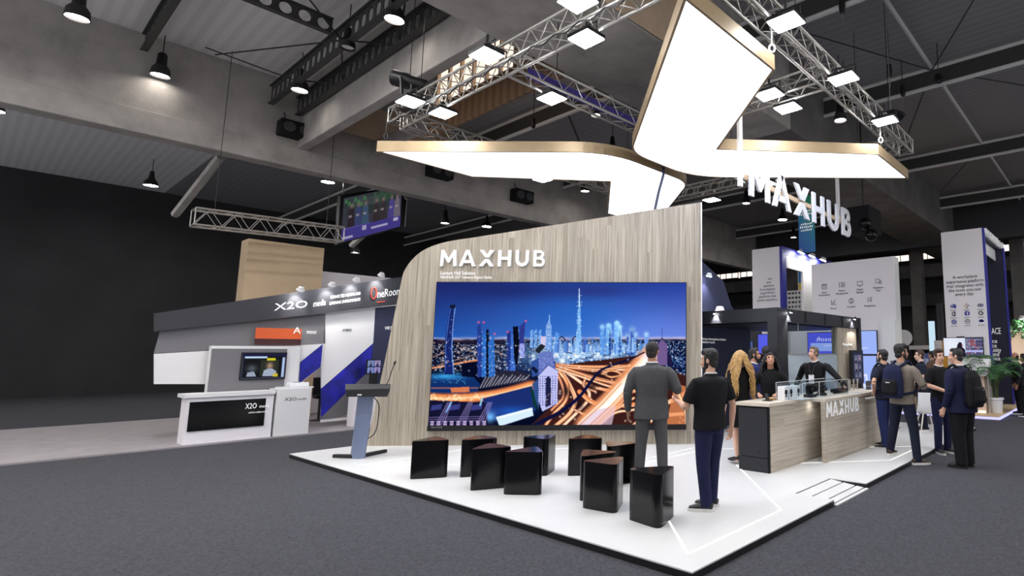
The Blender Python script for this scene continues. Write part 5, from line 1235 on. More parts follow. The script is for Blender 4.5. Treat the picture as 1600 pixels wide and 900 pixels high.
p0, p1 = VY(1464, 532, 21), VY(1481, 585, 21)
t = empty('stand_sign', ((p0.x+p1.x)/2, 21, 0), 0, 'small pale sign with orange right band behind the men talking', 'sign')
MB().box((p0.x-.1, 21, 0), (p0.x+.16, 21.06, p0.z)).build('pale_panel', M['offwhite'], t); MB().box((p0.x+.161, 20.99, 0), (p1.x+.1, 21.06, p0.z)).build('orange_band', M['yellow'], t)
b = MB()
for i in range(5): b.box((p0.x+.27, 20.98, p0.z-.16-i*.1), (p0.x+.36, 20.992, p0.z-.1-i*.1))
b.build('band_lettering', M['text_white'], t)
# things seen through the tower window and the canopy
q0, q1 = VY(1249, 420, 24), VY(1254.5, 475, 24)
t = empty('striped_flag', (q0.x, 24, q1.z), 0, 'narrow blue over yellow banner seen through the tower window', 'banner')
zm = VY(1250, 442, 24).z; MB().box((q0.x-.05, 24, zm), (q1.x+.25, 24.02, q0.z)).build('blue_half', mat('flag_blue', (36, 110, 180), .7, emit=.1, ecol=(36, 110, 180)), t)
MB().box((q0.x-.05, 24, q1.z), (q1.x+.25, 24.02, zm-.001)).build('yellow_half', mat('flag_yellow', (214, 180, 70), .7, emit=.1, ecol=(214, 180, 70)), t)
MB().tube([(q0.x-.1, 24.05, 0), (q0.x-.1, 24.05, q0.z)], .03).build('pole', M['alu'], t)
p0, p1 = VY(1226, 455, 22), VY(1254, 488, 22)
t = empty('lattice_sign', ((p0.x+p1.x)/2, 22, 0), 0, 'white stand roof with rows of dark lettering seen through the tower window', 'sign')
b = MB(); b.box((p0.x-.6, 22, p1.z-.3), (p1.x+.4, 22.1, p0.z)); b.box((p0.x-.5, 22.02, 0), (p0.x-.35, 22.1, p1.z)); b.build('white_board', M['white_gloss'], t)
b = MB()
for j in range(4):
    for i in range(9): b.box((p0.x-.5+i*.17, 21.985, p0.z-.16-j*.2), (p0.x-.5+i*.17+rr.uniform(.06, .13), 21.998, p0.z-.08-j*.2))
b.build('board_lettering', M['black'], t)
p0, p1 = VY(1233, 512, 20.5), VY(1256, 625, 20.5)
t = empty('text_board', ((p0.x+p1.x)/2, 20.5, FZ), 0, 'white board with upright dark lettering and leaves seen through the canopy', 'sign')
MB().box((p0.x-.4, 20.5, FZ), (p1.x, 20.56, p0.z)).build('board', M['white_gloss'], t)
b = MB()
for j in range(3):
    for i in range(9): b.box((p0.x+.02+j*.19, 20.49, p0.z-.3-i*.13), (p0.x+.09+j*.19, 20.499, p0.z-.22-i*.13))
b.build('board_lettering', M['text_dark'], t)
b = MB()
for i in range(90):
    c = Vector((p0.x+.45+rr.uniform(-.15, .2), 20.42, p0.z-.2+rr.uniform(-.35, .2))); d1 = Vector((rr.uniform(-1, 1), rr.uniform(-1, 1), rr.uniform(-1, 1))).normalized(); d2 = d1.orthogonal(); b.add([c-d1*.06, c+d2*.025, c+d1*.06, c-d2*.025], [(0, 1, 2, 3)])
b.build('leaves', M['leaf'], t, fix=False)
# white shell chairs and table beyond the men
def shell_chair(x, y, rz, label):
    o = empty('shell_chair', (0, 0, 0), 0, label, 'chair', 'white shell chairs at the end of the platform'); W_ = .24; b = MB(); n = 12; prof = [(.22, .44), (.2, .43), (.05, .42), (-.12, .43), (-.2, .48), (-.24, .6), (-.26, .78), (-.27, .86)]
    vs = []; fs = []
    for (yy, zz) in prof:
        for i in range(n+1):
            u = -1+2*i/n; vs.append((W_*u*(1-.15*max(0, zz-.5)), yy+.06*u*u*(1 if zz > .45 else .2), zz+.05*u*u*(1 if zz < .5 else .1)))
    m_ = len(vs); vs += [(a_, b_-.018, c_-.015) for a_, b_, c_ in vs]
    for j in range(len(prof)-1):
        for i in range(n):
            k_ = j*(n+1)+i; fs += [(k_, k_+1, k_+n+2, k_+n+1), (m_+k_, m_+k_+n+1, m_+k_+n+2, m_+k_+1)]
    for i in range(n): fs += [(i, m_+i, m_+i+1, i+1)]; e = (len(prof)-1)*(n+1); fs += [(e+i, e+i+1, m_+e+i+1, m_+e+i)]
    for j in range(len(prof)-1): k_ = j*(n+1); fs += [(k_, k_+n+1, m_+k_+n+1, m_+k_), (k_+n, m_+k_+n, m_+k_+2*n+1, k_+2*n+1)]
    b.add(vs, fs); b.build('seat_shell', M['white_gloss'], o, smooth=True)
    for sx in (-1, 1):
        for sy in (-1, 1): MB().tube([(sx*.1, sy*.1, .42), (sx*.21, sy*.21, 0)], [.016, .011], 8).build('leg', M['warm_white'], o, smooth=True)
    MB().tube([(-.12, 0, .4), (.12, 0, .4)], .012, 6).build('cross_bar', M['alu'], o)
    o.location = (x, y, HP); o.rotation_euler = (0, 0, rz); return o
c1_, c2_ = G(1449, 676, HP), G(1482, 668, HP)
shell_chair(c1_.x, c1_.y, .6, 'white shell chair seen between the man in the grey jacket and the man in black'); shell_chair(c2_.x-.1, c2_.y+.3, 2.4, 'white shell chair whose legs show between the two men at right')
tb = Vector((c1_.x-.9, c1_.y+.35, HP)); t = empty('round_table', tb, 0, 'small white round table beyond the white shell chairs', 'table')
MB().lathe([(.34, .72), (.35, .735), (.34, .75)], tb, 28).build('table_top', M['white_gloss'], t, smooth=True); MB().lathe([(.03, .01), (.03, .72)], tb, 12).build('column', M['alu'], t); MB().lathe([(.22, 0), (.22, .012), (.04, .02)], tb, 20).build('base', M['alu'], t, smooth=True)

# ------------------------------------------------------------------ neighbouring stand, left
XBk = -15.6
t = empty('stand_backdrop', (XBk, 5, 0), 0, 'neighbouring stand backdrop with dark lettered header and white and blue printed panels', 'wall panel')
def sheet(px, x, m, name, th=.05, par=None):
    return MB().prism([VX(*q, x) for q in px], X3*th).build(name, m, par or t)
HD = [(240, 490), (487, 453), (660, 428), (660, 471), (487, 492), (240, 518)]
sheet(HD, XBk+.02, M['header'], 'header', .14)
sheet([(250, 517), (507, 490), (507, 537), (240, 552)], XBk, M['greypanel'], 'grey_panel')
sheet([(507.3, 491), (585, 481), (582, 536), (501, 606.5), (501, 570)], XBk, M['white'], 'white_panel')
sheet([(582, 536.5), (576, 578), (501, 651), (501, 607)], XBk, M['blue_print'], 'blue_band')
sheet([(576, 578.5), (574, 640), (500, 658), (501, 651.5)], XBk, M['greypanel'], 'lower_panel')
sheet([(585.4, 481), (660, 473), (645, 640), (574.5, 640)], XBk, M['navy_dark'], 'navy_panel')
sheet([(240, 553), (504, 537.5), (501, 573), (467, 600), (240, 600)], XBk+.06, M['white'], 'low_white_panel')
sheet([(503.6, 538), (500.6, 573), (467, 599), (469, 566)], XBk+.12, M['blue_print'], 'blue_band', .02)
sheet([(500, 656), (560, 650), (560, 654), (500, 660)], XBk+.1, M['white'], 'plinth', .03)
XH = XBk+.165
def tx(px0, py, px1, s, size, m, x=XH, py1=None):
    p, q = VX(px0, py, x), VX(px1, py1 if py1 is not None else py, x); text('panel_lettering', s, size, p, (q-p), Z3, m, t, align='LEFT', width=(q-p).length)
tx(489, 479.5, 508.5, 'media', .22, M['text_white'], py1=476.5)
tx(516, 467, 563, 'CONNECTED MEETING AND', .11, M['text_white'], py1=460.5); tx(514.5, 476.5, 562.5, 'LEARNING ENVIRONMENTS', .11, M['text_white'], py1=470)
tx(589, 465.5, 626, 'neRoom', .3, M['text_white'], py1=460)
c = VX(584, 458, XH+.005); MB().tube([c+Y3*(.066*math.cos(a*PI/10))+Z3*(.15*math.sin(a*PI/10)) for a in range(20)], .014, 6, closed=True).build('ring_logo', M['red'], t)
p, q = VX(589, 472.5, XH), VX(602, 471, XH); MB().tube([p, q], .012, 6).build('logo_dash', M['red'], t)
tx(479, 521.5, 494, 'MODULE', .1, M['text_white'], XBk+.055); tx(535, 518, 549, 'HYBRID', .1, M['text_dark'], XBk+.055); tx(601, 515, 622, 'VIRTUAL', .12, M['text_white'], XBk+.055)
tx(428, 485.5, 480, 'X2O', .24, M['text_white'], py1=480)
for i, (px, py) in enumerate(((519, 444.5), (557, 437), (596, 429.5), (470, 452))):
    q = VX(px, py, XBk+.42); spot(q, (-.75, 0, -1), 'small spotlight on the header of the neighbouring stand, ' + ('left of the ring logo', 'above the header lettering', 'above the ring logo', 'leftmost of the four')[i], .09, 45, 1.2)
# floor of that stand
e0, e1 = G(400, 687, .03), G(555, 669, .03)
MB().box((-21, -2, 0), ((e0.x+e1.x)/2, 9.5, .03)).build('stand_floor', mat('pale_carpet', (150, 144, 146), .9, var=.1, vscale=3), label='pale grey raised floor of the neighbouring stand', cat='platform')
# counters
XC_ = (e0.x+e1.x)/2-.05
p0, p1 = VX(436, 608, XC_), VX(490, 604, XC_)
t = empty('promotion_counter', (XC_-.3, (p0.y+p1.y)/2, .03), 0, 'white counter with black and grey lettering at the corner of the neighbouring stand', 'counter')
MB().box((XC_-.55, p0.y-.02, .03), (XC_, p1.y-.03, p0.z)).build('counter_body', M['white'], t, bevel=.006)
MB().box((XC_-.6, p0.y+.1, p0.z), (XC_-.02, p1.y+.01, p0.z+.025)).build('counter_top', M['white_gloss'], t)
def tx2(px0, py, px1, s, size, m, par): 
    p, q = VX(px0, py, XC_+.004), VX(px1, py, XC_+.004); text('counter_lettering', s, size, p, Y3, Z3, m, par, align='LEFT', width=(q-p).length)
tx2(444.5, 626.5, 463, 'X2O', .1, M['black'], t); tx2(465, 625, 478.5, 'media', .07, M['grey'], t)
t2 = empty('document_tray', (XC_-.3, p1.y-.25, p0.z+.026), 0, 'white tray with papers on the lettered white counter', 'tray'); q = (XC_-.45, p1.y-.38, p0.z+.026)
MB().box(q, (q[0]+.3, q[1]+.34, q[2]+.09)).build('tray_body', M['white_gloss'], t2, bevel=.01); MB().box((q[0]+.05, q[1]+.1, q[2]+.091), (q[0]+.2, q[1]+.2, q[2]+.1)).build('paper', M['grey'], t2)
p2 = VX(396, 612, XC_); yl = p0.y-.75
t = empty('frame_counter', (XC_-.3, yl, .03), 0, 'white framed counter with black lettered front at the left of the lettered white one', 'counter')
MB().box((XC_-.5, yl-.7, .03), (XC_-.06, p0.y-.06, p0.z-.1)).build('counter_body', M['offwhite'], t); MB().box((XC_-.6, yl-.75, p0.z-.1), (XC_-.02, p0.y-.05, p0.z-.03)).build('counter_top', M['white'], t)
MB().box((XC_-.06, yl-.66, .28), (XC_-.04, p0.y-.2, p0.z-.18)).build('black_front', M['black_gloss'], t)
for px0, px1, py, s, sz in ((383, 400.5, 639, 'X2O', .16), (405, 420, 637, 'media', .09), (388, 417, 646, 'unified collaboration', .05)):
    p, q = VX(px0, py, XC_-.036), VX(px1, py, XC_-.036); text('counter_lettering', s, sz, p, Y3, Z3, M['text_white'], t, align='LEFT', width=(q-p).length)
# screen board above it
XM = XC_-.62
t = empty('screen_board', (XM, 4, .03), 0, 'white board with grey frame holding a lit monitor behind the black fronted counter', 'panel')
o = VX(453, 541, XM); o2 = VX(446, 610, XM); yl2 = VX(330, 560, XM).y
MB().box((XM-.25, yl2, .03), (XM-.04, VX(471, 541, XM).y, o.z)).build('board', M['white'], t); MB().box((XM-.039, yl2, o2.z), (XM, VX(449, 545, XM).y, o.z-.06)).build('frame', M['greypanel'], t)
a = Paint(72, 44, (58, 64, 84)); a.rect(2, 6, 70, 42, (24, 26, 30)); a.rect(0, 0, 72, 6, (30, 32, 60)); a.rect(4, 6, 40, 9, (190, 210, 240)); a.rect(66, 8, 70, 42, (170, 190, 226)); a.rect(30, 12, 60, 40, (44, 48, 40)); a.rect(40, 9, 54, 13, (210, 200, 40)); a.glow(45, 22, 5, (170, 140, 120), 1, 6); a.poly([(34, 40), (36, 30), (42, 27), (50, 27), (56, 31), (58, 40)], (160, 170, 190)); a.rect(52, 36, 60, 41, (200, 180, 50)); a.glow(16, 26, 8, (120, 130, 140), .6, 6); a.poly([(8, 40), (10, 33), (20, 31), (24, 40)], (150, 160, 180))
mA, mB = VX(380, 552, XM+.04), VX(444, 590, XM+.04)
t = empty('monitor', (XM+.03, (mA.y+mB.y)/2, mB.z), 0, 'lit monitor showing a video call on the white board of the neighbouring stand', 'monitor')
MB().box((XM+.002, mA.y-.02, mB.z-.03), (XM+.035, mB.y+.02, mA.z+.02)).build('housing', M['black'], t); picture('picture', a.a, (XM+.038, mA.y, mA.z), (XM+.038, mB.y, mA.z), (XM+.038, mA.y, mB.z), M['pic'], t)
# orange sign board peeping over
p0, p1 = VX(400, 512, XBk+.2), VX(470, 530, XBk+.2)
t = empty('orange_sign', (XBk+.2, (p0.y+p1.y)/2, p1.z), 0, 'orange red sign with dark lower strip above the monitor of the neighbouring stand', 'sign')
MB().box((XBk+.19, p0.y, p1.z), (XBk+.22, p1.y, p0.z)).build('orange_panel', M['orange'], t); MB().box((XBk+.19, p0.y, p1.z-.14), (XBk+.22, p1.y, p1.z-.002)).build('dark_strip', mat('maroon', (60, 20, 20), .6), t)
q = VX(458, 521, XBk+.225); text('sign_lettering', 'A', .22, q, Y3, Z3, M['text_white'], t, align='LEFT')
# black high chair, small counter and screen by the wooden wall
q = G(497, 657, .03); t = empty('high_chair', q, 0, 'black padded high chair before the blue band of the neighbouring stand', 'chair')
MB().obox(q+Z3*.62, Y3*.14, X3*.15, Z3*.05).build('seat', M['black_matte'], t, bevel=.03); MB().obox(q+Z3*.88-X3*.15, Y3*.14, X3*.03, Z3*.24).build('backrest', M['black_matte'], t, bevel=.03)
MB().tube([q+Z3*.04, q+Z3*.58], .03, 10).build('post', M['steel'], t); MB().lathe([(.2, 0), (.2, .02), (.03, .04)], q, 18).build('base', M['steel'], t, smooth=True)
p0, p1 = VX(550, 603, -14.95), VX(592, 600, -14.95)
t = empty('side_counter', (-15.1, (p0.y+p1.y)/2, .03), 0, 'small white and grey counter behind the lectern', 'counter')
MB().box((-15.25, p0.y+.06, .03), (-14.98, p1.y, p0.z-.06)).build('counter_body', M['offwhite'], t); MB().box((-15.3, p0.y, p0.z-.06), (-14.95, p1.y+.03, p0.z)).build('counter_top', M['white'], t)
a = Paint(40, 26, (30, 34, 60))
for i in range(2):
    for j in range(2): a.rect(1+i*20, 1+j*13, 19+i*20, 12+j*13, (120+30*i, 140, 190+10*j)); a.glow(10+i*20, 5+j*13, 2.5, (90, 70, 70), 1); a.rect(6+i*20, 8+j*13, 14+i*20, 12+j*13, (50, 50, 80))
p0, p1 = VX(575, 563, -15.2), VX(594, 583, -15.2)
t = empty('call_screen', (-15.2, (p0.y+p1.y)/2, p1.z), 0, 'small screen with four faces on a black post above the counter behind the lectern', 'screen')
MB().box((-15.26, p0.y-.02, p1.z-.02), (-15.21, p1.y+.02, p0.z+.02)).build('housing', M['black'], t); picture('picture', a.a, (-15.205, p0.y, p0.z), (-15.205, p1.y, p0.z), (-15.205, p0.y, p1.z), M['pic'], t); MB().box((-15.25, (p0.y+p1.y)/2-.08, 1.0), (-15.21, (p0.y+p1.y)/2+.1, p1.z-.02)).build('stand_post', M['black'], t)
# plywood tower and grey wall beyond
p0, p1 = VX(470, 386, -18.6), VX(507, 388, -18.6)
MB().box((-19.2, p0.y-1.2, 0), (-18.6, p1.y, p1.z)).build('plywood_tower', M['tan_wood'], label='plain plywood tower rising behind the header of the neighbouring stand', cat='tower')
p0, p1 = VX(505, 424, -19.4), VX(640, 434, -19.4)
MB().box((-19.6, p0.y-.5, 0), (-19.4, p1.y+1.5, p0.z)).build('grey_stand_wall', M['offwhite'], label='pale grey wall between plywood tower and wooden wall', cat='wall panel')
def tz(px, py, x): return VX(px, py, x)
truss(tz(300, 352, -17.5), tz(532, 378, -17.5), 'white truss left of the hanging screen above the neighbouring stand', .4, .5)
# hanging wide screen
L4 = [VX(537, 310, -21), VX(628, 291, -21), VX(532.5, 378.5, -21), VX(623, 348, -21)]
a = Paint(120, 78, (66, 66, 80)); 
for i in range(40): a.rect(RNG.uniform(0, 118), RNG.uniform(0, 30), RNG.uniform(0, 118), RNG.uniform(0, 40), [(54, 96, 64), (44, 60, 52), (84, 84, 96), (60, 56, 70)][i % 4], .4)
for i in range(7): a.rect(3+i*6, 4+(i % 3)*5, 8+i*6, 11+(i % 3)*5, (72, 140, 84), .8); a.rect(60+i*7, 2+(i % 2)*6, 65+i*7, 9+(i % 2)*6, (62, 104, 74), .6)
for x, c in ((16, (52, 44, 52)), (30, (64, 74, 120)), (44, (70, 92, 120)), (66, (58, 50, 56)), (80, (60, 54, 60)), (98, (86, 76, 150)), (110, (120, 112, 130))):
    a.poly([(x-7, 58), (x-5, 24), (x, 17), (x+5, 24), (x+8, 58)], c); a.glow(x, 17, 3, (150, 120, 112), .9, 4); a.rect(x-4, 34, x+2, 38, (190, 170, 170), .7)
a.rect(0, 56, 120, 78, (76, 66, 150)); a.rect(0, 55, 55, 57, (96, 86, 170)); a.rect(58, 64, 92, 68, (186, 184, 220)); a.rect(104, 58, 114, 64, (200, 196, 226)); a.rect(2, 70, 22, 74, (190, 186, 220)); a.rect(40, 58, 48, 66, (186, 182, 216))
t = empty('hanging_screen', L4[2].lerp(L4[3], .5), 0, 'wide screen showing seated people over a violet band hung under the left beam', 'screen')
MB().prism([L4[0]+Z3*.1-Y3*.1, L4[1]+Z3*.1+Y3*.22, L4[3]-Z3*.1+Y3*.22, L4[2]-Z3*.1-Y3*.1], -X3*.25).build('housing', M['black'], t)
picture('picture', a.a*.8, L4[0]+X3*.02, L4[1]+X3*.02, L4[2]+X3*.02, M['pic'], t)
b = MB(); b.tube([L4[1]+Y3*.23+Z3*.1, L4[3]+Y3*.23-Z3*.12], .025, 6); b.build('edge_rail', M['alu'], t)
for q in (L4[0], L4[1]): MB().tube([q-X3*.1, Vector((q.x-.1, q.y, 9.4))], .015, 6).build('hanger_wire', M['alu'], t)
# ------------------------------------------------------------------ people
SKIN = {'light': (206, 160, 136), 'tan': (178, 130, 104), 'pale': (222, 178, 156)}
def clothmat(name, col, rough=.85): return mat(name, col, rough, var=.12, vscale=7, bump=.35, bscale=9, spec=.25)
for k_, c in SKIN.items(): M['skin_'+k_] = mat('skin_'+k_, c, .55, var=.06, vscale=6)
M['eye'] = mat('eye', (44, 34, 30), .3); M['lip'] = mat('lip', (150, 84, 78), .5); M['brow'] = mat('brow', (44, 32, 26), .8)
M['hair_dark'] = mat('hair_dark', (32, 25, 22), .6, var=.35, vscale=40, bump=.8, bscale=70); M['hair_brown'] = mat('hair_brown', (62, 42, 30), .55, var=.35, vscale=40, bump=.8, bscale=70)
M['hair_grey'] = mat('hair_grey', (104, 92, 82), .6, var=.35, vscale=40, bump=.8, bscale=70); M['hair_blonde'] = mat('hair_blonde', (178, 140, 84), .45, var=.4, vscale=25, bump=.5, bscale=60)
M['hair_black'] = mat('hair_black', (20, 17, 18), .5, var=.3, vscale=40, bump=.8, bscale=70)
M['sole'] = mat('white_sole', (222, 220, 216), .6); M['shoe'] = mat('dark_shoe', (30, 28, 28), .5); M['shoe_brown'] = mat('brown_shoe', (66, 46, 36), .5)

class Blob:
    """closed pieces melted into one continuous skin by a voxel remesh"""
    def __init__(s): s.b = MB()
    def limb(s, pts, n=14, side=None):
        # pts: (centre, half width, half depth); rounded ends are added
        P = [Vector(p[0]) for p in pts]; vs = []; fs = []; k = len(P)
        T = [(P[min(i+1, k-1)]-P[max(i-1, 0)]).normalized() for i in range(k)]
        sd = Vector(side) if side else X3
        for i, p in enumerate(pts):
            t_ = T[i]; a = (sd-t_*sd.dot(t_)); a = a.normalized() if a.length > 1e-4 else t_.orthogonal().normalized(); c = t_.cross(a)
            vs += [P[i]+a*(p[1]*math.cos(q*2*PI/n))+c*((p[2] if len(p) > 2 else p[1])*math.sin(q*2*PI/n)) for q in range(n)]
        for i in range(k-1): fs += [(i*n+q, i*n+(q+1) % n, (i+1)*n+(q+1) % n, (i+1)*n+q) for q in range(n)]
        fs += [list(range(n))[::-1], list(range((k-1)*n, k*n))]
        s.b.add(vs, fs); return s
    def ball(s, c, r, M3=None): s.b.sph(c, r, nu=16, nv=10, M3=M3); return s
    def bake(s, name, m, parent, voxel=.012, smooth=3, paint=None, mats=None, noise=0, factor=.5):
        me = s.b.mesh(name, m); o = bpy.data.objects.new('tmp', me); C.objects.link(o)
        r = o.modifiers.new('r', 'REMESH'); r.mode = 'VOXEL'; r.voxel_size = voxel; r.use_smooth_shade = True
        if smooth: q = o.modifiers.new('s', 'SMOOTH'); q.factor = factor; q.iterations = smooth
        dg = bpy.context.evaluated_depsgraph_get(); dg.update()
        me2 = bpy.data.meshes.new_from_object(o.evaluated_get(dg)); bpy.data.objects.remove(o); bpy.data.meshes.remove(me)
        me2.name = name; me2.materials.clear()
        for q in (mats or [m]): me2.materials.append(q)
        me2.polygons.foreach_set('use_smooth', [True]*len(me2.polygons))
        n = len(me2.vertices); co = np.empty(n*3); me2.vertices.foreach_get('co', co); co = co.reshape(-1, 3)
        if noise:
            no = np.empty(n*3); me2.vertices.foreach_get('normal', no); no = no.reshape(-1, 3)
            d = np.sin(co[:, 0]*90+co[:, 2]*40)*np.sin(co[:, 1]*80+1)*np.cos(co[:, 2]*70)
            me2.vertices.foreach_set('co', (co+no*(d*noise)[:, None]).ravel())
        if paint is not None:
            pc = np.empty(len(me2.polygons)*3); me2.polygons.foreach_get('center', pc); me2.polygons.foreach_set('material_index', paint(pc.reshape(-1, 3)).astype(np.int32))
        me2.update()
        ob = bpy.data.objects.new(name, me2); C.objects.link(ob)
        if parent is not None: ob.parent = parent
        return ob
def hand(B, wrist, direc, palm_n, side, curl=.5, s=1.0):
    """palm, four unequal bent fingers and a thumb; side = +1 puts the thumb on +palm side vector"""
    w = Vector(wrist); d = Vector(direc).normalized(); n = Vector(palm_n); n = (n-d*n.dot(d)).normalized(); u = d.cross(n)*side
    B.limb([(w-d*.02, .027*s, .021*s), (w+d*.03*s, .036*s, .017*s), (w+d*.09*s, .042*s, .015*s), (w+d*.1*s, .04*s, .012*s)], 12, side=u)
    for i, L in enumerate((.072, .08, .075, .058)):
        r0 = w+d*.092*s+u*((.03-.02*i)*s); c1 = curl*.8; c2 = curl*1.5
        d1 = (d*math.cos(c1)+n*math.sin(c1)); d2 = (d*math.cos(c1+c2)+n*math.sin(c1+c2))
        p1 = r0+d1*L*.5*s; p2 = p1+d2*L*.5*s
        B.limb([(r0-d*.02, .0092*s), (r0, .0095*s), (p1, .0088*s), (p2, .0075*s)], 8)
    b0 = w+d*.028*s+u*.028*s; td = (d*.75+u*.6+n*.35).normalized(); t1 = b0+td*.04*s; t2 = t1+(td*.6+d*.5+n*.3).normalized()*.032*s
    B.limb([(b0-td*.01, .013*s), (t1, .011*s), (t2, .009*s)], 8)

def person(label, xy, z, facing, height, skin='light', lean=0, twist=0, head=(0, 0), arms=None, feet=None, hair='hair_dark', hairstyle='short', beard=False,
           top=None, bottom=None, shoes='shoe', sole=True, group=None, voxel=.0085, bulk=1.0):
    """facing in degrees (world); local frame looks along +Y, right hand on +X; sizes for 1.75 m, then scaled"""
    S = height/1.75; rz = math.radians(facing-90)
    body = None
    pel = Vector((0, 0, .95)); RL = Matrix.Rotation(-lean, 3, 'X') @ Matrix.Rotation(twist, 3, 'Z')
    def up(x, y, zz): return pel+RL @ (Vector((x, y, zz))-pel)
    neck = up(0, -.015, 1.47); hc = up(0, .012+.03*max(0, lean), 1.635)
    RH = RL @ Matrix.Rotation(head[0], 3, 'Z') @ Matrix.Rotation(-head[1], 3, 'X')
    def hp(x, y, zz): return hc+RH @ Vector((x, y, zz))
    sh = {1: up(.195*bulk, -.01, 1.415), -1: up(-.195*bulk, -.01, 1.415)}
    A = arms or {}
    ar = {}
    for s in (1, -1):
        q = A.get(s, {}); el = Vector(q.get('elbow', (s*.265*bulk, -.04, 1.135))); wr = Vector(q.get('wrist', (s*.275*bulk, .05, .885)))
        ar[s] = (el, wr, q)
    ft = feet or {1: (.11, 0, 0, -8), -1: (-.11, 0, 0, 8)}
    lg = {}
    for s in (1, -1):
        fx, fy, fz, fa = ft[s]; hip = Vector((s*.092, 0, .92)); an = Vector((fx, fy-.02, fz+.085)); mid = hip.lerp(an, .5); mid += Vector((s*.008, .025, 0))
        fd = Vector((math.sin(math.radians(-fa)), math.cos(math.radians(-fa)), 0)); lg[s] = (hip, mid, an, fd, fz)
    B = Blob()
    # trunk
    B.limb([(Vector((0, 0, .86)), .13, .09), (Vector((0, 0, .95)), .16, .1), (up(0, .005, 1.08), .14*bulk, .095*bulk), (up(0, 0, 1.25), .16*bulk, .105*bulk), (up(0, -.01, 1.36), .15, .085), (up(0, -.015, 1.43), .09, .065), (up(0, -.012, 1.47), .06, .06)], 18, side=RL @ X3)
    B.limb([(up(0, -.018, 1.42), .066, .066), (neck+(hc-neck)*.2, .058, .058), (hp(0, -.015, -.05), .054, .056)], 14)
    # head
    B.ball(hp(0, -.008, .025), (.074, .092, .09), RH); B.ball(hp(0, .03, -.035), (.058, .06, .08), RH); B.ball(hp(0, .058, -.095), (.026, .024, .02), RH)
    B.limb([(hp(0, .082, .012), .009), (hp(0, .1, -.02), .0125), (hp(0, .106, -.03), .014), (hp(0, .09, -.036), .013)], 8)
    for s in (1, -1):
        B.ball(hp(s*.074, -.006, -.008), (.012, .02, .031), RH); B.ball(hp(s*.03, .076, .03), (.02, .012, .007), RH); B.ball(hp(s*.038, .062, -.03), (.02, .018, .018), RH)
    B.ball(hp(0, .088, -.062), (.022, .01, .006), RH); B.ball(hp(0, .086, -.072), (.019, .01, .006), RH)
    # limbs
    for s in (1, -1):
        el, wr, q = ar[s]
        B.limb([(sh[s]+Vector((-s*.06, 0, -.035)), .042), (sh[s]+Vector((-s*.02, 0, -.035)), .045), (sh[s].lerp(el, .4), .046), (el, .038)], 12); B.limb([(el, .039), (el.lerp(wr, .3), .04), (wr, .026), (wr+(wr-el).normalized()*.02, .025)], 12)
        hip, kn, an, fd, fz = lg[s]
        B.limb([(hip+Z3*.03, .085), (hip.lerp(kn, .4), .074), (kn, .052), (kn.lerp(an, .35), .054), (an, .036), (an-Z3*.02, .036)], 14)
        B.limb([(an-fd*.045-Z3*.045, .034, .034), (an+fd*.06-Z3*.045, .04, .03), (an+fd*.15-Z3*.06, .036, .018)], 12)
        hd = Vector(q.get('hdir', (wr-el).normalized()+Vector((0, .1, 0)))); pn = Vector(q.get('palm', (-s, .25, -.1)))
        hand(B, wr+(wr-el).normalized()*.015, hd, pn, s*q.get('flip', 1), q.get('curl', .45))
    eyes = [hp(s*.03, .082, .012) for s in (1, -1)]; brows = [hp(s*.031, .086, .033) for s in (1, -1)]; lips = [hp(x, .095, -.067) for x in (-.012, 0, .012)]
    def paint(c):
        m = np.zeros(len(c), int); v = lambda p: np.linalg.norm(c-np.array(p), axis=1)
        for e in brows: m[(v(e) < .019) & (np.abs((c-np.array(e)) @ np.array(RH @ Z3)) < .0065)] = 3
        for e in eyes: m[v(e) < .0125] = 1
        for e in lips: m[v(e) < .0115] = 2
        return m
    body = B.bake('person', None, None, voxel, 2, paint, [M['skin_'+skin], M['eye'], M['lip'], M['brow']])
    # ---- clothes
    top = top or dict(kind='tshirt', mat=M['black']); kind = top['kind']; tm = top['mat']; hem = top.get('hem', .86); g = top.get('loose', 1.0)
    T = Blob()
    jacket = kind in ('jacket', 'sweater'); w = (1.1 if kind == 'jacket' else 1.04)*g*bulk
    def hip_(x, y, zz): return Vector((x, y, zz)) if zz < .98 else up(x, y, zz)
    rings = [(hip_(0, -.005, hem), .185*w, .128*w), (hip_(0, -.005, hem+.004), .186*w, .129*w), (hip_(0, 0, .97), .178*w, .122*w), (up(0, .005, 1.08), .165*w, .12*w), (up(0, 0, 1.24), .188*w, .13*w), (up(0, -.01, 1.36), .2*w, .115*w), (up(0, -.012, 1.405), .19*w, .106*w), (up(0, -.014, 1.435), .145*w, .094*w), (up(0, -.016, 1.462), .085, .075), (up(0, -.015, 1.485), .068, .066)]
    T.limb(rings, 22, side=RL @ X3)
    for s in (1, -1):
        el, wr, q = ar[s]; r0 = .074*(1.06 if jacket else 1)
        if jacket:
            T.limb([(sh[s]+RL @ Vector((-s*.06, 0, -.03)), .062), (sh[s]+RL @ Vector((-s*.015, 0, -.03)), .066), (sh[s].lerp(el, .3), .07), (sh[s].lerp(el, .6), .066), (el, .058)], 16)
            e2 = el.lerp(wr, .93); T.limb([(el, .058), (el.lerp(wr, .4), .053), (e2, .042), (e2+(wr-el).normalized()*.004, .042)], 16)
        elif kind != 'dress':
            e2 = sh[s].lerp(el, top.get('sleeve', .72)); T.limb([(sh[s]+RL @ Vector((-s*.06, 0, -.022)), .062), (sh[s]+RL @ Vector((-s*.012, 0, -.024)), .065), (sh[s].lerp(el, .4), .07), (e2, .068), (e2+(el-sh[s]).normalized()*.004, .068)], 16)
        else:
            e2 = el.lerp(wr, top.get('sleeve', .9)); T.limb([(sh[s]+RL @ Vector((-s*.06, 0, .0)), .064), (sh[s], .064), (el, .05), (e2, .04)], 14)
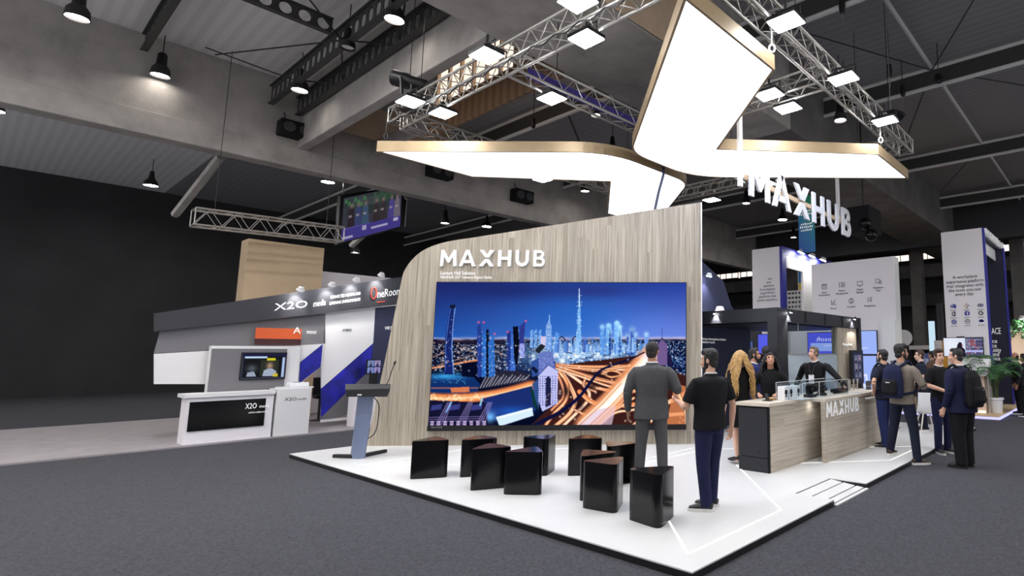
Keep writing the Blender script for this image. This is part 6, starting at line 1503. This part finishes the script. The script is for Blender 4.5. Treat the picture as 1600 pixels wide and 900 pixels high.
    if kind == 'dress': T.limb([(Vector((0, 0, .56)), .17, .14), (Vector((0, 0, .564)), .171, .141), (Vector((0, -.01, .85)), .185, .14), (Vector((0, 0, 1.0)), .15, .105)], 22)
    T.bake({'jacket': 'jacket', 'sweater': 'sweater', 'dress': 'dress'}.get(kind, 'shirt'), tm, body, .011, 3)
    if 'collar' in top:
        cm = top['collar']; cb = MB(); cc = neck+(hc-neck)*.08
        ring = [cc+RL @ Vector((.07*math.cos(a*PI/12), .068*math.sin(a*PI/12)+.0, .012-.028*max(0, math.sin(a*PI/12)))) for a in range(24)]
        cb.tube(ring, top.get('collar_r', .012), 8, closed=True); o = bpy.data.objects.new('collar', cb.mesh('collar', cm, smooth=True)); C.objects.link(o); o.parent = body
    if kind == 'jacket' and top.get('shirt'):
        cb = MB(); f0 = up(0, .125, 1.42); a_, b_, c_ = up(-.05, .06, 1.46), up(.05, .06, 1.46), up(0, .142*w, 1.16)
        cb.add([a_, b_, c_, a_-Z3*.0+RL @ Vector((0, -.03, 0)), b_+RL @ Vector((0, -.03, 0)), c_+RL @ Vector((0, -.03, 0))], [(0, 1, 2), (5, 4, 3), (0, 3, 4, 1), (1, 4, 5, 2), (2, 5, 3, 0)])
        o = bpy.data.objects.new('shirt_front', cb.mesh('shirt_front', top['shirt'])); C.objects.link(o); o.parent = body
    if kind == 'jacket':
        cb = MB()
        for s in (1, -1):
            cb = MB(); p = [up(s*.17*w, .075, 1.0), up(s*.1*w, .118*w, 1.0)]; cb.obox(p[0].lerp(p[1], .5)+Vector((0, .012, 0)), (p[1]-p[0])*.5, Vector((0, .008, 0)), Z3*.025)
            o = bpy.data.objects.new('pocket_flap', cb.mesh('pocket_flap', tm)); C.objects.link(o); o.parent = body
    if bottom:
        Q = Blob(); bm_ = bottom['mat']
        Q.limb([(Vector((0, 0, .83)), .165, .115), (Vector((0, 0, .92)), .172, .118), (Vector((0, 0, 1.0)), .162, .112), (Vector((0, 0, 1.02)), .158, .108)], 20)
        for s in (1, -1):
            hip, kn, an, fd, fz = lg[s]; wd = bottom.get('wide', 1.0)
            Q.limb([(hip+Z3*.02, .1), (hip.lerp(kn, .35), .094*wd), (kn, .074*wd), (kn.lerp(an, .5), .067*wd), (an+Z3*.01, .062*wd), (an-Z3*.03, .064*wd), (an-Z3*.034, .064*wd)], 18)
        Q.bake('trousers', bm_, body, .011, 3)
    for s in (1, -1):
        hip, kn, an, fd, fz = lg[s]
        if shoes:
            sb = Blob(); hb = an-Z3*(an.z-fz)
            heel = shoes == 'heels'
            if heel:
                sb.limb([(hb-fd*.06+Z3*.075, .042, .042), (hb+fd*.03+Z3*.05, .046, .036), (hb+fd*.12+Z3*.03, .048, .032), (hb+fd*.2+Z3*.02, .026, .018)], 14); sb.limb([(hb-fd*.06+Z3*.06, .014), (hb-fd*.065+Z3*.004, .009), (hb-fd*.065+Z3*.001, .009)], 8)
                sb.bake('shoe', M['shoe'], body, .007, 2)
            else:
                sb.limb([(hb-fd*.075+Z3*.05, .036, .036), (hb-fd*.03+Z3*.058, .042, .048), (hb+fd*.03+Z3*.056, .044, .044), (hb+fd*.1+Z3*.043, .05, .031), (hb+fd*.165+Z3*.034, .046, .024), (hb+fd*.195+Z3*.03, .03, .018)], 16)
                so = sb.bake('shoe', M[shoes], body, .009, 2)
                kb = MB(); ol = []
                for a in range(24):
                    t_ = a*PI/12; ll = .152*math.cos(t_)+.06; ww = (.057 if math.cos(t_) > -.2 else .048)*math.sin(t_); r_ = fd.cross(Z3)
                    ol.append(hb+fd*ll+r_*ww+Z3*.001)
                kb.prism(ol, Z3*.032); o = bpy.data.objects.new('sole', kb.mesh('sole', M['sole'] if sole is True else M[sole] if sole else M['shoe'])); C.objects.link(o); o.parent = so
    # ---- hair
    if hairstyle:
        Hh = Blob(); hm = M[hair]
        if hairstyle == 'balding':
            Hh.ball(hp(0, -.035, .0), (.08, .075, .062), RH); Hh.ball(hp(0, -.055, -.045), (.06, .045, .05), RH)
        else:
            Hh.ball(hp(0, -.024, .036), (.082, .092, .092), RH); Hh.ball(hp(0, -.05, -.03), (.07, .055, .065), RH); Hh.ball(hp(0, .025, .088), (.062, .055, .036), RH)
            for s in (1, -1): Hh.ball(hp(s*.07, .018, .02), (.014, .02, .04), RH)
            if hairstyle == 'full': Hh.ball(hp(.01, .03, .1), (.068, .06, .045), RH); Hh.ball(hp(0, -.03, .07), (.086, .09, .075), RH)
        Hh.bake('hair', hm, body, .008, 1, noise=.003)
        if hairstyle == 'long':
            rr = random.Random(int(abs(facing)*7+3)); hb = MB(); amp = top.get('wave', .02); Lh = top.get('hair_len', .5)
            for i in range(90):
                a = PI*(1.02+.96*rr.random()) if i > 22 else PI*(.86+.2*rr.random()) if i % 2 else PI*(1.94+.2*rr.random())
                sd2 = 1 if math.cos(a) > 0 else -1
                r0 = hp(.082*math.cos(a), .09*math.sin(a)*.95-.02, .03+.05*rr.random()); out = RH @ Vector((math.cos(a), math.sin(a), 0)); out.z = 0
                L = Lh*(.75+.35*rr.random()); ph = rr.random()*6; pts = []; r_ = []
                for j in range(15):
                    v = j/14; sp_ = .02+.1*min(1, v*2.2)*(.6+.5*rr.random()*.2) ; sx = out*(sp_*(1-.1*v))
                    wv = RH @ Vector((math.cos(ph+v*15), math.sin(ph+v*13), 0))*amp*min(1, v*2)
                    pts.append(r0+sx+wv+((RL @ X3)*((sd2*.118-out.x*sp_)*min(1, v*1.9)**1.5) if top.get('part') else Vector())-Z3*(L*v+.03)); r_.append(.0135*(1-.72*v**2))
                pts.insert(0, hp(.05*math.cos(a), .05*math.sin(a)-.01, .1)); r_.insert(0, .012); hb.tube(pts, r_, 6)
            o = bpy.data.objects.new('long_hair', hb.mesh('long_hair', hm, smooth=True)); C.objects.link(o); o.parent = body; o['kind'] = 'stuff'
    if beard:
        Bb = Blob(); Bb.ball(hp(0, .042, -.082), (.05, .047, .036), RH)
        for s in (1, -1): Bb.ball(hp(s*.058, .02, -.045), (.014, .03, .045), RH)
        Bb.bake('beard', hm, body, .007, 1, noise=.002)
    body.location = (xy[0], xy[1], z); body.rotation_euler = (0, 0, rz); body.scale = (S, S, S)
    setp(body, label, 'person', group)
    W = Matrix.Translation(Vector((xy[0], xy[1], z))) @ Matrix.Rotation(rz, 4, 'Z') @ Matrix.Scale(S, 4)
    return dict(body=body, W=W, up=up, RL=RL)

def backpack(P, label, mm, mp, straps=True, size=(.15, .085, .23), off=-.19, zc=1.2, logo=None, tag=None):
    up, W = P['up'], P['W']; a, d, h = size
    t = empty('backpack', W @ up(0, off, zc-h), 0, label, 'backpack'); Wt = wmat(t).inverted() @ W
    def bk(blob, name, m, vox=.012, sm=3):
        o = blob.bake(name, m, None, vox, sm); o.data.transform(Wt); o.parent = t; return o
    b = Blob(); b.limb([(up(0, off, zc-h), a*.85, d*.8), (up(0, off, zc-h*.8), a, d), (up(0, off, zc), a*1.02, d*1.05), (up(0, off, zc+h*.6), a*.92, d*.95), (up(0, off+.015, zc+h*.92), a*.66, d*.7), (up(0, off+.02, zc+h), a*.35, d*.45)], 20, side=P['RL'] @ X3)
    bk(b, 'main_bag', mm)
    b = Blob(); b.limb([(up(0, off-d*.8, zc-h*.8), a*.74, .03), (up(0, off-d*.95, zc-h*.6), a*.8, .05), (up(0, off-d*.95, zc-h*.05), a*.76, .045), (up(0, off-d*.8, zc+h*.12), a*.6, .025)], 16, side=P['RL'] @ X3); bk(b, 'front_pocket', mp)
    def tb(pts, r, name, m):
        q = MB(); q.tube(pts, r, 8); q.v = [Wt @ v for v in q.v]; o = bpy.data.objects.new(name, q.mesh(name, m, smooth=True)); C.objects.link(o); o.parent = t
    tb([up(-.03, off+.02, zc+h), up(-.02, off+.0, zc+h+.05), up(.02, off+.0, zc+h+.05), up(.03, off+.02, zc+h)], .009, 'carry_handle', mm)
    if straps:
        for s in (1, -1):
            tb(curve([up(s*.07, off+.05, zc+h*.85), up(s*.1, -.07, 1.46), up(s*.115, .02, 1.5), up(s*.13, .115, 1.4), up(s*.15, .155, 1.22), up(s*.19, .06, 1.06), up(s*.15, off+.04, zc-h*.75)], 5), .02, 'shoulder_strap', mm)
    if logo: 
        q = MB(); q.obox(up(.02, off-d-.052, zc-.02), P['RL'] @ Vector((.035, 0, 0)), Vector((0, .003, 0)), Z3*.006); q.v = [Wt @ v for v in q.v]; o = bpy.data.objects.new('badge', q.mesh('badge', logo)); C.objects.link(o); o.parent = t
    if tag:
        q = MB(); q.obox(up(-.08, off-d-.02, zc-h*.95), Vector((.03, 0, .02)), Vector((0, .006, 0)), Vector((-.012, 0, .02))); q.v = [Wt @ v for v in q.v]; o = bpy.data.objects.new('strap_tag', q.mesh('strap_tag', tag)); C.objects.link(o); o.parent = t

grey_suit = clothmat('grey_suit', (76, 76, 78)); black_c = clothmat('black_cloth', (17, 17, 20)); navy_c = clothmat('navy_jeans', (26, 30, 62)); navy_s = clothmat('navy_suit', (24, 27, 56))
navy_t = clothmat('navy_tee', (24, 27, 44)); blue_j = clothmat('blue_jeans', (34, 44, 88)); taupe = clothmat('taupe_jacket', (128, 118, 108)); dark_j = clothmat('dark_jeans', (24, 28, 46)); char_c = clothmat('charcoal_cloth', (36, 36, 40))
blue_s = clothmat('blue_suit', (34, 40, 92)); white_c = clothmat('white_cotton', (226, 226, 228)); pack_n = clothmat('backpack_navy', (27, 31, 60)); pack_b = clothmat('backpack_black', (20, 20, 24))

# man in the grey suit before the screen
q = G(1017, 758, HP)
person('man in a grey suit seen from behind, watching the huge city display', (q.x, q.y), HP, 128, 1.85, 'tan', hair='hair_dark', head=(-.12, .05), bulk=1.08,
       top=dict(kind='jacket', mat=grey_suit, hem=.8, collar=M['white'], collar_r=.011), bottom=dict(mat=grey_suit), sole=False,
       feet={1: (.15, 0, 0, -14), -1: (-.15, 0, 0, 14)}, arms={1: dict(elbow=(.33, -.06, 1.15), wrist=(.22, .2, 1.2), palm=(-1, 0, .3), curl=.9), -1: dict(elbow=(-.3, -.03, 1.13), wrist=(-.3, .06, .88))})
# man in the black shirt
q = G(1108, 796, HP)
P = person('man in black polo shirt, navy jeans and sneakers standing at front right of the platform', (q.x, q.y+.02), HP, 166, 1.73, 'light', hair='hair_black', hairstyle='full', head=(.55, .08), beard=True, bulk=1.1,
       top=dict(kind='tshirt', mat=black_c, hem=.87, sleeve=.8, collar=M['white'], collar_r=.009, loose=1.04), bottom=dict(mat=navy_c, wide=1.06),
       feet={1: (.09, .1, 0, 34), -1: (-.09, -.02, 0, 38)}, arms={-1: dict(elbow=(-.3, .06, 1.12), wrist=(-.2, .33, 1.16), palm=(.4, 0, .9), curl=.8, hdir=(.25, .9, .1)), 1: dict(elbow=(.3, -.06, 1.13), wrist=(.33, .0, .87))})
# woman with long blonde hair
q = Vector((-4.88, 7.52, HP))
person('woman with long wavy blonde hair in a black dress and black heels', (q.x, q.y), HP, 150, 1.74, 'pale', hair='hair_blonde', hairstyle='long', head=(-.2, .0), shoes='heels', bulk=.88,
       top=dict(kind='dress', mat=black_c, hem=.84, wave=.022, hair_len=.62, part=.075), feet={1: (.075, .06, .03, 14), -1: (-.075, 0, .03, 18)}, arms={1: dict(elbow=(.22, .1, 1.14), wrist=(.1, .3, 1.12), curl=.7), -1: dict(elbow=(-.24, -.05, 1.14), wrist=(-.26, .02, .9))})
# visitors behind the counter
p = AD(1178, 10.4, HP)
person('bearded man in blue suit facing right behind the blonde woman', p[:2], HP, 22, 1.79, 'tan', hair='hair_dark', beard=True, head=(.1, .0), top=dict(kind='jacket', mat=blue_s, hem=.82, collar=M['white'], collar_r=.013, shirt=white_c), bottom=dict(mat=blue_s))
p = AD(1197, 10.85, HP)
person('dark haired person in navy suit standing behind the dark haired woman', p[:2], HP, 110, 1.83, 'tan', hair='hair_black', top=dict(kind='jacket', mat=navy_s, hem=.82, collar=M['white']), bottom=dict(mat=navy_s))
p = AD(1203.5, 9.75, HP)
person('dark haired woman in black jacket looking down at the counter', p[:2], HP, -62, 1.7, 'tan', hair='hair_black', hairstyle='long', lean=.12, head=(.15, -.5), top=dict(kind='jacket', mat=black_c, hem=.85, hair_len=.34, wave=.01), bottom=dict(mat=black_c), bulk=.95,
       arms={1: dict(elbow=(.3, .06, 1.17), wrist=(.2, .3, 1.05), palm=(0, 0, -1), hdir=(-.2, 1, -.1), curl=.5), -1: dict(elbow=(-.3, .06, 1.15), wrist=(-.12, .34, 1.06), palm=(0, 0, -1), hdir=(.2, 1, 0), curl=.6)})
# man behind the counter
p = AD(1274, 11.15, HP)
P = person('staff man in black sweater with white collar trim reaching over the counter', p[:2], HP, -92, 1.83, 'light', hair='hair_grey', hairstyle='short', lean=.1, head=(-.42, -.18), bulk=1.06,
       top=dict(kind='sweater', mat=black_c, hem=.9, collar=M['white'], collar_r=.012), bottom=dict(mat=navy_c), arms={1: dict(elbow=(.36, -.02, 1.17), wrist=(.42, .1, .96), palm=(-.6, 0, -.8), curl=.5), -1: dict(elbow=(-.44, .12, 1.24), wrist=(-.65, .26, 1.11), palm=(.2, .1, -1), curl=.7)})
W = P['W']; b = MB(); cc = P['up'](0, .165, 1.16)
t = empty('name_badge', W @ cc, 0, 'white name badge hanging on the chest of the counter man', 'badge')
b.obox(W @ cc, (W.to_3x3() @ X3)*.055, (W.to_3x3() @ Y3)*.003, Z3*.085); b.build('badge_card', M['offwhite'], t)
MB().tube(curve([W @ P['up'](s_*.06, y_, z_) for s_, y_, z_ in ((-1, .03, 1.48), (-.9, .12, 1.38), (-.2, .16, 1.25), (.2, .16, 1.25), (.9, .12, 1.38), (1, .03, 1.48))], 4), .005, 6).build('lanyard', M['dgrey'], t)
hx = W @ Vector((-.72, .33, 1.06)); t = empty('handset', hx, 0, 'black handset held in the left hand of the counter man', 'device'); MB().obox(hx, CR*.035+Z3*-.05, Vector((.02, .03, .0)), Z3*.03+CR*.02).build('handset_body', M['black'], t, bevel=.008)
# men at the right end
q = (G(1383, 700, HP)+G(1366, 697, HP))*.5
P = person('man in navy T-shirt and blue jeans with hand on hip looking at the counter', (q.x+.14, q.y-.04), HP, 165, 1.76, 'light', hair='hair_black', hairstyle='short', beard=True, head=(.1, -.06), bulk=1.08,
       top=dict(kind='tshirt', mat=navy_t, hem=.86, sleeve=.75), bottom=dict(mat=blue_j), feet={1: (.1, .12, 0, 0), -1: (-.12, -.05, 0, 15)},
       arms={-1: dict(elbow=(-.42, -.08, 1.18), wrist=(-.22, .06, 1.0), palm=(1, .2, 0), hdir=(.5, .6, -.5), curl=.6), 1: dict(elbow=(.34, .02, 1.15), wrist=(.2, .2, 1.05))})
backpack(P, 'dark navy backpack with yellow tag on the man in navy T-shirt', navy_t, navy_t, tag=M['yellow'], size=(.14, .075, .22))
q = (G(1388, 712, HP)*.45+G(1436, 724, 0)*.55)
P = person('man in taupe jacket and dark jeans with arms folded and one foot off the platform', (q.x, q.y), .0, 72, 1.9, 'tan', hair='hair_black', hairstyle='full', beard=True, head=(-.5, -.05), lean=.03, shoes='shoe_brown',
       top=dict(kind='jacket', mat=taupe, hem=.86), bottom=dict(mat=dark_j), feet={-1: (-.24, .0, HP*.95, 12), 1: (.24, -.02, 0, -25)},
       arms={1: dict(elbow=(.32, .08, 1.14), wrist=(.1, .33, 1.12), palm=(0, -1, 0), hdir=(-1, .2, .1), curl=.4), -1: dict(elbow=(-.31, .08, 1.12), wrist=(-.06, .3, 1.08), palm=(0, -1, 0), hdir=(1, .2, .1), curl=.4)})
backpack(P, 'blue backpack with black front on the man in the taupe jacket', pack_n, pack_b, size=(.17, .1, .25), off=-.22, logo=M['white'])
q = G(1463, 707, 0)
P = person('man in black polo facing the camera with hands clasped between two others', (max(q.x, -2.68), q.y), 0, -38, 1.82, 'light', hair='hair_brown', hairstyle='full', head=(-.1, -.03), beard=False,
       top=dict(kind='tshirt', mat=black_c, hem=.87, sleeve=.85, collar=M['white'], collar_r=.008), bottom=dict(mat=navy_c), feet={1: (.1, .02, 0, -10), -1: (-.1, 0, 0, 12)},
       arms={1: dict(elbow=(.27, .02, 1.15), wrist=(.07, .27, 1.05), palm=(-1, 0, 0), hdir=(-.6, .7, -.2), curl=.8), -1: dict(elbow=(-.27, .02, 1.15), wrist=(-.05, .29, 1.04), palm=(1, 0, 0), hdir=(.6, .7, -.2), curl=.8)})
q = G(1509, 730, 0)
P = person('man in navy jacket and black trousers turned towards the man in black polo', (q.x, q.y), 0, 160, 1.84, 'light', hair='hair_black', head=(.5, -.05), lean=.07, bulk=1.18, sole=False,
       top=dict(kind='jacket', mat=navy_s, hem=.8, collar=M['white'], collar_r=.014, loose=1.1), bottom=dict(mat=black_c, wide=1.4), feet={1: (.1, .03, 0, -5), -1: (-.12, .0, 0, 10)},
       arms={-1: dict(elbow=(-.31, .0, 1.12), wrist=(-.3, .1, .87)), 1: dict(elbow=(.31, .02, 1.13), wrist=(.27, .16, .9))})
backpack(P, 'large black backpack on the man in the navy jacket', pack_b, pack_b, size=(.17, .1, .27), off=-.21, zc=1.14, logo=M['grey'])
# people further back
p = AD(1437, 12.6, HP)
person('fair haired person in dark T-shirt facing left behind the man in the taupe jacket', p[:2], HP, 205, 1.76, 'pale', hair='hair_brown', top=dict(kind='tshirt', mat=navy_t, collar=M['navy']), bottom=dict(mat=dark_j), arms={-1: dict(elbow=(-.28, .0, 1.14), wrist=(-.2, .24, 1.0)), 1: dict(elbow=(.29, -.03, 1.14), wrist=(.3, .1, .9))}, voxel=.012)
for px, d, f, h, lb in ((1586, 16.5, 190, 1.78, 'man in dark suit at the right edge beyond the palm, nearer the palm'), (1599, 15.8, 150, 1.74, 'person in black cut by the right edge of the view')):
    p = AD(px, d, 0)
    person(lb, p[:2], 0, f, h, 'tan', hair='hair_dark', hairstyle='balding' if px == 1586 else 'short', top=dict(kind='jacket', mat=char_c, collar=M['white']), bottom=dict(mat=black_c), voxel=.012)
p = AD(1456, 16.5, .1)
person('person in brown top far behind the man in black polo', p[:2], .1 if p.y > 16.5 else 0, 160, 1.72, 'tan', hair='hair_dark', top=dict(kind='sweater', mat=clothmat('brown_top', (92, 70, 60))), bottom=dict(mat=dark_j), voxel=.014)
sc = bpy.context.scene
sc.view_settings.view_transform = 'Standard'; sc.view_settings.look = 'None'; sc.view_settings.gamma = 1; sc.view_settings.use_curve_mapping = False
sc.view_settings.exposure = 0.2
sc.cycles.max_bounces = 6; sc.cycles.diffuse_bounces = 3; sc.cycles.glossy_bounces = 3; sc.cycles.transparent_max_bounces = 10
sc.cycles.use_denoising = True
sc.cycles.sample_clamp_indirect = 6
